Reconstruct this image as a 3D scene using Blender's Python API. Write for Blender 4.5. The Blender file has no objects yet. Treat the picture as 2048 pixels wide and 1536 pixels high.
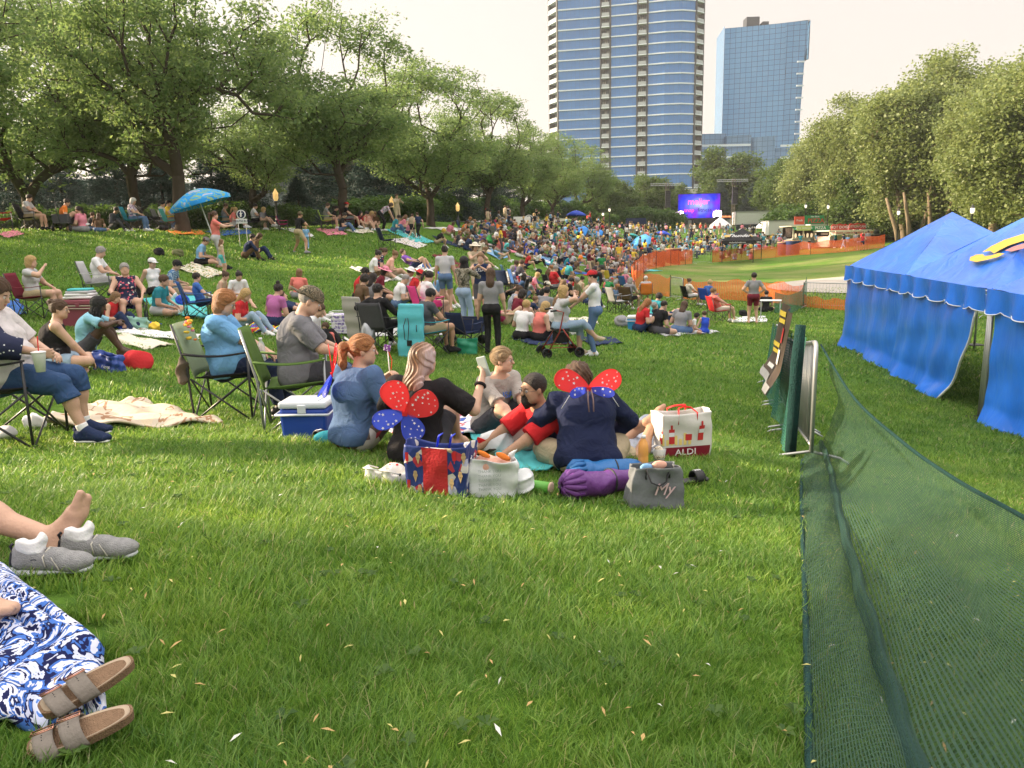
import bpy, bmesh, math, random, time
import numpy as np
from mathutils import Vector, Matrix, Euler, noise as mnoise
T0=time.time()
# ---------------------------------------------------------------- camera, sky, sun, exposure
SC=bpy.context.scene
FPX=1540.0; HOR=485.0; CAMZ=1.12
PITCH=math.atan((768-HOR)/FPX)
CP,SP=math.cos(PITCH),math.sin(PITCH)
ROLL=math.radians(1.2); CR,SR=math.cos(ROLL),math.sin(ROLL)
cam=bpy.data.cameras.new('camera'); camo=bpy.data.objects.new('camera',cam); SC.collection.objects.link(camo)
camo.location=(0,0,CAMZ); camo.rotation_euler=(Matrix.Rotation(math.radians(90)-PITCH,3,'X')@Matrix.Rotation(-ROLL,3,'Z')).to_euler()
cam.sensor_width=36; cam.lens=36*FPX/2048; cam.clip_start=0.05; cam.clip_end=6000
SC.camera=camo
SUN_EL=17.0; SUN_DX,SUN_DY=-0.95,0.20      # towards the sun, seen from above
SAZ=math.atan2(SUN_DX,SUN_DY)
w=bpy.data.worlds.new('World'); SC.world=w; w.use_nodes=True
nt=w.node_tree; nt.nodes.clear()
sky=nt.nodes.new('ShaderNodeTexSky'); sky.sky_type='NISHITA'; sky.sun_disc=False
sky.sun_elevation=math.radians(SUN_EL); sky.sun_rotation=SAZ; sky.air_density=1.0; sky.dust_density=6.0; sky.ozone_density=1.0
hs=nt.nodes.new('ShaderNodeHueSaturation'); hs.inputs['Saturation'].default_value=0.45
mx=nt.nodes.new('ShaderNodeMix'); mx.data_type='RGBA'; mx.inputs['Factor'].default_value=0.62
mx.inputs['B'].default_value=(8.8,8.15,7.6,1)
bg=nt.nodes.new('ShaderNodeBackground'); bg.inputs['Strength'].default_value=0.056
ow=nt.nodes.new('ShaderNodeOutputWorld')
nt.links.new(sky.outputs[0],hs.inputs['Color']); nt.links.new(hs.outputs[0],mx.inputs['A'])
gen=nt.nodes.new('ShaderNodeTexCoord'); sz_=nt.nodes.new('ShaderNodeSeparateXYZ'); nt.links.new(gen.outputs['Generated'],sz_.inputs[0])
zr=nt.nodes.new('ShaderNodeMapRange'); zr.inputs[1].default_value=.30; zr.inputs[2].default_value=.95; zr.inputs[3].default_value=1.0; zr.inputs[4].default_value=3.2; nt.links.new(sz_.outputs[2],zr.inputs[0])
zm=nt.nodes.new('ShaderNodeVectorMath'); zm.operation='SCALE'; nt.links.new(mx.outputs['Result'],zm.inputs[0]); nt.links.new(zr.outputs[0],zm.inputs['Scale'])  # sky brightened towards the zenith, added to lift the ambient light
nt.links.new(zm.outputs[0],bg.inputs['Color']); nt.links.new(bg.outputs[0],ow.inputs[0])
sun=bpy.data.lights.new('sun','SUN'); sun.energy=5.0; sun.angle=math.radians(0.6); sun.color=(1.0,0.80,0.56)
suno=bpy.data.objects.new('sun',sun); SC.collection.objects.link(suno)
_d=Vector((SUN_DX,SUN_DY,0)).normalized()*math.cos(math.radians(SUN_EL))+Vector((0,0,math.sin(math.radians(SUN_EL))))
suno.rotation_euler=_d.to_track_quat('Z','Y').to_euler()
SC.view_settings.view_transform='Standard'; SC.view_settings.look='None'; SC.view_settings.exposure=1.38; SC.view_settings.gamma=1
SC.cycles.max_bounces=6; SC.cycles.diffuse_bounces=2; SC.cycles.glossy_bounces=2; SC.cycles.transmission_bounces=4; SC.cycles.transparent_max_bounces=12
SC.cycles.caustics_reflective=False; SC.cycles.caustics_refractive=False
rnd=random.Random(7); NR=np.random.RandomState(11)
# ---------------------------------------------------------------- helpers
def ray(px,py):
  u=(px-1024)/FPX; v=(768-py)/FPX; u,v=u*CR+v*SR,-u*SR+v*CR
  return np.array([u, CP+v*SP, -SP+v*CP])
def aty(px,py,Y):
  r=ray(px,py); r=r*(Y/r[1]); return Vector((r[0],r[1],CAMZ+r[2]))
def at(px,py,t):
  r=ray(px,py)*t
  return Vector((r[0],r[1],CAMZ+r[2]))
COL=SC.collection
def tag(o,label=None,cat=None,group=None,kind=None):
  if label: o['label']=label
  if cat: o['category']=cat
  if group: o['group']=group
  if kind: o['kind']=kind
  return o
def empty(name,loc=(0,0,0),rz=0.0,label=None,cat=None,group=None,scale=1.0,rot=None):
  o=bpy.data.objects.new(name,None); COL.objects.link(o); o.location=loc
  o.rotation_euler=rot if rot else (0,0,rz); o.scale=(scale,)*3; o.empty_display_size=.2
  return tag(o,label,cat,group)
def link(name,me,parent=None,mat=None,loc=None,rot=None,scale=None):
  o=bpy.data.objects.new(name,me); COL.objects.link(o)
  if parent: o.parent=parent
  if loc is not None: o.location=loc
  if rot is not None: o.rotation_euler=rot
  if scale is not None: o.scale=(scale,)*3 if isinstance(scale,(int,float)) else scale
  if mat is not None:
    me.materials.clear()
    for m in (mat if isinstance(mat,(list,tuple)) else [mat]): me.materials.append(m)
  return o
def copy_tree(o,parent=None):
  c=o.copy(); COL.objects.link(c)
  if parent: c.parent=parent
  for ch in o.children: copy_tree(ch,c)
  return c
def npmesh(name,V,F4=None,F3=None,smooth=True,mats=None):
  me=bpy.data.meshes.new(name); V=np.asarray(V,dtype=np.float32)
  n4=0 if F4 is None else len(F4); n3=0 if F3 is None else len(F3)
  me.vertices.add(len(V)); me.vertices.foreach_set('co',V.ravel())
  me.loops.add(n4*4+n3*3); me.polygons.add(n4+n3)
  li=[]
  if n4: li.append(np.asarray(F4,dtype=np.int32).ravel())
  if n3: li.append(np.asarray(F3,dtype=np.int32).ravel())
  me.loops.foreach_set('vertex_index',np.concatenate(li))
  st=np.concatenate([np.arange(n4)*4, n4*4+np.arange(n3)*3]).astype(np.int32)
  me.polygons.foreach_set('loop_start',st)
  if mats is not None: me.polygons.foreach_set('material_index',np.asarray(mats,dtype=np.int32))
  if smooth: me.polygons.foreach_set('use_smooth',np.ones(n4+n3,dtype=bool))
  me.update(calc_edges=True); me.validate(verbose=False)
  return me
class MB:
  """collects simple shapes into one mesh (faces of any size)"""
  def __init__(s): s.V=[]; s.F=[]; s.M=[]; s.m=0
  def add(s,V,F):
    n=len(s.V); s.V+= [tuple(v) for v in V]; s.F+=[tuple(i+n for i in f) for f in F]; s.M+=[s.m]*len(F); return s
  def box(s,c,d,R=None):
    x,y,z=[k/2 for k in d]; vs=[Vector((i,j,k)) for i in(-x,x) for j in(-y,y) for k in(-z,z)]
    if R is not None: vs=[R@v for v in vs]
    c=Vector(c); return s.add([v+c for v in vs],[(0,1,3,2),(4,6,7,5),(0,4,5,1),(2,3,7,6),(0,2,6,4),(1,5,7,3)])
  def box2(s,a,b):
    return s.box([(a[i]+b[i])/2 for i in range(3)],[abs(b[i]-a[i]) for i in range(3)])
  def tube(s,pts,r,n=8,cap=True,flat=1.0):
    pts=[Vector(p) for p in pts]; rs=r if isinstance(r,(list,tuple)) else [r]*len(pts)
    V=[]; F=[]; prev=None
    for i,p in enumerate(pts):
      d=(pts[min(i+1,len(pts)-1)]-pts[max(i-1,0)]).normalized()
      if prev is None:
        a=Vector((0,0,1)) if abs(d.z)<.9 else Vector((1,0,0)); u=d.cross(a).normalized()
      else: u=(prev-d*prev.dot(d)).normalized()
      prev=u; v=d.cross(u)
      for k in range(n):
        t=2*math.pi*k/n; V.append(p+u*math.cos(t)*rs[i]+v*math.sin(t)*rs[i]*flat)
    for i in range(len(pts)-1):
      for k in range(n): F.append((i*n+k,i*n+(k+1)%n,(i+1)*n+(k+1)%n,(i+1)*n+k))
    if cap: F.append(tuple(range(n-1,-1,-1))); F.append(tuple(range((len(pts)-1)*n,len(pts)*n)))
    return s.add(V,F)
  def lathe(s,prof,c=(0,0,0),n=20,R=None,sx=1,sy=1):
    V=[];F=[];c=Vector(c)
    for r,z in prof:
      for k in range(n):
        t=2*math.pi*k/n; v=Vector((r*math.cos(t)*sx,r*math.sin(t)*sy,z)); V.append((R@v if R is not None else v)+c)
    m=len(prof)
    for i in range(m-1):
      for k in range(n): F.append((i*n+k,i*n+(k+1)%n,(i+1)*n+(k+1)%n,(i+1)*n+k))
    if prof[0][0]>1e-4: F.append(tuple(range(n-1,-1,-1)))
    if prof[-1][0]>1e-4: F.append(tuple(range((m-1)*n,m*n)))
    return s.add(V,F)
  def sphere(s,c,r,n=12,sc=(1,1,1),R=None):
    m=n//2+1; prof=[(max(1e-5,math.sin(math.pi*i/m)),-math.cos(math.pi*i/m)) for i in range(m+1)]
    V=[];F=[];c=Vector(c)
    for rr,z in prof:
      for k in range(n):
        t=2*math.pi*k/n; v=Vector((rr*math.cos(t)*r*sc[0],rr*math.sin(t)*r*sc[1],z*r*sc[2])); V.append((R@v if R is not None else v)+c)
    for i in range(m):
      for k in range(n): F.append((i*n+k,i*n+(k+1)%n,(i+1)*n+(k+1)%n,(i+1)*n+k))
    return s.add(V,F)
  def prism(s,poly,y0,y1,R=None,c=(0,0,0)):
    """poly in x,z extruded along y"""
    c=Vector(c); n=len(poly); V=[Vector((x,y0,z)) for x,z in poly]+[Vector((x,y1,z)) for x,z in poly]
    if R is not None: V=[R@v for v in V]
    F=[tuple(range(n)),tuple(range(2*n-1,n-1,-1))]+[(i,(i+1)%n+0,n+(i+1)%n,n+i)[::-1] for i in range(n)]
    return s.add([v+c for v in V],F)
  def sheet(s,fn,nu,nv):
    V=[fn(i/nu,j/nv) for j in range(nv+1) for i in range(nu+1)]
    F=[(j*(nu+1)+i,j*(nu+1)+i+1,(j+1)*(nu+1)+i+1,(j+1)*(nu+1)+i) for j in range(nv) for i in range(nu)]
    return s.add(V,F)
  def build(s,name,mat,parent=None,smooth=False,bevel=0,loc=None,rot=None,solid=0,subd=0,scale=None):
    me=bpy.data.meshes.new(name); me.from_pydata(s.V,[],s.F); me.polygons.foreach_set('material_index',s.M)
    if smooth: me.polygons.foreach_set('use_smooth',[True]*len(s.F))
    me.update(); bm=bmesh.new(); bm.from_mesh(me)
    bmesh.ops.remove_doubles(bm,verts=bm.verts,dist=1e-5); bmesh.ops.recalc_face_normals(bm,faces=bm.faces); bm.to_mesh(me); bm.free()
    o=link(name,me,parent,mat,loc,rot,scale)
    if solid: m=o.modifiers.new('s','SOLIDIFY'); m.thickness=solid; m.offset=0
    if subd: m=o.modifiers.new('sd','SUBSURF'); m.levels=subd; m.render_levels=subd
    if bevel: m=o.modifiers.new('b','BEVEL'); m.width=bevel; m.segments=2; m.limit_method='ANGLE'
    return o
# ---------------------------------------------------------------- materials
MATS={}
def principled(name,rough=.7,spec=.3,metal=0.0):
  m=bpy.data.materials.new(name); m.use_nodes=True; n=m.node_tree.nodes; b=n['Principled BSDF']
  b.inputs['Roughness'].default_value=rough; b.inputs['Specular IOR Level'].default_value=spec; b.inputs['Metallic'].default_value=metal
  return m,m.node_tree,b
def mat(name,col,rough=.75,spec=.25,metal=0.0,var=.18,scale=6.0,bump=0.0,bscale=60.0,emit=None,alpha=None,sheen=0,trans=0,hue=0,bdist=.02):
  if name in MATS: return MATS[name]
  m,t,b=principled(name,rough,spec,metal)
  tc=t.nodes.new('ShaderNodeTexCoord')
  nz=t.nodes.new('ShaderNodeTexNoise'); nz.inputs['Scale'].default_value=scale; nz.inputs['Detail'].default_value=4
  t.links.new(tc.outputs['Object'],nz.inputs['Vector'])
  r=t.nodes.new('ShaderNodeMix'); r.data_type='RGBA'
  lo=[c*(1-var) for c in col]; hi=[min(1,c*(1+var*.8)) for c in col]
  if hue: hi[0]=min(1,hi[0]*(1+hue))
  r.inputs['A'].default_value=(*lo,1); r.inputs['B'].default_value=(*hi,1)
  t.links.new(nz.outputs['Fac'],r.inputs['Factor']); t.links.new(r.outputs['Result'],b.inputs['Base Color'])
  if bump:
    n2=t.nodes.new('ShaderNodeTexNoise'); n2.inputs['Scale'].default_value=bscale; n2.inputs['Detail'].default_value=3
    t.links.new(tc.outputs['Object'],n2.inputs['Vector'])
    bp=t.nodes.new('ShaderNodeBump'); bp.inputs['Strength'].default_value=min(1,bump); bp.inputs['Distance'].default_value=bdist; n2.inputs['Distortion'].default_value=.8 if bdist>.02 else 0
    t.links.new(n2.outputs['Fac'],bp.inputs['Height']); t.links.new(bp.outputs['Normal'],b.inputs['Normal'])
  if emit: b.inputs['Emission Color'].default_value=(*emit[:3],1); b.inputs['Emission Strength'].default_value=emit[3]
  if alpha is not None: b.inputs['Alpha'].default_value=alpha
  if trans: b.inputs['Transmission Weight'].default_value=trans; b.inputs['IOR'].default_value=1.3
  MATS[name]=m; return m
def nodes_of(m): return m.node_tree, m.node_tree.nodes['Principled BSDF']
def ramp(t,stops,interp='LINEAR'):
  r=t.nodes.new('ShaderNodeValToRGB'); e=r.color_ramp.elements; r.color_ramp.interpolation=interp
  while len(e)<len(stops): e.new(.5)
  for k,(p,c) in enumerate(stops): e[k].position=p; e[k].color=(*c,1)
  return r
def patmat(name,kind,cols,scale=8,rough=.8,bump=.3,coord='Object',stops=None,dist=0.0,rot=(0,0,0)):
  """patterned cloth: kind = noise | voronoi | wave | dots | plaid"""
  if name in MATS: return MATS[name]
  m,t,b=principled(name,rough,.2)
  tc=t.nodes.new('ShaderNodeTexCoord'); mp=t.nodes.new('ShaderNodeMapping'); t.links.new(tc.outputs[coord],mp.inputs[0])
  mp.inputs['Scale'].default_value=(scale,)*3; mp.inputs['Rotation'].default_value=rot
  n=len(cols); st=stops or [i/n for i in range(n)]
  if kind=='voronoi':
    x=t.nodes.new('ShaderNodeTexVoronoi'); x.inputs['Scale'].default_value=1; o=x.outputs['Color']
    sep=t.nodes.new('ShaderNodeSeparateColor'); t.links.new(o,sep.inputs[0]); o=sep.outputs[0]
  elif kind=='dots':
    x=t.nodes.new('ShaderNodeTexVoronoi'); x.inputs['Scale'].default_value=1; o=x.outputs['Distance']
  elif kind=='wave':
    x=t.nodes.new('ShaderNodeTexWave'); x.inputs['Scale'].default_value=1; x.inputs['Distortion'].default_value=dist; x.inputs['Detail'].default_value=2; o=x.outputs['Fac']
  elif kind=='plaid':
    w1=t.nodes.new('ShaderNodeTexWave'); w1.bands_direction='X'; w2=t.nodes.new('ShaderNodeTexWave'); w2.bands_direction='Z'
    x=w1; t.links.new(mp.outputs[0],w2.inputs[0]);
    for q in (w1,w2): q.inputs['Scale'].default_value=1
    ad=t.nodes.new('ShaderNodeMath'); ad.operation='ADD'; t.links.new(w1.outputs['Fac'],ad.inputs[0]); t.links.new(w2.outputs['Fac'],ad.inputs[1])
    dv=t.nodes.new('ShaderNodeMath'); dv.operation='MULTIPLY'; dv.inputs[1].default_value=.5; t.links.new(ad.outputs[0],dv.inputs[0]); o=dv.outputs[0]
  else:
    x=t.nodes.new('ShaderNodeTexNoise'); x.inputs['Scale'].default_value=1; x.inputs['Detail'].default_value=3; x.inputs['Distortion'].default_value=dist; o=x.outputs['Fac']
  t.links.new(mp.outputs[0],x.inputs['Vector'])
  r=ramp(t,list(zip(st,cols)),'CONSTANT'); t.links.new(o,r.inputs[0]); t.links.new(r.outputs[0],b.inputs['Base Color'])
  if bump:
    n2=t.nodes.new('ShaderNodeTexNoise'); n2.inputs['Scale'].default_value=25; t.links.new(tc.outputs['Object'],n2.inputs['Vector'])
    bp=t.nodes.new('ShaderNodeBump'); bp.inputs['Strength'].default_value=bump; bp.inputs['Distance'].default_value=.02
    t.links.new(n2.outputs['Fac'],bp.inputs['Height']); t.links.new(bp.outputs['Normal'],b.inputs['Normal'])
  MATS[name]=m; return m
def text_obj(body,name,mat_,size,parent,loc,rot,extrude=.004,align='CENTER',sx=1.0,shear=0,space=1.0):
  c=bpy.data.curves.new(name,'FONT'); c.body=body; c.size=size; c.extrude=extrude; c.align_x=align; c.align_y='CENTER'; c.resolution_u=2; c.shear=shear; c.space_character=space
  o=bpy.data.objects.new(name,c); COL.objects.link(o)
  me=bpy.data.meshes.new_from_object(o); bpy.data.objects.remove(o)
  return link(name,me,parent,mat_,loc,rot,(sx,1,1))
# ---------------------------------------------------------------- terrain
_C=[(170,1400,1.85),(150,1100,2.8),(720,895,5.9),(1370,915,6.0),(890,985,4.9),(1310,1010,4.8),(1600,925,7.0),(985,705,15.5),(1190,708,15.5),
(1690,688,21),(1960,835,12.8),(1505,645,27),(600,505,31),(440,535,24),(70,460,27),(300,465,29),(690,460,36),(862,452,46),(400,530,23),(340,590,19),(80,635,16),
(205,600,17.5),(110,745,9),(130,885,6.3),(400,828,8),(560,850,7.4),(830,715,14.2),(1270,662,20),(750,555,24),(720,600,20),(1237,532,60),(1200,560,48),(1265,600,37),(1400,527,75),
(1650,495,85),(1470,462,125),(1300,468,110),(1000,445,72),(1150,440,100),(960,480,50),(1000,527,40),(872,487,40),(1700,600,36),(1900,480,70),(1450,560,50)]
_P=[tuple(at(*c)) for c in _C]+[(-25,36,1.65),(-19,46,1.95),(-12,54,2.2),(-14,75,2.9),(-32,60,2.1),(-45,30,1.8),(-24,20,1.35),(-15,12,.35),(-9,2,.25),(20,2,-2.2),(22,20,-2.0),
 (0,-10,.35),(-14,-8,.9),(15,-12,-1.6),(60,120,2.5),(0,150,4.2),(110,100,2.2),(-50,120,3.4),(40,160,3.6),(90,40,-.6),(60,20,-1.6),(-30,0,1.6),(-4,0,.1),(3.2,1,-.3)]
_P=np.array(_P)
def _warp(x,y):
  return np.stack([np.arcsinh(np.asarray(x)/6.0)*6.0,np.arcsinh(np.asarray(y)/10.0)*10.0],-1)
def _phi(r2): return .5*r2*np.log(r2+1e-9)
_W=_warp(_P[:,0],_P[:,1]); _n=len(_P)
_K=_phi(((_W[:,None]-_W[None])**2).sum(-1))+np.eye(_n)*0.6
_A=np.zeros((_n+3,_n+3)); _A[:_n,:_n]=_K; _A[:_n,_n]=1; _A[:_n,_n+1:]=_W; _A[_n:,:_n]=_A[:_n,_n:].T
_S=np.linalg.solve(_A,np.concatenate([_P[:,2],np.zeros(3)]))
def GZ(x,y):
  x=np.atleast_1d(np.asarray(x,float)); y=np.atleast_1d(np.asarray(y,float)); sh=x.shape
  x=x.ravel(); y=y.ravel(); cx=np.clip(x,-70,125); cy=np.clip(y,-20,165); W=_warp(cx,cy); out=np.empty(len(x))
  for i in range(0,len(x),20000):
    w_=W[i:i+20000]; out[i:i+20000]=_phi(((w_[:,None]-_W[None])**2).sum(-1))@_S[:_n]+_S[_n]+w_@_S[_n+1:]
  return out.reshape(sh)
def gz(x,y): return float(GZ([x],[y])[0])
def ground(px,py,tmin=.6,tmax=220):
  """where the view line through a photo pixel meets the ground"""
  r=ray(px,py); ts=np.geomspace(tmin,tmax,500)
  P=r[None]*ts[:,None]; z=CAMZ+P[:,2]-GZ(P[:,0],P[:,1]); k=np.nonzero(z<0)[0]
  if len(k)==0: i=int(np.argmin(z)); return Vector((P[i,0],P[i,1],gz(P[i,0],P[i,1])))
  i=k[0]; a=z[i-1]/(z[i-1]-z[i]) if i else 0; p=P[i-1]*(1-a)+P[i]*a if i else P[0]
  return Vector((p[0],p[1],gz(p[0],p[1])))
def slope(x,y,e=.3):
  return Vector((gz(x-e,y)-gz(x+e,y),gz(x,y-e)-gz(x,y+e),2*e)).normalized()
def _axis(lo,hi,d0,g):
  a=[0.0]; d=d0
  while a[-1]<hi: a.append(a[-1]+d); d*=g
  b=[0.0]; d=d0
  while b[-1]>lo: b.append(b[-1]-d); d*=g
  return np.array(sorted(set(b+a)))
gx=_axis(-900,1200,.16,1.035); gy=_axis(-60,1800,.16,1.028)
GX,GY=np.meshgrid(gx,gy,indexing='ij'); GG=GZ(GX,GY)
GG+=(np.sin(GX*3.1+np.sin(GY*2.3))*np.sin(GY*2.7+1.3*np.sin(GX*1.9)))*.008
nx,ny=GX.shape; idx=np.arange(nx*ny).reshape(nx,ny)
F=np.stack([idx[:-1,:-1],idx[1:,:-1],idx[1:,1:],idx[:-1,1:]],-1).reshape(-1,4)
me=npmesh('lawn',np.stack([GX,GY,GG],-1).reshape(-1,3),F)
def lawn_mat():
  m,t,b=principled('lawn_grass',.9,.1)
  geo=t.nodes.new('ShaderNodeNewGeometry'); L=t.links.new
  def nz(s,d=4,ro=.6):
    n=t.nodes.new('ShaderNodeTexNoise'); n.inputs['Scale'].default_value=s; n.inputs['Detail'].default_value=d; n.inputs['Roughness'].default_value=ro; L(geo.outputs['Position'],n.inputs['Vector']); return n
  a=nz(.35); r1=ramp(t,[(.3,(.075,.165,.025)),(.55,(.11,.22,.03)),(.75,(.16,.26,.045))]); L(a.outputs['Fac'],r1.inputs[0])
  c=nz(9,5,.75); r2=ramp(t,[(.25,(.42,.42,.38)),(.5,(.95,.95,.9)),(.75,(1.45,1.4,1.15))]); L(c.outputs['Fac'],r2.inputs[0])
  mu=t.nodes.new('ShaderNodeMix'); mu.data_type='RGBA'; mu.blend_type='MULTIPLY'; mu.inputs['Factor'].default_value=1
  L(r1.outputs[0],mu.inputs['A']); L(r2.outputs[0],mu.inputs['B'])
  d=nz(.16,5,.65); sx=t.nodes.new('ShaderNodeSeparateXYZ'); L(geo.outputs['Position'],sx.inputs[0])
  def rng(o,a0,a1,b0,b1):
    q=t.nodes.new('ShaderNodeMapRange'); q.inputs[1].default_value=a0; q.inputs[2].default_value=a1; q.inputs[3].default_value=b0; q.inputs[4].default_value=b1; L(o,q.inputs[0]); return q.outputs[0]
  def mul(a_,b_):
    q=t.nodes.new('ShaderNodeMath'); q.operation='MULTIPLY'; L(a_,q.inputs[0]); L(b_,q.inputs[1]); return q.outputs[0]
  msk=mul(mul(rng(sx.outputs[0],5,9,0,1),rng(sx.outputs[1],34,40,0,1)),mul(rng(sx.outputs[1],78,70,0,1),rng(d.outputs['Fac'],.38,.62,0,.8)))
  m2=t.nodes.new('ShaderNodeMix'); m2.data_type='RGBA'; L(msk,m2.inputs['Factor']); L(mu.outputs['Result'],m2.inputs['A']); m2.inputs['B'].default_value=(.27,.25,.10,1)
  L(m2.outputs['Result'],b.inputs['Base Color'])
  e=nz(28,4,.7); bp=t.nodes.new('ShaderNodeBump'); bp.inputs['Strength'].default_value=1; bp.inputs['Distance'].default_value=.05; L(e.outputs['Fac'],bp.inputs['Height']); L(bp.outputs['Normal'],b.inputs['Normal'])
  MATS['lawn']=m; return m
o=link('lawn',me,None,lawn_mat()); tag(o,kind='structure')
def ground_sheet(name,pts,mat_,dz=.02,kind='structure',n=40):
  """flat sheet laid over the ground inside a polygon (fan of rings)"""
  c=sum((Vector((p[0],p[1],0)) for p in pts),Vector())/len(pts); m=MB(); rings=14; V=[]
  for i in range(rings+1):
    f=i/rings
    for p in pts:
      x=c.x+(p[0]-c.x)*f; y=c.y+(p[1]-c.y)*f; V.append((x,y,gz(x,y)+dz))
  k=len(pts); F=[(i*k+j,i*k+(j+1)%k,(i+1)*k+(j+1)%k,(i+1)*k+j) for i in range(rings) for j in range(k)]
  m.add(V,F); o=m.build(name,mat_,None,True)
  if kind: o['kind']=kind
  return o
conc=mat('concrete',(.42,.38,.33),.85,.2,var=.15,scale=1.5,bump=.3,bscale=20)
cp_=ground(1850,562); pl=[(24+9.5*math.cos(a),43+6.2*math.sin(a)) for a in [i*math.pi/24 for i in range(48)]]
ground_sheet('plaza',pl,conc,.05)
path=[]
for i in range(30):
  y=28+i*5; path.append((-17.5+ (y-28)*.33 ,y))
pp=[(x-1.6,y) for x,y in path]+[(x+1.6,y) for x,y in reversed(path)]
m=MB()
V=[];k=len(path)
for x,y in path:
  for dx in (-1.7,-.6,.6,1.7): V.append((x+dx,y,gz(x+dx,y)+.03))
m.add(V,[(i*4+j,i*4+j+1,i*4+j+5,i*4+j+4) for i in range(k-1) for j in range(3)]); o=m.build('path',conc,None,True); tag(o,kind='structure')
# ---------------------------------------------------------------- towers
def glass_mat(name,c1,c2,fx,fz,rough=.12,metal=.55,mull=(.05,.07,.10),wx=.05,wz=.06,tint_scale=.05):
  """curtain wall: uses u (metres along wall) and v (height) of the uv map"""
  m,t,b=principled(name,rough,.5,metal); L=t.links.new
  uv=t.nodes.new('ShaderNodeUVMap'); s=t.nodes.new('ShaderNodeSeparateXYZ'); L(uv.outputs[0],s.inputs[0])
  def math_(op,a,bv=None,bl=None):
    q=t.nodes.new('ShaderNodeMath'); q.operation=op; L(a,q.inputs[0])
    if bv is not None: q.inputs[1].default_value=bv
    if bl is not None: L(bl,q.inputs[1])
    return q.outputs[0]
  px=math_('FRACT',math_('DIVIDE',s.outputs[0],fx)); pz=math_('FRACT',math_('DIVIDE',s.outputs[1],fz))
  lx=math_('LESS_THAN',px,wx); lz=math_('LESS_THAN',pz,wz); ln=math_('MAXIMUM',lx,bl=lz)
  fl=t.nodes.new('ShaderNodeCombineXYZ'); L(math_('FLOOR',math_('DIVIDE',s.outputs[0],fx)),fl.inputs[0]); L(math_('FLOOR',math_('DIVIDE',s.outputs[1],fz)),fl.inputs[1])
  wn=t.nodes.new('ShaderNodeTexWhiteNoise'); wn.noise_dimensions='2D'; L(fl.outputs[0],wn.inputs['Vector'])
  nz=t.nodes.new('ShaderNodeTexNoise'); nz.inputs['Scale'].default_value=tint_scale; L(uv.outputs[0],nz.inputs['Vector'])
  ad=math_('ADD',math_('MULTIPLY',wn.outputs[0],.22),bl=math_('MULTIPLY',nz.outputs['Fac'],.9))
  mx=t.nodes.new('ShaderNodeMix'); mx.data_type='RGBA'; mx.inputs['A'].default_value=(*c1,1); mx.inputs['B'].default_value=(*c2,1); L(ad,mx.inputs['Factor'])
  m2=t.nodes.new('ShaderNodeMix'); m2.data_type='RGBA'; m2.inputs['B'].default_value=(*mull,1); L(mx.outputs['Result'],m2.inputs['A']); L(ln,m2.inputs['Factor'])
  L(m2.outputs['Result'],b.inputs['Base Color'])
  MATS[name]=m; return m
def wall_strip(name,pts,z0,z1,mat_,parent,offset=0.0,tops=None):
  """vertical wall along plan polyline with uv in metres"""
  me=bpy.data.meshes.new(name); V=[];F=[];U=[];s=0
  for i,p in enumerate(pts):
    zt=z1 if tops is None else tops[i]
    V+=[(p[0],p[1],z0),(p[0],p[1],zt)]
    if i: s+=math.dist(p,pts[i-1])
    U.append((s,z0,zt))
  F=[(2*i,2*i+2,2*i+3,2*i+1) for i in range(len(pts)-1)]
  me.from_pydata(V,[],F); uvl=me.uv_layers.new(name='UVMap'); k=0
  for i in range(len(F)):
    for (s_,z_) in ((U[i][0],0),(U[i+1][0],0),(U[i+1][0],U[i+1][2]-z0),(U[i][0],U[i][2]-z0)):
      uvl.data[k].uv=(s_,z_); k+=1
  return link(name,me,parent,mat_)
white_band=mat('tower_band',(.62,.68,.76),.5,.4,var=.05)
dark_bay=mat('balcony_recess',(.11,.15,.21),.5,.4,var=.3,scale=.8)
rail_m=mat('balcony_glass',(.34,.37,.40),.25,.5,var=.1)
frame_m=mat('balcony_frame',(.035,.04,.05),.5,.4)
gA=glass_mat('condo_glass',(.03,.125,.36),(.08,.24,.56),1.45,3.2,wz=.02,wx=.05,mull=(.07,.14,.26),tint_scale=.03,rough=.18,metal=.15)
TA=280.0
def pA(px,dt): # plan point on the tower for a photo column
  return tuple(aty(px,150,TA+dt))[:2]
twA=empty('condominium_tower',(*pA(1250,0),0),label='tallest blue glass condominium tower with white floor bands and balcony columns',cat='tower')
INV=Vector((-pA(1250,0)[0],-pA(1250,0)[1],0))
def sub(p): return (p[0]+INV.x,p[1]+INV.y)
cols=[(1099,6,'b'),(1117,0,'g'),(1200,-3.0,'b'),(1222,-4.0,'g'),(1273,-6.2,'b'),(1296,-7.2,'g'),(1330,-8.9,'g'),(1362,-9.4,'g'),(1388,-8.0,'b'),(1405,-5.0,None)]
FH=3.25; base=-1; ztop=112
tall=[0,4.6,9.2,13.8,18.4,23.0]; levels=tall+[23.0+FH*(i+1) for i in range(27)]
curt=mat('pale_curtain',(.45,.46,.45),.5,.3,var=.3,scale=.3); nbal=0; rest=MB()  # plain pale grey for the curtained balcony doors
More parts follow.
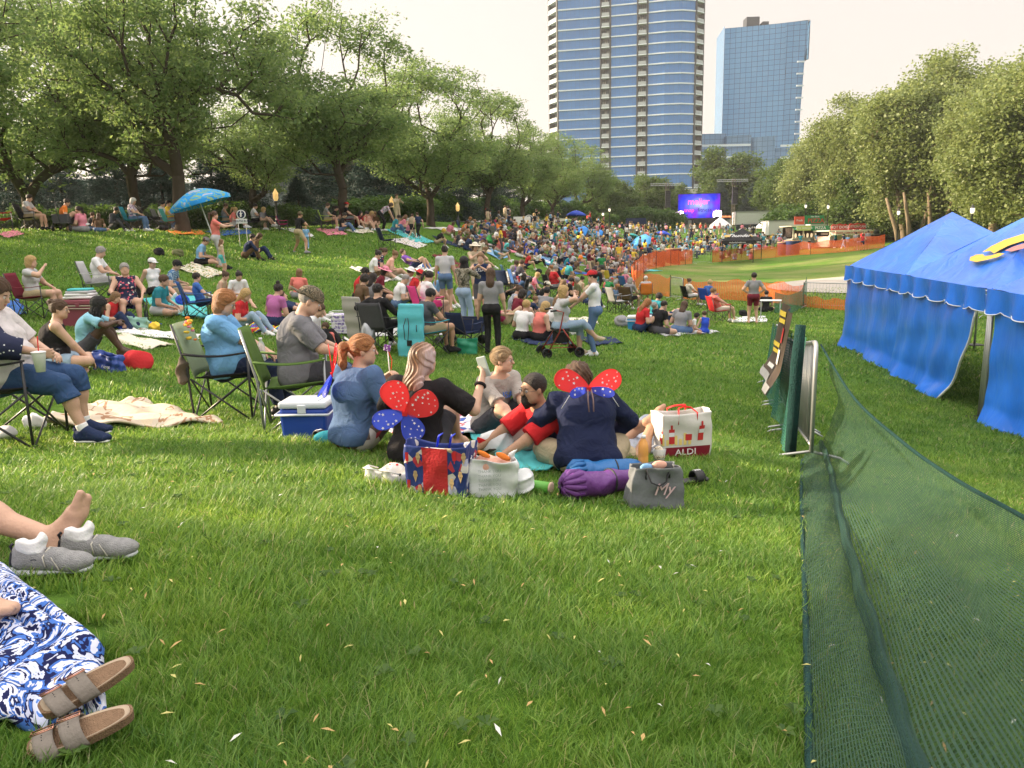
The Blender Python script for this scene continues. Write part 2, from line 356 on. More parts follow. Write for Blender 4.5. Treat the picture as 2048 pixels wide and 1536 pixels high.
for i in range(len(cols)-1):
  a,b_=cols[i],cols[i+1]; p0,p1=sub(pA(a[0],a[1])),sub(pA(b_[0],b_[1]))
  d=Vector((p1[0]-p0[0],p1[1]-p0[1],0)); n=Vector((d.y,-d.x,0)).normalized(); L_=d.length; dn=d.normalized(); R=Matrix.Rotation(math.atan2(d.y,d.x),3,'Z')
  if a[2]=='g':
    wl=wall_strip('glass_wall',[p0,p1],base,ztop,gA,twA); bme=None
    for z in levels:
      loc=Vector(((p0[0]+p1[0])/2,(p0[1]+p1[1])/2,z))+n*.12
      if bme is None: m=MB(); m.box((0,0,0),(L_+.05,.4,.40),R); o=m.build('floor_band',white_band,wl,loc=loc); bme=o.data
      else: link('floor_band',bme,wl,None,loc)
  else:
    c=Vector(((p0[0]+p1[0])/2,(p0[1]+p1[1])/2,0)); mi=-n*1.8
    wr=wall_strip('balcony_recess',[(p0[0]+mi.x,p0[1]+mi.y),(p1[0]+mi.x,p1[1]+mi.y)],base,ztop,dark_bay,twA)
    for s in (0,1):
      q=Vector((*(p0 if s==0 else p1),ztop/2))+dn*(.25 if s==0 else -.25); m=MB(); m.box(q-n*.7,(.5,2.3,ztop+2),R); m.build('balcony_frame',frame_m,twA)
    for s in (-.17,.17,0): m=MB(); m.box(c+mi+n*.1+dn*L_*s+Vector((0,0,ztop/2)),(.18,.2,ztop+1),R); m.build('mullion',frame_m,wr)
    ms=MB(); ms.box((0,0,0),(L_-1.05,2.4,.34),R); ms=ms.build('balcony',white_band,twA); mr=MB(); mr.box(n*1.05+Vector((0,0,.75)),(L_-1.3,.12,.95),R); mr=mr.build('railing',rail_m,ms)
    md=MB(); md.box((0,0,0),(L_*.28,.1,1.9),R); md=md.build('balcony_door',curt,ms); ms.location=c-n*.6; md.location=-n*1.08+Vector((0,0,1.5))
    for j,z in enumerate(levels):
      if j==0: continue
      nbal+=1; sl=ms.copy(); COL.objects.link(sl); sl.location=c-n*.6+Vector((0,0,z)); q=mr.copy(); COL.objects.link(q); q.parent=sl
      if rnd.random()<.75: q=md.copy(); COL.objects.link(q); q.parent=sl; q.location=-n*1.08+dn*(rnd.uniform(-.2,.2)*L_)+Vector((0,0,1.4))
pts=[sub(pA(c[0],c[1])) for c in cols]; back=[(p[0]+3,p[1]+26) for p in pts]
wall_strip('side_wall',[back[0],pts[0]],base,ztop,dark_bay,twA); wall_strip('side_wall',[pts[-1],back[-1]],base,ztop,gA,twA)
wall_strip('rear_wall',[back[-1],back[0]],base,ztop,gA,twA)
m=MB(); m.add([(p[0],p[1],ztop) for p in pts+back[::-1]],[tuple(range(len(pts)*2))]); m.build('roof',white_band,twA)
m=MB(); m.box((2,10,ztop+3),(20,14,6)); m.build('roof_plant',dark_bay,twA)
m=MB(); q=sub(pA(1300,-16)); m.box((q[0]-5,q[1],3.6),(52,9,1.2));
for k in range(6): m.box((q[0]-27+k*9.5,q[1]-3,1.5),(.9,.9,3.6))
m.build('entrance_canopy',mat('canopy_grey',(.35,.36,.36),.6,.3),twA)
TB=330.0; gB=glass_mat('hotel_glass',(.05,.16,.34),(.11,.27,.48),2.15,1.95,wx=.075,wz=.085,mull=(.03,.07,.14),rough=.14,metal=.15,tint_scale=.02)
hb=empty('hotel_tower',(aty(1540,150,TB).x,TB,0),label='glass hotel tower with slanting right edge and dark rooftop box',cat='tower')
def hp(px,dt=0):
  return (aty(px,150,TB+dt).x-hb.location.x, dt)
def hz(py,dt=0,px=1530): return aty(px,py,TB+dt).z
def face(name,px0,px1,py_t0,py_t1,dt0,dt1,z0=-2,mat_=gB,n=6):
  P=[];T=[]
  for i in range(n+1):
    f=i/n; px=px0+(px1-px0)*f; dt=dt0+(dt1-dt0)*f; P.append(hp(px,dt)); T.append(hz(py_t0+(py_t1-py_t0)*f,dt,px))
  return wall_strip(name,P,z0,0,mat_,hb,tops=T)
face('glass_wall',1447,1579,57,45,0,-9)
for (x0,x1,yt,yb) in ((1579,1616,45,80),):
  pass
zt=hz(42,-12)
m=MB(); a=hp(1579,-9);
def q3(px,py,dt): p=aty(px,py,TB+dt); return (p.x-hb.location.x,dt,p.z)
me=bpy.data.meshes.new('glass_wall');
V=[q3(1571,45.5,-9.4),q3(1616,41,-12),q3(1616,80,-12),q3(1609,120,-11.5),q3(1600,230,-11),q3(1597,345,-11),q3(1571,430,-9.4)]
me.from_pydata(V,[],[(0,6,5,4,3,2,1)]); uvl=me.uv_layers.new(name='UVMap')
for k,i in enumerate((0,6,5,4,3,2,1)): uvl.data[k].uv=(V[i][0]+40,V[i][2])
link('glass_wall',me,hb,gB)
m=MB()
for k in range(9):
  z=hz(125+k*24,-12); x0=q3(1594-k*.9,125+k*24,-12)[0]; x1=q3(1609-k*1.3,125+k*24,-12)[0]
  m.box(((x0+x1)/2,-12.3,z),(x1-x0,.5,.55))
m.build('floor_band',white_band,hb)
P=[hp(1616,-12),(hp(1616,-12)[0]-3,16),(hp(1447,0)[0]+2,20),hp(1447,0)]
wall_strip('side_wall',[P[0],P[1]],hz(120,-12),hz(42,-12),gB,hb); wall_strip('rear_wall',[P[1],P[2],P[3]],-2,hz(50,0),gB,hb)
m=MB(); z=hz(52,0)
m.add([(*hp(1447,0),hz(57,0)),(*hp(1579,-9),hz(45,-9)),(*hp(1616,-12),hz(41,-12)),(*P[1],hz(41,-12)),(*P[2],hz(57,0))],[(0,1,2,3,4)]); m.build('roof',dark_bay,hb)
m=MB(); x,_=hp(1505); m.box((x,4,hz(43)),(5.2,5,4.6)); m.build('rooftop_box',frame_m,hb)
m=MB(); m.tube([(hp(1516)[0],3,hz(50)),(hp(1516)[0],3,hz(28))],.12,6); m.build('mast',frame_m,hb)
m=MB(); x,_=hp(1528); m.box((x,2,hz(48)),(2.4,4,2)); m.build('rooftop_vent',frame_m,hb)
pod=empty('hotel_podium',(aty(1490,300,300).x,300,0),label='stepped lower glass wing with white bands between the two towers',cat='building')
def pp_(px,t=300): return (aty(px,300,t).x-pod.location.x,t-300)
gC=glass_mat('podium_glass',(.08,.19,.33),(.17,.30,.44),1.9,1.75,wx=.07,wz=.07,mull=(.03,.08,.14),rough=.12,metal=.45)
for (x0,x1,yt,t0,t1) in ((1398,1452,268,292,292),(1452,1502,272,289,286),(1502,1550,275,288,284),(1550,1598,296,286,285),(1500,1560,318,282,279),(1398,1500,315,284,283),(1560,1600,318,280,282)):
  zt=aty(x0,yt,t0).z; wall_strip('glass_wall',[pp_(x0,t0),pp_(x1,t1)],-2,zt,gC,pod)
  wall_strip('side_wall',[pp_(x1,t1),(pp_(x1,t1)[0]+1,14)],-2,zt,gC,pod); wall_strip('side_wall',[(pp_(x0,t0)[0],14),pp_(x0,t0)],-2,zt,gC,pod)
  m=MB(); a=Vector((*pp_(x0,t0),zt)); b_=Vector((*pp_(x1,t1),zt)); m.add([a,b_,b_+Vector((0,14,0)),a+Vector((0,14,0))],[(0,1,2,3)]); m.build('roof',white_band,pod)
m=MB()
for yy in (292,316,340):
  for (x0,x1,t) in ((1398,1500,283.4),(1560,1600,279.6)):
    a,b_=pp_(x0,t),pp_(x1,t); m.box(((a[0]+b_[0])/2,(a[1]+b_[1])/2-.4,aty(x0,yy,t).z),(b_[0]-a[0],.5,.7))
m.build('floor_band',white_band,pod)
lb=empty('civic_building',at(1372,486,210),label='low pale concrete building with dark openings behind the stage screen',cat='building')
m=MB(); m.box((0,0,6),(24,10,13)); m.box((1,0,13.1),(30,13,1.6)); m.build('wall',mat('pale_concrete',(.42,.41,.38),.8,.2),lb)
m=MB()
for k in range(5): m.box((-9+k*4.5,-5.1,6),(2.4,.3,8))
m.build('window',frame_m,lb)
for k,(px,t) in enumerate(((1790,190),(1880,175),(1985,200))):
  h_=empty('riverside_building',at(px,470,t),label=('small pale building glimpsed between trunks right of the snack booths','white riverside building behind the leaning trunks','pale riverside building behind the blue tent peak')[k],cat='building')
  m=MB(); m.box((0,0,3),(16,10,8)); m.build('wall',mat('riverside_wall',(.62,.64,.66),.8,.2),h_)
  m=MB(); m.box((0,0,7.2),(17,11,.5)); m.build('roof',frame_m,h_)
  m=MB()
  for j in range(4): m.box((-5.6+j*3.7,-5.02,4),(2.2,.2,2.2))
  m.build('window',frame_m,h_)
mu=empty('museum_building',(-31,52,1.6),label='dark mirrored glass museum with pale grid lines and grey roof behind the left trees',cat='building')
gM=glass_mat('museum_glass',(.008,.014,.011),(.025,.04,.03),50,50,rough=.10,metal=.15,mull=(.05,.07,.06))
nodes_of(gM)[1].inputs['Specular IOR Level'].default_value=.12
def museum():
  x0,x1=-26,22; zt0,zt1=5.4,4.0; y0,y1=-4,12
  me=bpy.data.meshes.new('glass_wall'); V=[(x0,y0,-1),(x1,y1,-1),(x1,y1+1.8,zt1),(x0,y0+1.8,zt0)]
  me.from_pydata(V,[],[(0,1,2,3)]); me.uv_layers.new(name='UVMap'); link('glass_wall',me,mu,gM)
  m=MB(); V=[Vector(v) for v in V]; o_=Vector((0,-.06,0))
  for i in range(23):
    f=i/22; m.tube([V[0].lerp(V[1],f)+o_,V[3].lerp(V[2],f)+o_],.045,5)
  for j in range(6):
    f=j/5; m.tube([V[0].lerp(V[3],f)+o_,V[1].lerp(V[2],f)+o_],.045,5)
  m.build('mullion',mat('mullion',(.20,.23,.20),.4,.5,metal=.3),mu)
  m=MB(); a,b_,c,d=V[3]+Vector((0,.3,.1)),V[2]+Vector((0,.3,.1)),V[2]+Vector((0,10,.2)),V[3]+Vector((0,10,.3))
  dn=Vector((0,0,-9)); m.add([a,b_,c,d,a+Vector((0,0,-.6)),b_+Vector((0,0,-.6)),c+dn,d+dn],[(0,1,2,3),(4,7,6,5),(0,4,5,1),(1,5,6,2),(2,6,7,3),(3,7,4,0)])
  m.build('roof',mat('museum_roof',(.07,.075,.075),.7,.3,var=.1),mu)
museum()
pv=empty('museum_annex',at(640,440,58),rz=.1,label='tan concrete wing with grey corrugated corner beside the blue spruces',cat='building')
m=MB(); m.box((2,4,2),(9,6,6.5)); m.build('wall',mat('tan_concrete',(.34,.31,.26),.85,.2),pv)
m=MB(); m.box((-3.3,3.2,2),(2.2,6,7));
for k in range(7): m.box((-4.25+k*.3,.15,2),(.12,.12,7))
m.build('corrugated_corner',mat('grey_metal',(.22,.23,.24),.5,.4,metal=.4),pv)
# ---------------------------------------------------------------- trees
def leaf_mat(name,c1,c2,trans=.45,rough=.55):
  m=bpy.data.materials.new(name); m.use_nodes=True; t=m.node_tree; n=t.nodes; n.clear(); L=t.links.new
  g=n.new('ShaderNodeNewGeometry'); mx=n.new('ShaderNodeMix'); mx.data_type='RGBA'; mx.inputs['A'].default_value=(*c1,1); mx.inputs['B'].default_value=(*c2,1)
  L(g.outputs['Random Per Island'],mx.inputs['Factor'])
  d=n.new('ShaderNodeBsdfPrincipled'); d.inputs['Roughness'].default_value=rough; d.inputs['Specular IOR Level'].default_value=.25; L(mx.outputs['Result'],d.inputs['Base Color'])
  tr=n.new('ShaderNodeBsdfTranslucent'); hs=n.new('ShaderNodeHueSaturation'); hs.inputs['Hue'].default_value=.485; hs.inputs['Saturation'].default_value=1.1; hs.inputs['Value'].default_value=1.5
  L(mx.outputs['Result'],hs.inputs['Color']); L(hs.outputs[0],tr.inputs['Color'])
  ms=n.new('ShaderNodeMixShader'); ms.inputs[0].default_value=trans; o=n.new('ShaderNodeOutputMaterial'); L(d.outputs[0],ms.inputs[1]); L(tr.outputs[0],ms.inputs[2]); L(ms.outputs[0],o.inputs[0])
  MATS[name]=m; return m
bark=mat('bark_dark',(.075,.06,.045),.95,.1,var=.4,scale=3,bump=1,bscale=14)
bark2=mat('bark_tan',(.22,.17,.115),.95,.1,var=.4,scale=3,bump=1,bscale=12)
def leaves(cent,sig,n,size,droop=.35,seed=0,asp=.42,flat=.5):
  R=np.random.RandomState(seed); N=len(cent)*n
  c=np.repeat(np.asarray(cent),n,0); s=np.repeat(np.asarray(sig),n)[:,None]
  g=R.normal(size=(N,3)); g/= (1e-6+np.linalg.norm(g,axis=1,keepdims=True)); g*= (R.rand(N,1)**.55)*1.5
  g[:,2]*=flat; p=c+g*s
  a=R.normal(size=(N,3)); a[:,2]=a[:,2]*.5-droop; a/=np.linalg.norm(a,axis=1,keepdims=True)
  b=R.normal(size=(N,3)); b-= a*(a*b).sum(1,keepdims=True); b/=np.linalg.norm(b,axis=1,keepdims=True)
  L=size*(.6+.8*R.rand(N,1)); a=a*L; b=b*L*asp
  V=np.stack([p,p+a*.5+b*.5,p+a,p+a*.5-b*.5],1).reshape(-1,3); F=np.arange(N*4).reshape(N,4)
  return V,F
def skeleton(cent,z0,zf,rtip=.018,seed=0,step=.8,leanv=(0,0),r0=None,lim=1.0,curl=.12):
  """grow limbs from the trunk top to every leaf clump (nearest-node joining)"""
  R=np.random.RandomState(seed)
  nodes=[np.array([0,0,z0])]; par=[-1]; pl=[0.0]
  k=max(2,int((zf-z0)/.6))
  for i in range(1,k+1):
    f=i/k; nodes.append(np.array([leanv[0]*f+R.normal()*.04,leanv[1]*f+R.normal()*.04,z0+(zf-z0)*f])); par.append(i-1); pl.append(pl[-1]+(zf-z0)/k)
  top=len(nodes)-1; base=nodes[top]
  order=np.argsort([np.linalg.norm(c-base) for c in cent]); tips=[]
  for ci in order:
    c=np.asarray(cent[ci]); A=np.array(nodes[max(1,top-1):]); P=np.array(pl[max(1,top-1):])
    d=np.linalg.norm(A-c,axis=1)+.42*P*lim+np.maximum(0,A[:,2]-c[2])*.6
    j=int(np.argmin(d))+max(1,top-1); a=nodes[j]; L=np.linalg.norm(c-a); n=max(1,int(L/step)); q=j
    out=c-base; out[2]*=.3
    for i in range(1,n+1):
      f=i/n; b=a+(c-a)*f; sag=math.sin(math.pi*f)*L*.13
      b=b+np.array([0,0,-sag if c[2]-a[2]<L*.4 else sag*.4])+R.normal(size=3)*curl*(1-f if i==n else 1)*min(1,L*.5)
      if i==n: b=c
      nodes.append(b); par.append(q); pl.append(pl[q]+L/n); q=len(nodes)-1
    tips.append(q)
  n=len(nodes); r2=np.zeros(n); ch=[[] for _ in range(n)]
  for i in range(1,n): ch[par[i]].append(i)
  for i in range(n-1,-1,-1):
    if not ch[i]: r2[i]=rtip**2.3
    if par[i]>=0: r2[par[i]]+=r2[i]
  r=r2**(1/2.3)
  if r0:
    s=r0/r[0]; r=np.where(r>rtip*1.2,rtip+(r-rtip)*s,r)
    for i in range(top+1): r[i]=r0*(1+.45*math.exp(-(nodes[i][2]-z0)/.35))*(1-.18*i/(top+1))
  V=[];F=[];N=np.array(nodes)
  for i in range(1,n):
    p=par[i]; a=N[p];b=N[i]; d=b-a; L=np.linalg.norm(d)
    if L<1e-4: continue
    d/=L; u=np.cross(d,[0,0,1.0] if abs(d[2])<.9 else [1.0,0,0]); u/=np.linalg.norm(u); v=np.cross(d,u)
    m=10 if i<=top else (6 if r[i]>.05 else 4); ra=min(r[p],r[i]*1.35) if i>top else r[p]; o=len(V); th=np.arange(m)*2*math.pi/m
    ring=np.cos(th)[:,None]*u+np.sin(th)[:,None]*v
    V.extend(a-d*ra*.3+ring*ra); V.extend(b+ring*r[i])
    F.extend([(o+k_,o+(k_+1)%m,o+m+(k_+1)%m,o+m+k_) for k_ in range(m)])
  return np.array(V),np.array(F)
def ell_clumps(ells,n,seed,inner=.5,gap=.0,gapf=.8):
  R=np.random.RandomState(seed); out=[]
  vol=np.array([e[3]*e[4]*e[5] for e in ells]); vol=vol/vol.sum()
  ph=R.rand(3)*6
  while len(out)<n:
    e=ells[R.choice(len(ells),p=vol)]; d=R.normal(size=3); d/=np.linalg.norm(d); rr=inner+(1-inner)*R.rand()**.7
    p=np.array([e[0]+d[0]*e[3]*rr,e[1]+d[1]*e[4]*rr,e[2]+d[2]*e[5]*rr])
    if gap and math.sin(p[0]*gapf+ph[0])+math.sin(p[1]*gapf+ph[1])+math.sin(p[2]*gapf*1.4+ph[2])<gap-2: continue
    out.append(p)
  return np.array(out)
def tree_proto(name,ells,zf,nclump,nleaf,leaf,sig,lm,bm_,r0,seed,flat=.5,lean=(0,0),droop=.35,asp=.42,inner=.5,gap=.6,step=.8,rtip=.018,curl=.12,z0=-.3):
  c=ell_clumps(ells,nclump,seed,inner,gap)
  V,F=skeleton(c,z0,zf,rtip,seed,step,lean,r0,curl=curl); tm=npmesh('trunk',V,F); tm.materials.append(bm_)
  R=np.random.RandomState(seed+1); V,F=leaves(c,sig*(.6+.8*R.rand(len(c))),nleaf,leaf,droop,seed,asp,flat); cm=npmesh('crown',V,F,smooth=False); cm.materials.append(lm)
  return tm,cm
def place_tree(proto,x,y,rz,s,name,label,group=None,cat='tree',sz=None,z=None):
  o=empty(name,(x,y,gz(x,y) if z is None else z),rz,label,cat,group,s)
  if sz: o.scale=(s,s,sz)
  if proto[0]: link('trunk',proto[0],o)
  link('crown',proto[1],o); return o
lf_loc=leaf_mat('locust_leaf',(.10,.17,.062),(.20,.27,.10),.55)
lf_cot=leaf_mat('cottonwood_leaf',(.13,.175,.055),(.245,.29,.11),.35,.4)
lf_spr=leaf_mat('spruce_needle',(.022,.045,.032),(.05,.085,.07),.1)
lf_mid=leaf_mat('maple_leaf',(.05,.095,.022),(.10,.15,.04),.35)
lf_bush=leaf_mat('bush_leaf',(.045,.10,.025),(.10,.17,.04),.35)
locA=tree_proto('a',[(0,0,7.2,5.4,5.0,4.6),(-2.2,.5,5.6,4.6,4.2,2.8),(2.6,-.3,5.6,4.2,4,2.6)],2.3,420,92,.21,.7,lf_loc,bark,.33,1,flat=.42,gap=1.35,inner=.45)
locB=tree_proto('b',[(0,0,7.6,4.6,4.6,4.3),(1.2,0,5.2,4.6,4.2,2.2),(-1.8,.4,6.0,3.6,3.4,2.6)],2.1,380,88,.21,.68,lf_loc,bark,.29,5,flat=.42,gap=1.35,inner=.45)
locC=tree_proto('c',[(0,0,7.0,5.2,5.2,4.6),(0,.4,5.0,5.2,5,2.2)],1.9,400,88,.21,.75,lf_loc,bark,.30,9,flat=.45,gap=1.2,inner=.45)
P_=ground(372,466)
rows=[(365,470,31.5,.3,.84,'A','great honey locust with forked low limbs behind the striped blue umbrella'),
 (690,462,37.5,2.2,.84,'B','honey locust with straight bare trunk behind the red capped group on the crest'),
 (862,453,46.5,4.0,.80,'C','V-forked honey locust standing right of the second amber lamp'),
 (975,447,60,.9,.84,'B','honey locust with leaning low branch just right of the third amber lamp'),
 (1046,446,76,2.9,.80,'A','fifth locust of the row, trunk behind the man standing on the crest'),
 (1105,444,93,1.2,.85,'C','sixth locust of the row, in front of the condominium tower left edge'),
 (1160,444,112,3.9,.9,'A','last rounded locust of the row beside the lower tower glass')]
for px,py,t,rz,s,k,lb_ in rows:
  r=ray(px,py)*t; place_tree({'A':locA,'B':locB,'C':locC}[k],r[0],r[1],rz,s,'honey_locust',lb_,'honey locusts along the left bank',sz=s*(1.16 if k=='A' and s==.84 else 1.04))
place_tree(locC,-23.5,24.5,1.0,1.1,'honey_locust','near honey locust whose branches fill the upper left corner','honey locusts along the left bank')
place_tree(locB,-19.5,25.5,2.4,.95,'honey_locust','locust just outside the left edge whose crown reaches into the picture','honey locusts along the left bank')
place_tree(locC,-23,38,.4,1.05,'honey_locust','rear locust before the far left of the mirrored wall','honey locusts along the left bank')
place_tree(locB,-17,36,5.0,.85,'honey_locust','smaller locust between the great locust and the mirrored glass wall','honey locusts along the left bank')
place_tree(locA,-14.5,45,3.3,.72,'honey_locust','rear locust filling the gap behind the great forked locust','honey locusts along the left bank')
place_tree(locA,-11,62,1.7,.85,'honey_locust','pale rear locust behind the second locust of the row','honey locusts along the left bank')
place_tree(locB,-6,80,.6,.9,'honey_locust','rear locust behind the V-forked locust','honey locusts along the left bank')
for (x,y,k,s,rz),w_ in zip(((-20,17.3,locA,.92,.4),(-25,3.2,locC,1.08,2.),(-20,-4,locB,1.05,4.),(-37,24,locB,1.15,1.1),(-36,-6,locA,1.2,3.),(-30,20.5,locC,1.0,.9),(-16,-12,locA,1.1,1.5)),('nearest the crest sitters','shading the sandals','behind the photographer','farthest back on the bank','farthest to the rear left','behind the mirrored glass corner','at the rear right')):
  place_tree(k,x,y,rz,s,'honey_locust','locust outside the left of the picture, '+w_,'locusts outside the frame')
def spruce(seed,H,Rb,n=330):
  R=np.random.RandomState(seed); c=[];s=[]
  for i in range(n):
    f=R.rand()**1.3; z=.5+f*(H-.6); rr=Rb*(1-f)**.85*(.45+.6*R.rand())*(1+.12*math.sin(z*5)); a=R.rand()*6.28; c.append((rr*math.cos(a),rr*math.sin(a),z-.12*rr)); s.append(.25+.45*(1-f))
  V,F=leaves(np.array(c),np.array(s),110,.20,.25,seed,.3,.35); cm=npmesh('crown',V,F,smooth=False); cm.materials.append(lf_spr)
  m=MB(); m.tube([(0,0,-.3),(0,0,H*.5),(0,0,H*.97)],[.2,.12,.02],8); o=m.build('trunk',bark); tm=o.data; bpy.data.objects.remove(o); return tm,cm
sprA=spruce(21,8.5,3.0); sprB=spruce(22,6.5,2.9)
spl=[(40,46,sprB,.9,'dark spruce at the left edge before the mirrored glass'),(130,50,sprA,.75,'dark spruce behind the man looking at his phone'),(330,47,sprB,.75,'dark spruce left of the great locust trunk'),(430,48,sprA,.7,'dark spruce directly behind the striped umbrella'),(628,52,sprA,.85,'blue spruce left of the straight bare trunk, behind the black shirted man'),(742,56,sprB,.9,'blue spruce between the straight trunk and the second amber lamp'),(815,60,sprB,.95,'spruce left of the V-forked trunk'),
 (240,46,sprA,.8,'dark spruce in front of the mirrored glass left of the great locust'),(480,48,sprB,.8,'dark spruce right of the striped umbrella'),(905,66,sprA,.8,'dark spruce behind the third amber lamp'),(960,76,sprA,.9,'spruce behind the fourth locust'),
 (1010,90,sprB,1.1,'low spruce left of the crest standers'),(1090,105,sprA,.9,'spruce below the sixth locust'),(600,47,sprB,.5,'short spruce by the tan annex'),(690,60,sprA,.9,'spruce hidden behind the straight trunk'),(1440,150,sprA,1.05,'dark pine right of the broad green tree behind the screen'),(1505,150,sprB,1.25,'spreading dark pine above the white trailer'),(1395,190,sprA,.9,'dark pine behind the screen top')]
for px,t,p,s,lb_ in spl:
  r=ray(px,440)*t; place_tree(p,r[0],r[1],px,s,'spruce',lb_,'dark conifers')
cotA=tree_proto('d',[(0,0,12,6.2,6,6.5),(-3.5,0,8.5,4.8,4.6,4.2),(3.2,1,14,4.2,4.2,5),(2.5,0,7,4.6,4.6,3.8),(-1,0,4.6,4.6,4.2,2.6)],4.2,760,100,.30,1.15,lf_cot,bark2,.42,31,flat=.7,gap=1.25,inner=.4,step=1.1,asp=.7,droop=.2)
cotB=tree_proto('e',[(0,0,10,5.6,5.6,5.2),(-3,0,7,4.4,4.4,3.6),(2.6,1,12,4,4.2,4.4),(0,0,4.2,4.4,4.2,2.4)],3.2,680,100,.30,1.15,lf_cot,bark2,.38,36,flat=.7,gap=1.2,inner=.4,step=1.1,lean=(.9,0),asp=.7,droop=.2)
cots=[(1640,468,112,.4,cotB,.88,'leftmost cottonwood, its crown leaning over the pizza booth'),(1725,466,92,2.1,cotA,.86,'tall cottonwood behind the red and white booth'),
 (1812,462,80,3.3,cotB,.95,'cottonwood with leaning pale trunks above the white pickup'),(1890,458,80,1.0,cotA,.98,'tallest cottonwood behind the blue tent peak'),
 (1985,458,66,4.4,cotA,.76,'cottonwood over the second blue tent'),(2065,460,60,5.4,cotB,.88,'cottonwood cut by the right edge of the picture'),(2130,455,78,.2,cotA,.98,'cottonwood beyond the right edge'),
 (1760,464,112,5.0,cotA,.95,'rear cottonwood between the two tallest crowns'),(1950,462,96,2.7,cotB,1.2,'rear cottonwood behind the blue tent')]
for px,py,t,rz,p,s,lb_ in cots:
  r=ray(px,py)*t; place_tree(p,r[0],r[1],rz,s,'cottonwood',lb_,'cottonwoods on the right')
m=MB()
for k,(px,t,lx,h_,lb_) in enumerate(((1800,76,-1.5,4.4,'pale leaning trunk nearest the white pickup'),(1822,76,-.9,4.8,'pale trunk second from the pickup, leaning left'),(1838,78,.9,4.3,'pale trunk leaning right behind the tent slope'),(1862,76,-.5,4.6,'upright pale trunk behind the tent slope'),(1880,77,1.1,4.4,'rightmost pale leaning trunk left of the tent peak'))):
  r=ray(px,470)*t; z=gz(r[0],r[1]); o=empty('cottonwood',(r[0],r[1],z),0,lb_,'tree','leaning trunks'); m=MB(); m.tube([(0,0,-.5),(lx*.3,0,h_*.3),(lx*.75,0,h_*.7),(lx,.2,h_)],[.27,.21,.17,.12],9); m.build('trunk',bark2,o,True)
midA=tree_proto('f',[(0,0,5.2,4.2,4,3.6),(1.5,0,3.2,3.6,3.4,2.2)],1.3,230,150,.30,.8,lf_mid,bark,.22,41,flat=.7,gap=.5,inner=.45,asp=.6)
bushA=tree_proto('g',[(0,0,1.1,1.8,1.6,1.1)],.3,70,120,.2,.4,lf_bush,bark,.06,47,flat=.8,gap=.3,inner=.3,asp=.6,step=.4,z0=-.1)
mids=[(1300,150,midA,1.15,'rounded green tree left of the stage screen'),(1455,160,midA,1.75,'broad light green tree behind the right loudspeaker tower'),(1240,140,midA,.9,'low tree right of the last locust'),(1205,128,midA,.85,'low tree at the foot of the condominium tower'),
 (1560,140,midA,1.3,'green tree above the white trailer right end'),(1600,120,midA,1.25,'green tree behind the pizza booth'),(1690,100,midA,1.0,'green understorey tree behind the lamp right of the pizza booth'),(1742,90,midA,1.0,'bright green tree behind the pickup'),(1790,84,midA,.8,'low green tree right of the pickup'),(1870,86,midA,.8,'low green tree under the tallest cottonwood'),(1950,80,midA,.9,'green understorey tree behind the tent peak'),(2020,74,midA,.9,'green understorey tree right of the tent peak'),(1660,135,midA,1.2,'rear green tree between booths and towers'),(1340,175,midA,1.1,'green tree left behind the screen')]
for i,(px,t,p,s,lb_) in enumerate(mids):
  r=ray(px,455)*t; place_tree(p,r[0],r[1],i*1.3,s,'leafy_tree',lb_,'mid-distance trees')
k=0
bl=[]
for px in range(870,1210,26): bl.append((px+rnd.uniform(-8,8),450-(px-870)*.012,62+(px-870)*.17,1.0))
for px in range(1210,1345,14): bl.append((px+rnd.uniform(-5,5),446,128,1.5))
for px in range(1560,1790,24): bl.append((px,462,104,1.7))
for px in range(1775,1960,22): bl.append((px,470,92,1.3))
for px in range(10,600,45): bl.append((px+rnd.uniform(-12,12),452,39+px*.01,.75))
for px in range(600,870,30): bl.append((px,452,52,.8))
bl.sort(); ORD='first second third fourth fifth sixth seventh eighth ninth tenth eleventh twelfth thirteenth fourteenth fifteenth sixteenth'.split(); seg={}
for i,(px,py,t,s) in enumerate(bl):
  w_='behind the sitters on the left crest' if px<600 else 'between the straight and the V-forked trunk' if px<870 else 'behind the crest left of the condominium tower' if px<1210 else 'left of the stage screen' if px<1345 else 'behind the snack booths' if px<1768 else 'under the cottonwoods behind the blue tent'; seg[w_]=seg.get(w_,0)+1
  r=ray(px,py)*t; place_tree(bushA,r[0],r[1],i*2.1,s*rnd.uniform(.8,1.2),'bush','%s green shrub from the left %s'%(ORD[min(15,seg[w_]-1)],w_),'shrubs behind the lawn','shrub')
V=[];F=[]
R=np.random.RandomState(5); cs=[]
for i in range(420):
  a=R.uniform(-.95,.95); d=R.uniform(260,300); cs.append((d*math.sin(a),d*math.cos(a),R.uniform(2,11)))
V,F=leaves(np.array(cs),np.full(len(cs),4.5),60,1.6,.2,3,.6,.8); o=link('far_wood',npmesh('far_wood',V,F,smooth=False),None,lf_mid); tag(o,'distant belt of woodland closing the horizon behind park','woodland',kind='stuff')
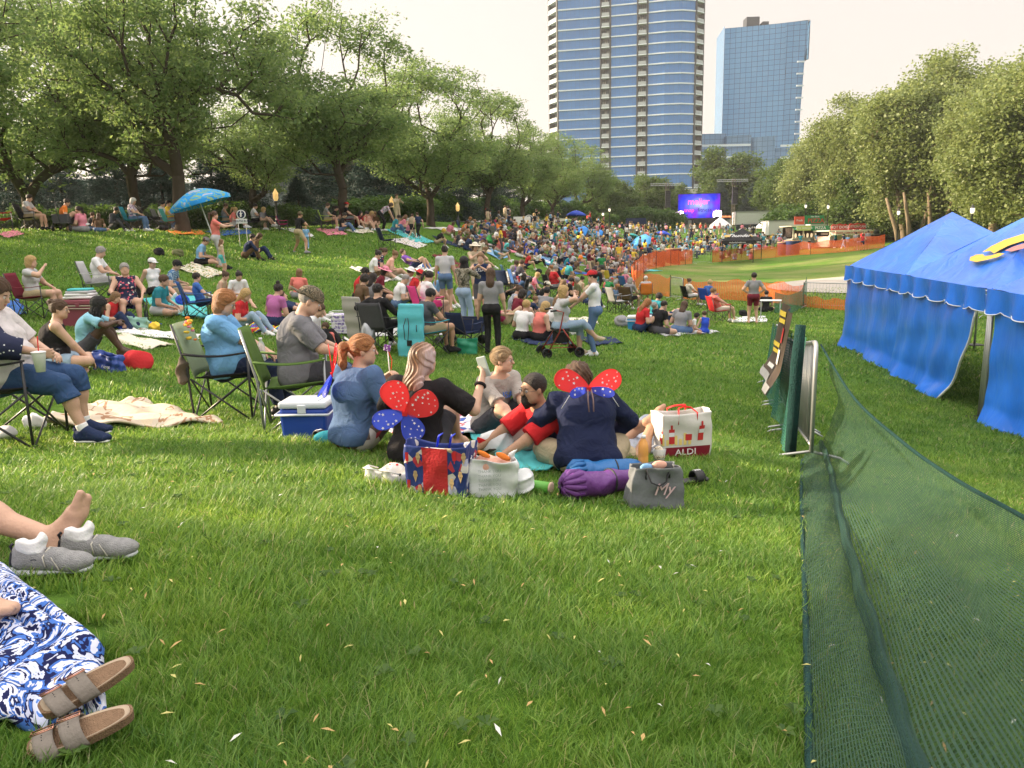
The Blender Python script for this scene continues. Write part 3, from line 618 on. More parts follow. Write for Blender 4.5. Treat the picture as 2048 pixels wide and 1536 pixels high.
# ---------------------------------------------------------------- lamp posts
amber=mat('amber_lantern',(.95,.62,.25),.4,.4,emit=(1,.62,.22,.2)); pale=mat('pale_lantern',(.85,.80,.70),.4,.4,emit=(1,.9,.75,.35)); ironm=mat('black_iron',(.02,.022,.022),.5,.4)
def lamp(px,pyt,t,glass,lb_,H=3.9):
  r=ray(px,pyt)*t; x,y=r[0],r[1]; z=gz(x,y); top=CAMZ+r[2]; H=top-z
  o=empty('street_lamp',(x,y,z),0,lb_,'street lamp','lamp posts along the park')
  m=MB(); m.lathe([(.16,-.2),(.16,.3),(.1,.45),(.06,.6),(.05,H-.75),(.09,H-.72),(.12,H-.66)],n=10); m.build('post',ironm,o,True)
  m=MB(); m.lathe([(.08,H-.62),(.14,H-.5),(.14,H-.3),(.10,H-.24)],n=8); m.build('lantern',glass,o)
  m=MB(); m.lathe([(.16,H-.26),(.09,H-.14),(.04,H-.05),(.02,H)],n=8); m.build('cap',ironm if glass is pale else glass,o)
for a in ((550,377,40,amber,'lit amber street lamp left of the grey corrugated corner'),(783,393,46,amber,'lit amber street lamp between the straight trunk and the V-forked trunk'),(915,405,56,amber,'lit amber street lamp right of the V-forked trunk'),
 (1206,422,100,pale,'thin black street lamp behind the blue umbrella right side'),(1219,413,96,pale,'pale-headed street lamp left of the small banner'),(1320,421,130,pale,'small street lamp left of the screen'),(1612,405,88,pale,'black street lamp behind the pizza booth'),(1657,406,84,pale,'black street lamp above the red and white booth'),(1946,408,52,pale,'street lamp behind the blue tent peak'),(1798,416,70,pale,'dark lamp post with black banner left of the pale trunks'),(973,430,72,pale,'small street lamp behind the crest left of the blue umbrella')):
  lamp(*a)
# ---------------------------------------------------------------- grass blades
def grass_mat():
  m=bpy.data.materials.new('grass_blade'); m.use_nodes=True; t=m.node_tree; n=t.nodes; n.clear(); L=t.links.new
  g=n.new('ShaderNodeNewGeometry'); nz=n.new('ShaderNodeTexNoise'); nz.inputs['Scale'].default_value=1.1; nz.inputs['Detail'].default_value=4; L(g.outputs['Position'],nz.inputs['Vector'])
  r=ramp(t,[(0,(.06,.15,.022)),(.4,(.12,.25,.035)),(.8,(.20,.34,.06)),(.955,(.24,.34,.09)),(.975,(.40,.38,.18))]); L(g.outputs['Random Per Island'],r.inputs[0])
  r2=ramp(t,[(.3,(.62,.72,.7)),(.5,(1,1,1)),(.7,(1.35,1.22,1.1))]); L(nz.outputs['Fac'],r2.inputs[0])
  mu=n.new('ShaderNodeMix'); mu.data_type='RGBA'; mu.blend_type='MULTIPLY'; mu.inputs['Factor'].default_value=1; L(r.outputs[0],mu.inputs['A']); L(r2.outputs[0],mu.inputs['B'])
  d=n.new('ShaderNodeBsdfPrincipled'); d.inputs['Roughness'].default_value=.45; d.inputs['Specular IOR Level'].default_value=.35; L(mu.outputs['Result'],d.inputs['Base Color'])
  tr=n.new('ShaderNodeBsdfTranslucent'); hs=n.new('ShaderNodeHueSaturation'); hs.inputs['Hue'].default_value=.48; hs.inputs['Value'].default_value=1.5; L(mu.outputs['Result'],hs.inputs['Color']); L(hs.outputs[0],tr.inputs['Color'])
  ms=n.new('ShaderNodeMixShader'); ms.inputs[0].default_value=.4; o=n.new('ShaderNodeOutputMaterial'); L(d.outputs[0],ms.inputs[1]); L(tr.outputs[0],ms.inputs[2]); L(ms.outputs[0],o.inputs[0]); return m
GK=[]   # (x,y,r) spots kept free of blades (under blankets and bags)
def build_grass():
  R=np.random.RandomState(3); Vs=[];F4=[];F3=[];base=0
  zones=[(.85,2.2,21000,.055,.0030),(2.2,4.2,9500,.06,.0045),(4.2,8,3300,.062,.0075),(8,15,900,.066,.014),(15,27,210,.08,.028),(27,42,60,.10,.05)]
  for y0,y1,den,h,w in zones:
    xm=y1*.74+.6; A=(y1-y0)*2*xm; N=int(A*den); y=R.uniform(y0,y1,N); x=R.uniform(-xm,xm,N); k=np.abs(x)<y*.74+.5
    x=x[k];y=y[k]
    if True:
      for (cx,cy,rx,ry,a) in GK:
        ca,sa=math.cos(a),math.sin(a); dx=(x-cx)*ca+(y-cy)*sa; dy=-(x-cx)*sa+(y-cy)*ca
        kk=(np.abs(dx)>rx)|(np.abs(dy)>ry); x=x[kk];y=y[kk]
    cl=np.sin(x*5.1+3*np.sin(y*2.1))*np.sin(y*4.7+2*np.sin(x*3.3)); cl2=np.sin(x*17+2*np.sin(y*13))*np.sin(y*19+2*np.sin(x*11))
    n=len(x); z=GZ(x,y)-.004
    L=h*(.55+.75*R.rand(n))*(1+.22*cl+.2*cl2); ta=R.rand(n)*6.283+ .0; ang=1.5*cl+2.2*cl2+R.normal(size=n)*1.1+np.where(R.rand(n)<.3,ta,0)
    ln=np.clip(.45+.5*R.rand(n)+.25*cl2,.1,1.3); dx=np.cos(ang)*np.sin(ln);dy=np.sin(ang)*np.sin(ln);dz=np.cos(ln)
    wa=R.rand(n)*6.283; ww=w*(.6+.8*R.rand(n)); wx=np.cos(wa)*ww*.5; wy=np.sin(wa)*ww*.5
    p=np.stack([x,y,z],1); d=np.stack([dx*.6,dy*.6,np.sqrt(1-.36*(dx**2+dy**2))],1); d2=np.stack([dx,dy,dz*.75],1); W=np.stack([wx,wy,0*wx],1)
    m_=p+d*(L*.5)[:,None]; tp=m_+d2*(L*.6)[:,None]
    V=np.stack([p-W,p+W,m_+W*.85,m_-W*.85,tp],1).reshape(-1,3); i=np.arange(n)*5+base
    Vs.append(V); F4.append(np.stack([i,i+1,i+2,i+3],1)); F3.append(np.stack([i+3,i+2,i+4],1)); base+=n*5
  me=npmesh('grass',np.concatenate(Vs),np.concatenate(F4),np.concatenate(F3),smooth=False); me.materials.append(grass_mat())
  o=link('grass',me); tag(o,'short mown green lawn grass with scattered pale blades','grass',kind='stuff'); print('blades',base//5)
# ---------------------------------------------------------------- blue tents
def uvsheet(name,fn,nu,nv,lu,lv,mat_,parent=None,smooth=True,solid=0):
  V=[tuple(fn(i/nu,j/nv)) for j in range(nv+1) for i in range(nu+1)]
  F=[(j*(nu+1)+i,j*(nu+1)+i+1,(j+1)*(nu+1)+i+1,(j+1)*(nu+1)+i) for j in range(nv) for i in range(nu)]
  me=bpy.data.meshes.new(name); me.from_pydata(V,[],F); u=me.uv_layers.new(name='UVMap'); k=0
  for j in range(nv):
    for i in range(nu):
      for (a,b) in ((i,j),(i+1,j),(i+1,j+1),(i,j+1)): u.data[k].uv=(a/nu*lu,b/nv*lv); k+=1
  if smooth: me.polygons.foreach_set('use_smooth',[True]*len(F))
  o=link(name,me,parent,mat_)
  if solid: m=o.modifiers.new('s','SOLIDIFY'); m.thickness=solid; m.offset=0
  return o
def tarp(name,col):
  m,t,b=principled(name,.30,.8); L=t.links.new; g=t.nodes.new('ShaderNodeNewGeometry')
  n=t.nodes.new('ShaderNodeTexNoise'); n.inputs['Scale'].default_value=1.6; n.inputs['Detail'].default_value=5; L(g.outputs['Position'],n.inputs['Vector'])
  r=ramp(t,[(.3,[c*.8 for c in col]),(.7,[min(1,c*1.2) for c in col])]); L(n.outputs['Fac'],r.inputs[0]); L(r.outputs[0],b.inputs['Base Color'])
  mp=t.nodes.new('ShaderNodeMapping'); mp.inputs['Scale'].default_value=(3,3,1.2); L(g.outputs['Position'],mp.inputs[0])
  n2=t.nodes.new('ShaderNodeTexNoise'); n2.inputs['Scale'].default_value=1; n2.inputs['Detail'].default_value=3; n2.inputs['Distortion'].default_value=1.2; L(mp.outputs[0],n2.inputs['Vector'])
  bp=t.nodes.new('ShaderNodeBump'); bp.inputs['Strength'].default_value=.42; bp.inputs['Distance'].default_value=.06; L(n2.outputs['Fac'],bp.inputs['Height']); L(bp.outputs['Normal'],b.inputs['Normal'])
  b.inputs['Subsurface Weight'].default_value=0; MATS[name]=m; return m
tb=tarp('blue_vinyl',(.02,.19,.84)); galv=mat('galvanised_steel',(.42,.43,.43),.4,.5,metal=.6,var=.15); whitem=mat('white_trim',(.78,.78,.78),.5,.3); blackp=mat('black_plastic',(.015,.015,.017),.5,.4)
TA_=ground(1690,690); TD=ground(1962,838); dv=Vector((TD.x-TA_.x,TD.y-TA_.y,0)); TL=dv.length; dv.normalize(); rv=Vector((-dv.y,dv.x,0));
if rv.x<0: rv=-rv
bay=TL/1.93
def tp(s,r=0,h=0): # point along the front line
  p=TA_+dv*s+rv*r; return Vector((p.x,p.y,TA_.z+(TD.z-TA_.z)*s/TL+h))
EH=2.12
def tent(s0,s1,label,logo=False,peak=1.30):
  t=empty('frame_tent',tp(s0),0,label,'tent','blue frame tents'); I=Vector(tp(s0))
  w_=bay*.74; c=[tp(s0,0,EH),tp(s1,0,EH),tp(s1,w_,EH),tp(s0,w_,EH)]; pk=sum(c,Vector())/4+Vector((0,0,peak))
  def rf(k):
    a,b_=c[k],c[(k+1)%4]
    def f(u,v):
      p=a.lerp(b_,u).lerp(pk,v); sag=-.10*math.sin(math.pi*u)*(1-v)*math.sin(math.pi*min(1,v*1.4+.15)); return p+Vector((0,0,sag+.012*math.sin(u*23+v*9)*(1-v)))-I
    return f
  for k in range(4): uvsheet('roof_panel',rf(k),16,10,4,3,tb,t)
  for k in range(4):
    a,b_=c[k]-I,c[(k+1)%4]-I; ns=9; nrm=(b_-a).cross(Vector((0,0,1))).normalized()*(-.04); N=ns*8
    if k==0: nrm=-rv*.11
    def vf(u,v):
      ph=(u*ns)%1; dep=.33+.055*math.sqrt(max(0,math.sin(math.pi*ph))) ; return a.lerp(b_,u)+nrm*(1+.6*math.sin(u*31)*v)+Vector((0,0,.01-dep*v))
    uvsheet('valance',vf,N,4,4,.3,tb,t)
    m=MB(); m.tube([vf(i/N,1.0) for i in range(N+1)],.009,4,cap=False); m.build('piping',whitem,t)
  m0=None
  for (s,r) in ((s0,0),(s1,0),(s0,w_),(s1,w_)):
    m=MB(); b0=tp(s,r,-.1)-I; b1=tp(s,r,EH-.02)-I; m.tube([b0,b1],.028,10); m.build('pole',galv,t,True)
    m=MB(); m.box(tp(s,r,.01)-I,(.4,.4,.02)); m.build('base_plate',blackp,t)
  for (s,r,s2,r2) in ((s0,0,s1,0),(s0,w_,s1,w_),(s0,0,s0,w_),(s1,0,s1,w_)):
    m=MB(); m.tube([tp(s,r,EH-.05)-I,tp(s2,r2,EH-.05)-I],.025,8); m.build('eave_rail',galv,t,True)
  for q in c: m=MB(); m.tube([q-I-Vector((0,0,.04)),pk-I-Vector((0,0,.04))],.022,6); m.build('rafter',galv,t,True)
  return t,I,c,pk
def curtain(t,I,s0,s1,seed,bot0=None,bot1=None,r=-.05,name='side_wall',amp=.05,nf=5):
  R=random.Random(seed); ph=[R.random()*6 for _ in range(4)]
  b0=s0 if bot0 is None else bot0; b1=s1 if bot1 is None else bot1
  def f(u,v):
    s=(s0+(s1-s0)*u)*(1-v**1.5)+(b0+(b1-b0)*u)*(v**1.5)
    fold=amp*(.15+v*.9)*(math.sin(u*nf*2.1+ph[0]+.6*math.sin(v*3+ph[1]))+.5*math.sin(u*nf*5.3+ph[2]+v*1.5))+.012*math.sin(v*17+u*4)
    kick=.16*max(0,v-.86)/.14*(.4+.5*math.sin(u*5+ph[3])**2)
    h=EH-.06-(EH-.075)*v; return tp(s,r-fold-kick,h)-I
  o=uvsheet(name,f,90,40,s1-s0,EH,tb,t); return o,f
t1,I1,c1,pk1=tent(0,bay,'farther blue frame tent with pyramid roof, plain sunlit left slope')
t2,I2,c2,pk2=tent(bay+.03,TL+.0,'middle blue frame tent with yellow swoosh on its roof and an open flap')
t3,I3,c3,pk3=tent(TL+.06,TL+.06+bay,'nearest blue frame tent cut by the right edge of the picture')
curtain(t1,I1,.05,bay+.1,1)
o,f=curtain(t2,I2,bay+.05,TL-.28,2,bot0=bay-.35,bot1=TL-1.5)
m=MB(); m.tube([f(1,j/30)-rv*.015 for j in range(31)],.022,5); m.build('wall_hem',whitem,o,True)
curtain(t3,I3,TL+.32,TL+bay,4,bot0=TL+.28)
m=MB(); m.tube([tp(TL-.2,.05,-.05)-I2,tp(TL-.04,0,EH-.05)-I2],.03,10); m.build('pole',galv,t2,True)
m=MB(); m.box(tp(TL-.12,-.02,EH-.2)-I2,(.02,.16,.22)); m.build('label_tag',whitem,t2)
def rp(px,py,p0,n):
  r=Vector(ray(px,py)); o_=Vector((0,0,CAMZ)); t=(p0-o_).dot(n)/r.dot(n); return o_+r*t
nrm=(c2[1]-c2[0]).cross(pk2-c2[0]).normalized();
if nrm.z<0: nrm=-nrm
def paint(name,pts,mat_,t,I,lift=.035):
  m=MB(); q=[rp(x,y,c2[0],nrm)+nrm*lift-I for x,y in pts]; m.add(q,[tuple(range(len(q)))]); bm=bmesh.new(); o=m.build(name,mat_,t)
  return o
yel=mat('yellow_print',(.90,.55,.05),.45,.4,var=.06); pinkp=mat('pink_print',(.75,.25,.22),.45,.4)
paint('printed_swoosh',[(1941,524),(1943,517),(1955,512),(1968,511),(1972,515),(1983,514),(2000,509),(2012,510),(1999,517),(1975,523),(1955,527)],yel,t2,I2)
paint('printed_swoosh',[(1967,507),(1985,495),(2010,483),(2048,471),(2090,462),(2090,476),(2048,485),(2020,494),(2002,503),(1990,510),(1983,505)],yel,t2,I2)
paint('printed_swoosh',[(2012,504),(2030,496),(2060,487),(2090,482),(2090,494),(2050,500),(2025,506)],pinkp,t2,I2)
# ---------------------------------------------------------------- steel barriers and green mesh
def meshmat(name,col,per_u,per_v,open_,wu=.35,wv=.35,rough=.8):
  m=bpy.data.materials.new(name); m.use_nodes=True; t=m.node_tree; n=t.nodes; n.clear(); L=t.links.new
  uv=n.new('ShaderNodeUVMap'); s=n.new('ShaderNodeSeparateXYZ'); L(uv.outputs[0],s.inputs[0])
  nz=n.new('ShaderNodeTexNoise'); nz.inputs['Scale'].default_value=9; L(uv.outputs[0],nz.inputs['Vector'])
  def M(op,a,b=None,l=None):
    q=n.new('ShaderNodeMath'); q.operation=op; L(a,q.inputs[0])
    if b is not None: q.inputs[1].default_value=b
    if l is not None: L(l,q.inputs[1])
    return q.outputs[0]
  a=M('LESS_THAN',M('FRACT',M('DIVIDE',s.outputs[0],per_u)),wu); b=M('LESS_THAN',M('FRACT',M('DIVIDE',s.outputs[1],per_v)),wv)
  st=M('MAXIMUM',a,l=b); f=M('ADD',M('MULTIPLY',st,open_[1]-open_[0]),open_[0]); f=M('ADD',f,l=M('MULTIPLY',M('SUBTRACT',nz.outputs['Fac'],.5),.25))
  d=n.new('ShaderNodeBsdfPrincipled'); d.inputs['Base Color'].default_value=(*col,1); d.inputs['Roughness'].default_value=rough; d.inputs['Specular IOR Level'].default_value=.3
  tr=n.new('ShaderNodeBsdfTransparent'); mx=n.new('ShaderNodeMixShader'); o=n.new('ShaderNodeOutputMaterial')
  L(f,mx.inputs[0]); L(tr.outputs[0],mx.inputs[1]); L(d.outputs[0],mx.inputs[2]); L(mx.outputs[0],o.inputs[0]); MATS[name]=m; return m
gmesh=meshmat('green_mesh_near',(.026,.066,.042),.05,.016,(.20,.86),.14,.42)
gmesh2=meshmat('green_mesh_far',(.03,.14,.10),.03,.03,(.5,.85)); gdark=mat('green_mesh_roll',(.012,.05,.045),.85,.2,var=.4,scale=30,bump=1,bscale=90)
def poly(pts,f):
  f=max(0,min(.99999,f))*(len(pts)-1); i=int(f); a,b=pts[i],pts[i+1]; k=f-i
  p0=pts[max(0,i-1)]; p3=pts[min(len(pts)-1,i+2)]
  return .5*((2*a)+(b-p0)*k+(2*p0-5*a+4*b-p3)*k*k+(3*a-p0-3*b+p3)*k*k*k)
A_=[ground(x,y)+Vector((0,0,.03)) for x,y in ((1604,925),(1602,965),(1604,1060),(1611,1250),(1618,1520),(1622,1800))]
B_=[ground(x,y)+Vector((0,0,.09)) for x,y in ((1640,905),(1658,960),(1678,1060),(1722,1250),(1798,1520),(1880,1800))]
C_=[at(1642,690,6.9),at(1705,792,5.6),at(1800,880,4.5),at(1905,955,3.7),at(2050,1036,3.0),at(2250,1150,2.3)]
fence=empty('mesh_screen',A_[0],0,'nearest green debris mesh sagging from the barrier end down to the grass','mesh fence','green mesh screens')
IF=Vector(A_[0])
uvsheet('ground_flap',lambda u,v:(poly(A_,u).lerp(poly(B_,u),v)+Vector((0,0,.05*math.sin(math.pi*v)+.012*math.sin(u*40+v*7)))-IF),60,8,6.5,.5,gmesh,fence)
def bc(u,v):
  b=poly(B_,u);c=poly(C_,u); p=b.lerp(c,v); out=Vector((.16,.02,0)); p+=out*math.sin(math.pi*v)*(1-u*.3)+Vector((.02*math.sin(v*15+u*5),0,-.05*math.sin(math.pi*v)))*math.sin(u*9+v*2); return p-IF
uvsheet('mesh_panel',bc,70,24,6.5,1.25,gmesh,fence)
m=MB(); m.tube([poly(C_,i/50)-IF for i in range(51)],.010,6,flat=1); m.build('top_hem',gdark,fence,True)
m=MB(); m.tube([poly(A_,i/50)-IF for i in range(51)],.012,6); m.build('bottom_hem',gdark,fence,True)
uvsheet('gathered_fold',lambda u,v:(poly(B_,u)+Vector((-.026+.05*v+.006*math.sin(u*60),0,.012+.06*math.sin(math.pi*v)*(.6+.4*math.sin(u*13))))-IF),60,8,6.5,.25,meshmat('green_mesh_fold',(.010,.042,.034),.05,.016,(.45,.92),.12,.5),fence)
def barrier(p,q,label,name='crowd_barrier',H=1.1,group='steel crowd barriers',nb=18):
  p=Vector(p);q=Vector(q); d=(q-p); L_=d.length; o=empty(name,p,0,label,'barrier',group); up=Vector((0,0,1)); dn=d.normalized(); side=Vector((-dn.y,dn.x,0)).normalized()
  m=MB(); r=.02
  m.tube([up*.12,up*(H-.12),dn*.05+up*(H-.03),dn*.14+up*H,d-dn*.14+up*H,d-dn*.05+up*(H-.03),d+up*(H-.12),d+up*.12],r,8); m.build('frame',galv,o,True)
  m=MB(); m.tube([up*.18,d+up*.18],.016,6); m.build('bottom_rail',galv,o,True)
  for i in range(1,nb):
    m=MB(); m.tube([d*(i/nb)+up*.18,d*(i/nb)+up*(H-.01)],.007,5); m.build('bar',galv,o,True)
  for e in (dn*.12,d-dn*.12):
    m=MB(); m.tube([e-side*.33+up*.01,e-side*.25+up*.06,e+up*.11,e+side*.25+up*.06,e+side*.33+up*.01],.014,6); m.build('foot',galv,o,True)
  return o
g1=ground(1621,930); g2=ground(1590,812); g3=ground(1552,722); g4=ground(1522,664)
bn=Vector((g1.x,g1.y,g1.z));
dirb=(g4-g1); dirb.z=0; dirb.normalize()
segs=[g1,g1+dirb*2.5,g1+dirb*5.05,g1+dirb*7.6]
for p in segs: p.z=gz(p.x,p.y)
lab=['steel crowd barrier at the near end of the mesh line','second steel barrier of the line, behind the dark banner','third steel barrier of the line, beside the standing man in grey']
for i in range(3): barrier(segs[i],segs[i+1]-dirb*.06,lab[i])
e2=[s+Vector((0,0,1.12)) for s in segs]
fm=empty('mesh_screen',segs[0],0,'green debris mesh hung over the barrier line beside the lawn','mesh fence','green mesh screens')
sd=Vector((-dirb.y,dirb.x,0));
if sd.x>0: sd=-sd
uvsheet('mesh_panel',lambda u,v:(segs[0].lerp(segs[3],.04+u*.96)+sd*(.06+.10*v+.05*v*math.sin(u*22)+.02*math.sin(u*57))+Vector((0,0,1.13-.06*math.sin(u*9)**2-1.1*v))-segs[0]),90,14,7.5,1.1,gmesh2,fm)
m=MB(); q=segs[0].lerp(segs[3],.03)+sd*.16-segs[0]; m.tube([q+Vector((0,0,-.02)),q+Vector((0.01,0,.4)),q+Vector((.03,.02,.9)),q+Vector((.05,.02,1.24))],[.05,.052,.055,.045],12); m.build('rolled_mesh',gdark,fm,True)
ban=empty('banner',segs[0]+dirb*1.6,0,'dark brown banner with yellow lettering blocks draped over the mesh','banner')
bm_=mat('banner_vinyl',(.085,.06,.045),.5,.4,var=.25,scale=3); IB=segs[0]+dirb*1.6
def bf(u,v):
  s=1.7+1.7*u-.15*v; return segs[0]+dirb*s+sd*(.10+.15*v+.35*max(0,v-.72)+.03*math.sin(u*9))+Vector((0,0,1.19-.88*v))-IB
uvsheet('cloth',bf,20,20,2,1,bm_,ban)
def onban(name,u0,u1,v0,v1,mt):
  uvsheet(name,lambda u,v: bf(u0+(u1-u0)*u,v0+(v1-v0)*v)+sd*.012+Vector((0,0,.006)),6,6,1,1,mt,ban)
yl=mat('banner_yellow',(.85,.62,.08),.5,.3); wl_=mat('banner_white',(.7,.7,.68),.5,.3); rd_=mat('banner_red',(.5,.04,.04),.5,.3)
onban('printed_letters',.62,.86,.10,.17,yl); onban('printed_letters',.60,.80,.20,.26,yl); onban('printed_letters',.62,.84,.52,.58,yl); onban('printed_letters',.62,.8,.61,.66,yl)
onban('printed_photo',.12,.42,.22,.40,rd_); onban('printed_photo',.10,.44,.48,.66,wl_); onban('printed_edge',.0,1.,.9,.99,mat('banner_grey',(.4,.39,.38),.5,.3)); onban('printed_letters',.55,.75,.8,.85,wl_)
b1=ground(1606,616); b2=ground(1712,622); dd=(b2-b1).normalized()
for i in range(3):
  p=b1+dd*(i*2.45); q=p+dd*2.35; p.z=gz(p.x,p.y); q.z=gz(q.x,q.y)
  barrier(p,q,('far steel barrier left of the tent pole','far steel barrier just behind the tent pole','far steel barrier hidden by the tent wall')[i],nb=16)
gp=[ground(x,y) for x,y in ((1548,626),(1575,628),(1600,622),(1611,612))]; hh=[.85,.75,.85,1.35]
o=empty('mesh_screen',gp[0],0,'loose green mesh bunched at the corner of the far steel barrier','mesh fence','green mesh screens')
uvsheet('mesh_panel',lambda u,v:(poly(gp,u)+Vector((0,-.25*v*math.sin(u*7),(hh[int(min(2.99,u*3))]*(1-(u*3)%1)+hh[int(min(2.99,u*3))+1]*((u*3)%1) if u<.999 else hh[3])*(1-v)))-gp[0]),24,8,4,1,gmesh2,o)
onet=meshmat('orange_net',(.95,.16,.04),.09,.06,(.30,.75),.4,.4)
def net(pts,label,H=1.0,seed=0,per=2.6):
  P=[ground(*p) for p in pts]; o=empty('safety_fence',P[0],0,label,'fence','orange safety nets'); R=random.Random(seed); I=P[0]; D=[0]
  for a,b_ in zip(P,P[1:]): D.append(D[-1]+(b_-a).length)
  L_=D[-1]
  def lp(u):
    s=u*L_;
    for i in range(len(P)-1):
      if s<=D[i+1]+1e-6: k=(s-D[i])/(D[i+1]-D[i]); q=P[i].lerp(P[i+1],k); q.z=gz(q.x,q.y); return q
    return P[-1]
  N=max(20,int(L_*1.5)); uvsheet('net',lambda u,v:lp(u)-I+Vector((0,0,.05+(H-.14*abs(math.sin(u*L_/per*math.pi))-.05*math.sin(u*31+seed))*(1-v)))+Vector((.03*math.sin(u*50+v*3),.06*math.sin(u*37),0)),N,4,L_,H,onet,o)
  n=int(L_/per)
  for i in range(n+1): q=lp(i/n)-I; m=MB(); m.tube([q+Vector((0,0,-.1)),q+Vector((0,0,H+.08))],.02,5); m.build('stake',ironm,o)
net([(1262,572),(1285,547),(1300,540),(1335,533),(1384,528)],'orange net from the left corner of the field to the grey panel',1.35,1)
net([(1424,526),(1470,522),(1552,516)],'orange net behind the field below the black canopy',1.2,2)
net([(1552,516),(1600,511),(1700,504),(1768,496)],'orange net in front of the snack booths',1.25,3)
net([(1262,572),(1290,585),(1340,596)],'bright orange net left of the seated onlookers',1.1,4)
net([(1366,601),(1450,601),(1530,606),(1606,614)],'orange net behind the two camp chairs and the standing man',1.0,5)
net([(1606,616),(1700,624),(1790,632)],'orange net running behind the blue tent',.55,6)
barrier(ground(1341,597),ground(1365,602),'steel panel wrapped in grey cloth between two orange nets',nb=10)
barrier(ground(1386,528),ground(1421,527),'steel panel in the far orange net below the crowd',H=1.25,nb=12)
# ---------------------------------------------------------------- stage, booths, vehicles
scr_t=135; sc=at(1398,412,scr_t)
stg=empty('stage',(sc.x,sc.y+1,gz(sc.x,sc.y)),math.radians(-4),'low outdoor stage with grey skirt under the screen','stage')
stz=stg.location.z; Zd=at(1398,437,scr_t).z-stz
m=MB(); m.box((0,1,Zd/2-.2),(10.5,6,Zd+.4)); m.build('deck',mat('stage_skirt',(.30,.31,.32),.8,.2),stg)
m=MB(); m.box((0,-2.05,Zd-.1),(10.7,.2,.25)); m.build('edge_trim',blackp,stg)
for x,w_ in ((-3.9,1.0),(-2.5,.8),(.6,3.8),(4.0,1.0)): m=MB(); m.box((x,-2.6,Zd-.55),(w_,.8,.9)); m.build('monitor_speaker',blackp,stg)
ws=82/FPX*scr_t; hs_=47/FPX*scr_t
so=empty('video_screen',sc,math.radians(-6),'glowing blue and purple video screen above the stage','screen')
m=MB(); m.box((0,.15,0),(ws+.2,.28,hs_+.2)); m.build('casing',blackp,so)
def scrmat():
  m=bpy.data.materials.new('screen_image'); m.use_nodes=True; t=m.node_tree; n=t.nodes; n.clear(); L=t.links.new
  tc=n.new('ShaderNodeTexCoord'); mp=n.new('ShaderNodeMapping'); mp.inputs['Scale'].default_value=(1/ws*1.15,1,1/hs_); L(tc.outputs['Object'],mp.inputs[0])
  g=n.new('ShaderNodeTexGradient'); g.gradient_type='SPHERICAL'; L(mp.outputs[0],g.inputs[0])
  nz=n.new('ShaderNodeTexNoise'); nz.inputs['Scale'].default_value=.5; L(tc.outputs['Object'],nz.inputs[0])
  wv=n.new('ShaderNodeTexWave'); wv.wave_type='RINGS'; wv.rings_direction='SPHERICAL'; wv.inputs['Scale'].default_value=.35; wv.inputs['Distortion'].default_value=2; L(tc.outputs['Object'],wv.inputs[0])
  ad=n.new('ShaderNodeMath'); ad.operation='MULTIPLY_ADD'; L(wv.outputs['Fac'],ad.inputs[0]); ad.inputs[1].default_value=.06; L(g.outputs['Fac'],ad.inputs[2])
  r=ramp(t,[(.30,(.05,.01,.45)),(.5,(.02,.04,.75)),(.66,(.10,.12,.95)),(.8,(.22,.30,1)),(1,(.45,.60,1))]); L(ad.outputs[0],r.inputs[0])
  mx=n.new('ShaderNodeMix'); mx.data_type='RGBA'; mx.inputs['B'].default_value=(.25,.02,.8,1); mr=n.new('ShaderNodeMapRange'); mr.inputs[1].default_value=.5; mr.inputs[2].default_value=.7; L(nz.outputs['Fac'],mr.inputs[0]); L(mr.outputs[0],mx.inputs['Factor']); L(r.outputs[0],mx.inputs['A'])
  e=n.new('ShaderNodeEmission'); e.inputs['Strength'].default_value=.5; L(mx.outputs['Result'],e.inputs[0]); o=n.new('ShaderNodeOutputMaterial'); L(e.outputs[0],o.inputs[0]); return m
m=MB(); m.add([(-ws/2,0,-hs_/2),(ws/2,0,-hs_/2),(ws/2,0,hs_/2),(-ws/2,0,hs_/2)],[(0,1,2,3)]); m.build('display',scrmat(),so)
def emi(name,col,s):
  m=bpy.data.materials.new(name); m.use_nodes=True; t=m.node_tree; t.nodes.clear(); e=t.nodes.new('ShaderNodeEmission'); e.inputs[0].default_value=(*col,1); e.inputs[1].default_value=s; o=t.nodes.new('ShaderNodeOutputMaterial'); t.links.new(e.outputs[0],o.inputs[0]); MATS[name]=m; return m
ep=emi('screen_pink',(1,.10,.35),1.0); en=emi('screen_navy',(.01,.01,.12),.5); er=emi('screen_red',(.9,.05,.25),.9)
RX=(math.radians(90),0,0)
text_obj('meijer','screen_text',ep,1.55,so,(-.1,-.05,hs_*.18),RX,.01,space=.95)
text_obj('snap','screen_text',er,1.0,so,(-1.7,-.05,-hs_*.17),RX,.01); text_obj('fitness','screen_text',en,.95,so,(1.0,-.05,-hs_*.17),RX,.01)
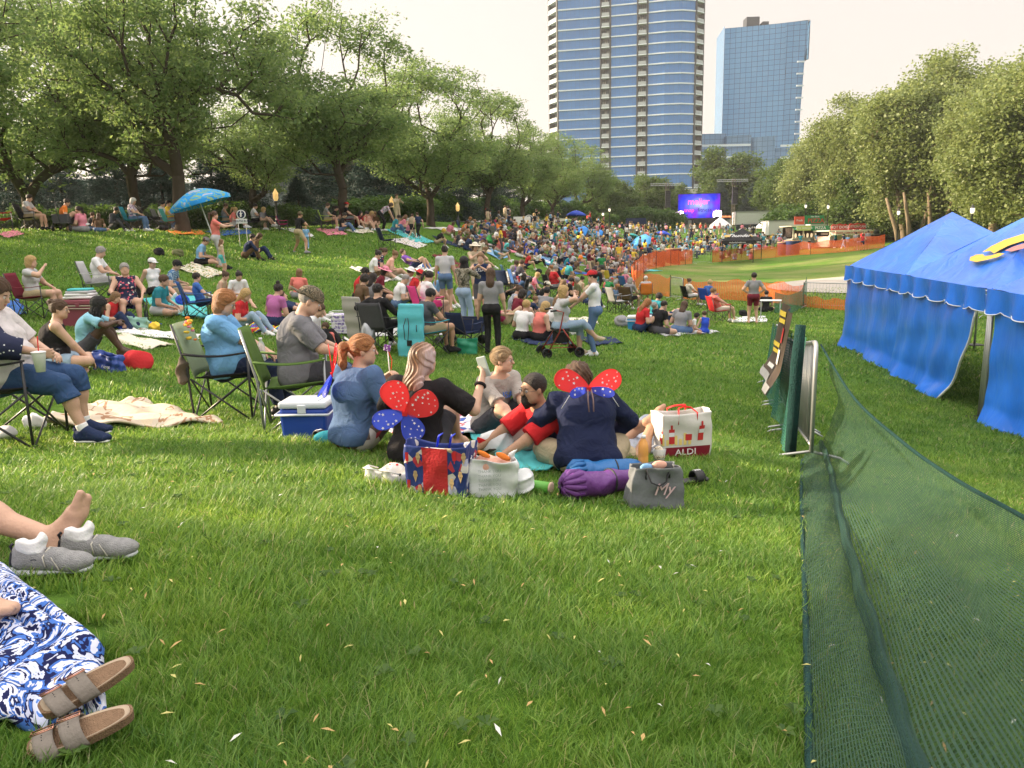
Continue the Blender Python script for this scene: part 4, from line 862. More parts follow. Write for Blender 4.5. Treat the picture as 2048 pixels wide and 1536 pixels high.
def truss(px,pyt,pyb,t,label,cross):
  b0=at(px,pyb,t); top=at(px,pyt,t).z; z=gz(b0.x,b0.y); o=empty('loudspeaker_tower',(b0.x,b0.y,z),0,label,'loudspeaker tower','stage loudspeaker towers'); H=top-z
  m=MB()
  for i in (-.2,.2):
    for j in (-.2,.2): m.tube([(i,j,0),(i,j,H)],.035,5)
  k=int(H/.55)
  for i in range(k):
    z0,z1=i*H/k,(i+1)*H/k
    m.tube([(-.2,-.2,z0),(.2,-.2,z1)],.02,4); m.tube([(.2,-.2,z0),(.2,.2,z1)],.02,4); m.tube([(-.2,.2,z0),(-.2,-.2,z1)],.02,4)
  m.build('mast',mat('truss_dark',(.10,.085,.06),.5,.5,metal=.4),o)
  m=MB();
  for zz in (H-.2,H-.5): m.tube([(-cross*.55,0,zz),(cross*.45,0,zz)],.04,5)
  for i in range(8): x=-cross*.55+i*cross/8; m.tube([(x,0,H-.2),(x+cross/16,0,H-.5),(x+cross/8,0,H-.2)],.02,4)
  m.build('crossbar',galv,o)
  for i in range(4): m=MB(); m.lathe([(.10,0),(.17,-.1),(.17,-.45),(.12,-.5)],(-.2+i*.42,0,H-.55),10); m.build('spotlight',blackp,o)
  for i in range(9):
    m=MB(); m.prism([(-.42,-.14),(.42,-.14),(.42,.14),(-.42,.14)],-.45,.05,Matrix.Rotation(math.radians(-2-i*1.6),3,'X'),(0,-.5-.0*i,H-1.6-i*.31)); m.build('line_array_box',blackp,o)
truss(1333,366,462,132,'left loudspeaker tower with hanging black line array beside the screen',5.2)
truss(1465,358,458,128,'right loudspeaker tower with hanging black line array beside the white canopy',5.2)
pk=emi('stage_light_pink',(1,.62,.95),3.2)
for k,(px,py) in enumerate(((1353,432),(1357,430),(1361,428),(1365,429),(1428,429),(1432,427),(1437,427),(1441,428))):
  q=at(px,py,131); o=empty('stage_light',q,0,('pink beam light left of the screen, first','pink beam light left of the screen, second','pink beam light left of the screen, third','pink beam light touching the screen left corner','pink beam light touching the screen right corner','pink beam light right of the screen, second','pink beam light right of the screen, third','pink beam light right of the screen, last')[k],'stage light','pink stage lights')
  m=MB(); m.lathe([(.14,-.5),(.18,.1),(.12,.55)],n=8); m.build('lens',pk,o); m=MB(); m.box((0,0,-.62),(.32,.3,.3)); m.build('yoke',blackp,o)
a=at(1471,452,128); b_=at(1565,452,128); tw=(b_-a).length; zt=at(1518,423,128).z; z0=gz((a.x+b_.x)/2,a.y)
tr=empty('semi_trailer',((a.x+b_.x)/2,a.y,z0),math.radians(-2),'long white semi trailer with grey lettering behind the white canopies','trailer')
hb0=a.z-z0; hT=zt-z0
m=MB(); m.box((0,1.2,(hb0+.2+hT)/2),(tw,2.5,hT-hb0-.2)); m.build('box_body',mat('trailer_white',(.62,.62,.60),.45,.4,var=.06,scale=.4),tr,bevel=.05)
m=MB()
for x in (-tw/2,tw/2): m.box((x,-.06,(hb0+.2+hT)/2),(.18,.1,hT-hb0-.1))
m.box((0,-.06,hT),(tw+.1,.1,.16)); m.build('edge_rail',galv,tr)
m=MB(); m.box((-tw*.12,-.3,hb0-.55),(tw*.74,.12,1.5)); m.build('skirt_banner',mat('navy_skirt',(.02,.035,.045),.7,.2),tr)
for x in (-tw*.3,-tw*.12,tw*.22): m=MB(); m.sphere((x,-.4,hb0-.5),.22,10,(1,.2,1)); m.build('skirt_logo',whitem,tr)
for x in (-tw*.42,-tw*.34,tw*.36,tw*.44): m=MB(); m.lathe([(.001,-.15),(.5,-.15),(.5,.15),(.001,.15)],(x,.3,.45),16,Matrix.Rotation(math.pi/2,3,'X')); m.build('wheel',blackp,tr,True)
text_obj('LiveSpace','lettering',mat('grey_letters',(.16,.17,.18),.6,.3),1.35,tr,(-.3,-.03,(hb0+hT)/2+.35),RX,.01)
m=MB(); m.lathe([(.75,0),(.78,.02),(.95,.02),(.98,0)],(tw*.34,-.04,(hb0+hT)/2+.35),20,Matrix.Rotation(math.pi/2,3,'X')); m.build('logo_ring',MATS['grey_letters'],tr)
for k,px in enumerate((1444,1451,1458)):
  q=at(px,450,140); z=gz(q.x,q.y); o=empty('portable_toilet',(q.x,q.y,z),0,('orange roofed portable toilet, left one of three behind the white canopy','orange roofed portable toilet, middle one of three','orange roofed portable toilet next to the right loudspeaker tower')[k],'portable toilet','portable toilets'); zz=at(px,433,140).z-z
  m=MB(); m.box((0,0,zz/2-.2),(.95,.95,zz)); m.build('cabin',mat('toilet_grey',(.5,.42,.36),.6,.3),o); m=MB(); m.lathe([(.68,zz-.3),(.6,zz-.1),(.3,zz+.1),(.01,zz+.15)],n=8); m.build('roof',mat('toilet_orange',(.75,.24,.07),.5,.3),o)
def canopy(px,pyp,pye,pyb,t,halfpx,label,mt,rz=0,text=False):
  c=at(px,pyb,t); z=gz(c.x,c.y); H=at(px,pye,t).z-z; P=at(px,pyp,t).z-z; w_=halfpx/FPX*t
  o=empty('canopy_tent',(c.x,c.y,z),0,label,'canopy tent','pop-up canopies'); c4=[Vector((math.cos(a)*w_*1.0,math.sin(a)*w_*1.0,0)) for a in [rz+math.pi/4+k*math.pi/2 for k in range(4)]]
  m=MB();
  for k in range(4):
    a,b_=c4[k],c4[(k+1)%4]
    def f(u,v): q=a.lerp(b_,u)*(1-v); return (q.x,q.y,H+(P-H)*(v**.92)-.10*math.sin(math.pi*v)*math.sin(math.pi*u))
    m.sheet(f,6,6); m.sheet(lambda u,v:tuple(a.lerp(b_,u)*1.01+Vector((0,0,H-.32*v+.01))),6,1)
  m.build('canopy',mt,o,True)
  for q in c4: m=MB(); m.tube([(q.x*.98,q.y*.98,0),(q.x*.98,q.y*.98,H)],.035,6); m.build('leg',galv if mt is not blk else ironm,o)
  return o,c4,H,P
blk=mat('black_canvas',(.018,.018,.02),.7,.25,var=.2)
wc=mat('white_canvas',(.8,.8,.8),.6,.3,var=.04)
canopy(1440,434,452,470,118,24,'white pop-up canopy left of the right loudspeaker tower',wc,.1); canopy(1537,432,452,466,116,27,'white pop-up canopy in front of the semi trailer',wc,.0)
o,c4,H,P=canopy(1483,456,481,527,74,44,'black pop-up canopy with white lettering at the field edge',blk,math.radians(58))
lr=sorted(c4,key=lambda q:q.y)[0]; lf=sorted(c4,key=lambda q:q.x)[0]; rg=sorted(c4,key=lambda q:-q.x)[0]
for (a,b_,tx,sz) in ((lf,lr,'Thunder',.62),(lr,rg,'Thunder',.45)):
  mid=(a+b_)/2; ang=math.atan2(b_.y-a.y,b_.x-a.x); dn=(b_-a).normalized(); nout=Vector((dn.y,-dn.x,0))
  text_obj('thefamilyfoods.com' if tx else '','valance_text',whitem,.2,o,mid*1.03+Vector((0,0,H-.17))+nout*.03,(math.pi/2,0,ang),.004)
  sl=math.atan2(P-H,(mid.length)); text_obj(tx,'roof_lettering',whitem,sz,o,mid*.72+Vector((0,0,H+(P-H)*.30+.10))+nout*.03,(sl,0,ang),.004,shear=.3)
  m=MB(); m.box(mid*.74-dn*1.1+Vector((0,0,H+(P-H)*.28+.12))+nout*.02,(.5,.3,.02),Matrix.Rotation(ang,3,'Z')@Matrix.Rotation(sl,3,'X')); m.build('roof_logo',mat('gold_print',(.65,.42,.12),.5,.3),o)
redp=mat('booth_red',(.55,.05,.035),.45,.4,var=.1); grnp=mat('booth_green',(.02,.22,.08),.5,.3,var=.1); crm=mat('booth_cream',(.75,.68,.52),.5,.3,var=.08); dkin=mat('booth_inside',(.08,.06,.05),.7,.2,var=.5,scale=4); warm=mat('booth_goods_glow',(.75,.55,.35),.6,.2,var=.5,scale=6,emit=(1,.75,.45,.35))  # displayed goods carry a warm glow put in by emission
def booth(px0,px1,pyt,pyb,t,label,colsign,rz,body):
  a=at(px0,pyb,t);b_=at(px1,pyb,t); w_=(b_-a).length; cx=(a.x+b_.x)/2; z=gz(cx,a.y); H=at((px0+px1)/2,pyt,t).z-z
  o=empty('food_booth',(cx,a.y+1.2,z),rz,label,'food booth','snack booths'); d=2.6
  m=MB(); m.box((0,0,.55),(w_,d,1.1)); m.build('counter_body',body,o)
  m=MB(); m.box((0,d/2-.1,H*.5),(w_,.1,H)); m.box((0,0,H*.5+.55),(w_*.94,d*.6,H-1.4)); m.build('inside_wall',dkin,o)
  for x in (-w_/2+.08,-w_/6,w_/6,w_/2-.08): m=MB(); m.box((x,-d/2+.06,H*.5),(.12,.12,H)); m.build('post',crm,o)
  m=MB(); m.box((0,-d/2,1.14),(w_+.1,.4,.08)); m.build('counter',crm,o)
  for k in range(7): m=MB(); m.lathe([(.09,0),(.13,.2),(.10,.42),(.03,.46)],(-w_/2+.5+k*(w_-1)/6,-d/2+.35,1.2+.0*k),8); m.build('goods_on_display',warm,o)
  m=MB(); m.box((0,0,H),(w_+.5,d+.5,.12)); m.build('roof',crm,o)
  m=MB(); m.sheet(lambda u,v:((u-.5)*(w_+.3),-d/2-.05-.75*v,H-.1-.32*v),8,2); m.build('awning',colsign[2],o,solid=.03)
  return o,w_,d,H
o,w_,d,H=booth(1580,1648,452,493,85,'green and cream pizza booth with red white checks','',math.radians(4),mat('checker_body',(.8,.75,.65),.5,.3)) if False else booth(1580,1648,452,493,85,'green and cream pizza booth with tall signs',(redp,grnp,grnp),math.radians(6),mat('booth_offwhite',(.62,.62,.55),.5,.3))
m=MB(); m.box((w_*.22,-d/2-.82,H-.25),(w_*.52,.08,.5)); m.build('sign',grnp,o); text_obj('PIZZA','sign_lettering',whitem,.46,o,(w_*.22,-d/2-.87,H-.26),RX,.01)
m=MB(); m.box((-w_*.28,-d/2-.82,H-.25),(w_*.42,.08,.5)); m.build('sign',mat('lime_sign',(.5,.62,.2),.5,.3),o); text_obj('SUBS  NACHOS','sign_lettering',whitem,.28,o,(-w_*.28,-d/2-.87,H-.26),RX,.01)
m=MB(); m.box((w_*.14,-d/2,H+.65),(w_*.58,.1,.95)); m.build('roof_sign',grnp,o); text_obj('PIZZA','sign_lettering',redp,.7,o,(w_*.18,-d/2-.07,H+.52),RX,.01); text_obj('Hot Slices','sign_lettering',whitem,.24,o,(w_*.15,-d/2-.07,H+.98),RX,.01)
m=MB(); m.box((-w_*.32,-d/2,H+.6),(w_*.3,.1,.85)); m.build('roof_sign',mat('red_sign',(.6,.10,.06),.5,.3),o); text_obj('Fresh','sign_lettering',whitem,.32,o,(-w_*.32,-d/2-.07,H+.6),RX,.01)
chk=patmat('checks','plaid',[(.02,.02,.02),(.75,.75,.7)],3.5,stops=[0,.5]); m=MB(); m.box((w_*.22,-d/2-.03,.55),(w_*.3,.04,.9)); m.build('checked_panel',chk,o)
o,w_,d,H=booth(1650,1733,461,498,82,'red and white cotton candy booth with scalloped signs',(redp,redp,crm),math.radians(10),mat('booth_pink',(.70,.45,.38),.5,.3,var=.3,scale=3))
for (x,wd,tx,sz,zz,mt,tm) in ((-w_*.27,w_*.42,'HOT DOGS',.42,.36,redp,whitem),(w_*.2,w_*.44,'COTTON CANDY',.34,.40,redp,whitem),(w_*.24,w_*.5,'CARMEL APPLES',.32,-.24,crm,redp),(-w_*.26,w_*.46,'LEMONADE  CORN DOGS',.24,-.24,crm,redp)):
  y_=-d/2-(.04 if zz>0 else .84); m=MB(); pl_=[(x-wd/2,zz-.3),(x+wd/2,zz-.3),(x+wd/2,zz+.2),(x+wd/2-.2,zz+.32),(x+wd/2-.5,zz+.26),(x,zz+.36),(x-wd/2+.5,zz+.26),(x-wd/2+.2,zz+.32),(x-wd/2,zz+.2)] if zz>0 else [(x-wd/2,zz-.22),(x+wd/2,zz-.22),(x+wd/2,zz+.22),(x-wd/2,zz+.22)]
  m.prism([(a_,b_+H) for a_,b_ in pl_],y_-.06,y_+.02); m.build('sign',mt,o); text_obj(tx,'sign_lettering',tm,sz,o,(x,y_-.09,H+zz-.02),RX,.01)
for x,tx in ((-w_*.28,'CORN DOGS'),(w_*.2,'CARMEL')): text_obj(tx,'panel_lettering',redp,.36,o,(x,-d/2-.03,.55),RX,.01)
for k,(x,s_) in enumerate(((-1.2,.6),(-.5,.8),(.2,.5),(.9,.7))):
  m=MB(); m.sphere((w_*.16+x*1.1,-d/2+.5,1.9),.2,8,(1,.8,1.5)); m.build('candy_bag',mat('candy_pink',(.85,.5,.6),.6,.2),o)
for k,(px,t,w2) in enumerate(((1600,100,9),(1668,98,7))):
  q=at(px,452,t); z=gz(q.x,q.y); o=empty('box_trailer',(q.x,q.y,z),0,('white supply trailer roof showing behind the pizza booth','white supply trailer behind the lamp post and red booth')[k],'trailer','supply trailers'); hh_=at(px,443,t).z-z
  m=MB(); m.box((0,0,hh_/2+.3),(w2,2.4,hh_-.4)); m.build('box_body',MATS['trailer_white'],o,bevel=.06); m=MB(); m.box((0,0,hh_+.12),(w2+.1,2.5,.1)); m.build('roof_rail',galv,o)
  for x in (-w2*.2,w2*.2): m=MB(); m.lathe([(.001,-.1),(.38,-.1),(.38,.1),(.001,.1)],(x,-1.2,.38),14,Matrix.Rotation(math.pi/2,3,'X')); m.build('wheel',blackp,o,True)
def pickup():
  c=at(1744,492,84); z=gz(c.x,c.y); o=empty('pickup_truck',(c.x,c.y,z),math.radians(-14),'silver white pickup truck parked nose-on right of the red booth','truck'); bw=mat('truck_paint',(.55,.55,.54),.25,.6,metal=.2,var=.04)
  m=MB(); m.box((0,3,.95),(2.0,5.4,.75)); m.box((0,.75,1.22),(1.96,1.4,.35)); m.build('body',bw,o,bevel=.12)
  m=MB(); m.add([(-.95,1.3,1.35),(.95,1.3,1.35),(.72,2.1,1.98),(-.72,2.1,1.98),(-.95,4,1.35),(.95,4,1.35),(.72,3.7,2.0),(-.72,3.7,2.0)],[(0,1,2,3),(3,2,6,7),(1,5,6,2),(0,3,7,4),(4,7,6,5)]); m.build('cab',bw,o,bevel=.05)
  m=MB(); m.add([(-.84,1.34,1.44),(.84,1.34,1.44),(.68,1.99,1.93),(-.68,1.99,1.93)],[(0,1,2,3)]); q=m.build('windscreen',mat('car_glass',(.03,.04,.05),.08,.8),o); q.location=(0,-.03,.02)
  m=MB(); m.box((0,.03,1.12),(1.25,.06,.34)); m.build('grille',blackp,o)
  for s in (-1,1):
    m=MB(); m.box((s*.8,.03,1.14),(.32,.08,.26)); m.build('headlight',mat('headlamp',(.8,.8,.78),.2,.7),o)
    for yy in (.95,4.6): m=MB(); m.lathe([(.001,-.14),(.36,-.14),(.40,-.1),(.40,.1),(.36,.14),(.001,.14)],(s*.88,yy,.40),18,Matrix.Rotation(math.pi/2,3,'Y')); m.build('wheel',blackp,o,True)
    m=MB(); m.box((s*1.12,1.7,1.5),(.2,.1,.2)); m.build('wing_mirror',blackp,o)
  m=MB(); m.box((0,-.02,.72),(1.95,.2,.25)); m.build('bumper',blackp,o,bevel=.04); m=MB(); m.box((0,-.01,1.12),(.5,.03,.09)); m.build('badge_bar',galv,o)
pickup()
for k,(px,py,t,rr,hh_,c) in enumerate(((1346,529,72,.75,1.25,(.22,.05,.05)),(1318,533,70,.6,1.15,(.20,.05,.06)),(1567,512,78,.65,1.2,(.18,.06,.10)),(1584,511,78,.8,1.3,(.05,.08,.25)))):
  q=ground(px,py-2); o=empty('rubbish_bin',q,0,('large maroon bin with cardboard top behind the orange net','maroon bin left of the cardboard topped bin','maroon bin right of the black canopy','blue bin with wooden top beside the maroon bin')[k],'bin','bins along the net'); m=MB(); m.lathe([(rr*.85,-.1),(rr,hh_),(rr*1.04,hh_+.04)],n=14); m.build('drum',mat('bin%d'%k,c,.6,.3),o,True); m=MB(); m.lathe([(rr*1.03,hh_+.03),(rr*1.0,hh_+.12),(.01,hh_+.13)],n=14); m.build('lid',mat('bin_lid',(.38,.25,.13),.7,.2),o)
def umbrella(loc,R_,H,tilt,az,label,cols,pole=True,base=None,patch=False):
  o=empty('umbrella',loc,0,label,'umbrella','umbrellas'); Rm=Matrix.Rotation(az,3,'Z')@Matrix.Rotation(tilt,3,'Y'); top=Rm@Vector((0,0,H)); n=8
  V=[];F=[];Mi=[]; rings=6
  m=MB()
  for k in range(n):
    def f(u,v):
      a=(k+u)*2*math.pi/n; r_=R_*v; sag=1-.07*math.sin(math.pi*u)*v; q=Vector((math.cos(a)*r_*sag,math.sin(a)*r_*sag,H-.42*R_*(v**1.7))); return Rm@q
    m.m=k%len(cols); m.sheet(f,5,rings)
    def g(u,v): a=(k+u)*2*math.pi/n; sag=1-.07*math.sin(math.pi*u); return Rm@Vector((math.cos(a)*R_*sag,math.sin(a)*R_*sag,H-.42*R_-.12*v))
    m.sheet(g,5,1)
  m.build('canopy',cols,o,True)
  if pole: m=MB(); m.tube([Vector((0,0,-.1)) if not patch else Rm@Vector((0,0,0)),Rm@Vector((0,0,H))],.02,7); m.build('pole',whitem,o,True); m=MB(); m.sphere(Rm@Vector((0,0,H+.03)),.03,6); m.build('finial',whitem,o)
  for k in range(n): a=k*2*math.pi/n; m=MB(); m.tube([Rm@Vector((math.cos(a)*R_*v,math.sin(a)*R_*v,H-.42*R_*(v**1.7)-.015)) for v in (0,.33,.66,1)],.006,4); m.build('rib',whitem,o)
  return o
bl1=patmat('umbrella_blue','noise',[(.02,.25,.62),(.22,.38,.22),(.02,.30,.68),(.35,.40,.50)],1.8,dist=1.5,stops=[0,.47,.53,.62],bump=0); bl2=mat('umbrella_blue_plain',(.03,.24,.70),.6,.3); bl3=mat('umbrella_royal',(.02,.07,.55),.6,.3); bl4=mat('umbrella_sky',(.08,.35,.72),.6,.3)
def at_g(px,py,t): q=at(px,py,t); return q
p=at(438,445,25.5); p.z=gz(p.x,p.y); umbrella(p,.98,2.35,math.radians(-16),math.radians(18),'tilted blue and green beach umbrella on white pole beside the red shirted woman',[bl1,bl2])
for px,py,t,R_,H,mt,lb_,tl in ((1152,446,92,1.55,1.5,bl3,'royal blue umbrella with round white emblem on the crest',.05),(1286,500,84,2.0,1.4,bl4,'large sky blue umbrella tipped on its side in the crowd',-.9),(1162,476,70,1.5,1.0,bl2,'blue sunshade lying low on the slope below the crest umbrella',-.8),(1324,482,100,1.4,1.3,bl3,'round royal blue umbrella deep in the crowd',.2),(1198,475,75,1.0,.7,bl2,'small blue sunshade right of the tipped one on the slope',-.9),(1262,488,95,1.1,1.2,mat('umbrella_teal',(.03,.30,.30),.6,.3),'teal umbrella deep in the crowd',.5)):
  p=ground(px,py,20); umbrella(p,R_*.75,H,tl,.6,lb_,[mt])
p=ground(1152,446);
def sign(px,py,t,w_,h_,label,mt,disc=None,legs=True,rz=0,txt=None):
  q=at(px,py,t); z=gz(q.x,q.y); o=empty('lawn_sign',(q.x,q.y,z),rz,label,'sign','signs stuck in the lawn'); zc=q.z-z
  m=MB(); m.box((0,0,zc-.1),(w_,.03,h_)); m.build('board',mt,o)
  for s in (-1,1): m=MB(); m.tube([(s*w_*.35,.03,-.1),(s*w_*.35,.03,max(.2,zc))],.01,4); m.build('stake',galv,o)
  if disc:
    m=MB(); m.lathe([(.001,-.02),(disc,-.02),(disc,.02),(.001,.02)],(0,0,zc+h_*.3+disc*.6),24,Matrix.Rotation(math.pi/2,3,'X')); m.build('round_board',whitem,o)
    m=MB(); m.lathe([(.001,-.01),(disc*.82,-.01),(.001,.01)],(0,-.03,zc+h_*.3+disc*.6),24,Matrix.Rotation(math.pi/2,3,'X')); m.build('navy_disc',mat('sign_navy',(.01,.02,.07),.5,.3),o)
    zc2=zc+h_*.3+disc*.6
    for pts in ([(.0,.28),(.02,.05),(-.06,-.1),(-.04,-.34)],[(.02,.05),(.12,-.1),(.08,-.3)],[(0,.2),(.14,.1),(.24,.16)],[(0,.2),(-.14,.06)]):
      m=MB(); m.tube([(a*disc*1.7,-.05,zc2+b_*disc*1.7) for a,b_ in pts],disc*.07,5); m.build('running_figure',whitem,o)
    m=MB(); m.sphere((.01,-.05,zc2+disc*.6),disc*.12,8); m.build('running_figure',whitem,o)
  if txt: text_obj(txt,'sign_lettering',mat('sign_navy',(.01,.02,.07),.5,.3),h_*.62,o,(0,-.025,zc-.1),RX,.004)
sign(483,437,29.3,.42,.17,'white lawn sign with round running figure emblem below the striped umbrella',whitem,.17,txt='YOUTH RUN')
sign(1058,448,75,.7,.55,'round emblem lawn sign on the crest beside blank white sign',whitem,.45)
sign(1044,443,72,1.6,1.1,'blank white square lawn sign on the crest',whitem)
sign(1272,441,110,2.9,.9,'small dark banner with white bars under the shrubs left of the stage',mat('sign_navy',(.01,.02,.07),.5,.3),txt=None)
# ---------------------------------------------------------------- figure building: blended distance field -> one continuous surface
A3=lambda *v: np.array(v,float)
def unit(v): v=np.asarray(v,float); return v/(np.linalg.norm(v)+1e-9)
def cap(a,b,ra,rb,lab='x',k=.02,flat=None,cuts=None,infl=True): return dict(t='c',a=np.asarray(a,float),b=np.asarray(b,float),ra=ra,rb=rb,lab=lab,k=k,flat=flat,cuts=cuts)
def ell(c,r,M=None,lab='x',k=.03,cuts=None): return dict(t='e',c=np.asarray(c,float),r=np.asarray(r,float),M=np.eye(3) if M is None else M,lab=lab,k=k,cuts=cuts)
def pdist(p,P,full=False):
  if p['t']=='c':
    ab=p['b']-p['a']; t=np.clip(((P-p['a'])@ab)/(ab@ab+1e-9),0,1); q=P-p['a']-t[...,None]*ab
    if p['flat'] is not None:
      n,f=p['flat']; q=q+n*((q@n)*(1/f-1))[...,None]
    d=np.sqrt((q*q).sum(-1))-(p['ra']+(p['rb']-p['ra'])*t)
    if p['flat'] is not None: d=d*.8
  else:
    q=(P-p['c'])@p['M']; k0=np.sqrt(((q/p['r'])**2).sum(-1)); k1=np.sqrt(((q/p['r']**2)**2).sum(-1)); d=k0*(k0-1)/(k1+1e-9); t=np.zeros(len(P)) if P.ndim==2 else 0*k0
  if p['cuts']:
    for (c,n) in p['cuts']: d=np.maximum(d,(P-c)@n)
  return (d,t) if full else d
def pbox(p):
  if p['t']=='c':
    r=max(p['ra'],p['rb'])*1.05; return np.minimum(p['a'],p['b'])-r,np.maximum(p['a'],p['b'])+r
  r=p['r'].max(); return p['c']-r,p['c']+r
def sdf_mesh(prims,h,post=None,subs=(),noise=None):
  lo=np.min([pbox(p)[0] for p in prims],0)-3*h; hi=np.max([pbox(p)[1] for p in prims],0)+3*h
  n=np.ceil((hi-lo)/h).astype(int)+1; f=np.full(n,.3,np.float32)
  ax=[lo[i]+h*np.arange(n[i]) for i in range(3)]
  for p in prims:
    a,b=pbox(p); m=p['k']+2.5*h; i0=np.maximum(0,((a-m-lo)/h).astype(int)); i1=np.minimum(n,((b+m-lo)/h).astype(int)+2)
    if (i1<=i0).any(): continue
    G=np.stack(np.meshgrid(*[ax[i][i0[i]:i1[i]] for i in range(3)],indexing='ij'),-1); d=pdist(p,G)
    s=f[i0[0]:i1[0],i0[1]:i1[1],i0[2]:i1[2]]; k=p['k']; q=np.maximum(k-np.abs(s-d),0)/k; s[...]=np.minimum(s,d)-q*q*k*.25
  for p in subs:
    a,b=pbox(p); i0=np.maximum(0,((a-.03-lo)/h).astype(int)); i1=np.minimum(n,((b+.03-lo)/h).astype(int)+2)
    if (i1<=i0).any(): continue
    G=np.stack(np.meshgrid(*[ax[i][i0[i]:i1[i]] for i in range(3)],indexing='ij'),-1); d=-pdist(p,G)
    s=f[i0[0]:i1[0],i0[1]:i1[1],i0[2]:i1[2]]; k=p['k']; q=np.maximum(k-np.abs(s-d),0)/k; s[...]=np.maximum(s,d)+q*q*k*.25
  if noise is not None or post is not None:
    sel=np.abs(f)<.05; I=np.nonzero(sel); Q=np.stack([lo[i]+h*I[i] for i in range(3)],-1)
    if noise is not None: f[I]+=noise(Q)
    if post is not None: f[I]=post(Q,f[I])
  f[0]=f[-1]=.1; f[:,0]=f[:,-1]=.1; f[:,:,0]=f[:,:,-1]=.1
  s=f<0; C=[k-1 for k in n]
  tot=np.zeros(C,np.int8)
  for i in (0,1):
    for j in (0,1):
      for k in (0,1): tot+=s[i:C[0]+i,j:C[1]+j,k:C[2]+k]
  act=(tot>0)&(tot<8); idx=np.full(C,-1,np.int64); ii=np.nonzero(act); N=len(ii[0]); idx[ii]=np.arange(N)
  acc=np.zeros((N,3)); cnt=np.zeros(N); cor={}
  for i in (0,1):
    for j in (0,1):
      for k in (0,1): cor[(i,j,k)]=f[ii[0]+i,ii[1]+j,ii[2]+k]
  for a_ in range(3):
    for c in cor:
      if c[a_]: continue
      e=list(c); e[a_]=1; v0=cor[c];v1=cor[tuple(e)]; x=(v0<0)!=(v1<0); t=np.where(x,v0/np.where(np.abs(v0-v1)<1e-9,1,v0-v1),0)
      P=np.zeros((N,3)); P+=np.array(c); P[:,a_]+=t; acc+=P*x[:,None]; cnt+=x
  V=(np.stack(ii,-1)+acc/cnt[:,None])*h+lo; Fs=[]
  for a_ in range(3):
    u,v=(a_+1)%3,(a_+2)%3; sl0=[slice(None)]*3; sl1=[slice(None)]*3; sl0[a_]=slice(0,-1); sl1[a_]=slice(1,None)
    x=s[tuple(sl0)]!=s[tuple(sl1)]; ins=s[tuple(sl0)]
    I=np.nonzero(x); ok=(I[u]>0)&(I[v]>0)&(I[u]<n[u]-1)&(I[v]<n[v]-1); I=[k[ok] for k in I]; inn=ins[tuple(I)]
    def g(du,dv):
      q=[k.copy() for k in I]; q[u]=q[u]+du; q[v]=q[v]+dv; return idx[tuple(q)]
    q=np.stack([g(-1,-1),g(0,-1),g(0,0),g(-1,0)],-1); q[~inn]=q[~inn][:,::-1]; Fs.append(q[(q>=0).all(1)])
  return V,np.concatenate(Fs)
def wrinkle(amp,fr=14,seed=0,stretch=(1,1,1),lim=.3):
  R=np.random.RandomState(seed); K=R.normal(size=(6,3)); K/=np.linalg.norm(K,axis=1,keepdims=True); K*=(fr*(.5+R.rand(6)))[:,None]*np.array(stretch); ph=R.rand(6)*6.28
  def f(Q):
    w=Q+.035*np.sin(Q[:,[1,2,0]]*9+ph[:3]); o=0
    for i in range(6): o=o+np.sin(w@K[i]+ph[i])*(1 if i%2 else .7)
    return np.minimum((amp*.42)*np.abs(o)-amp*.5,amp*lim)
  return f
HB=dict(thigh=.425,shin=.415,foot=.17,torso=.50,uarm=.285,farm=.245)
def ik(a,b,l1,l2,pole):
  a=np.asarray(a,float); b=np.asarray(b,float); d=b-a; L=np.linalg.norm(d); dn=d/(L+1e-9); L=min(L,(l1+l2)*.998); L=max(L,abs(l1-l2)*1.05)
  x=(l1*l1-l2*l2+L*L)/(2*L); hh=math.sqrt(max(0,l1*l1-x*x)); n=np.asarray(pole,float); n=n-dn*(n@dn); n=unit(n); return a+dn*x+n*hh,a+dn*L
def rotm(yaw=0,pitch=0,roll=0):
  """yaw left +, pitch forward/down +, roll right +   (degrees), local frame x right y front z up"""
  M=Matrix.Rotation(math.radians(yaw),3,'Z')@Matrix.Rotation(-math.radians(pitch),3,'X')@Matrix.Rotation(math.radians(roll),3,'Y'); return np.array(M)
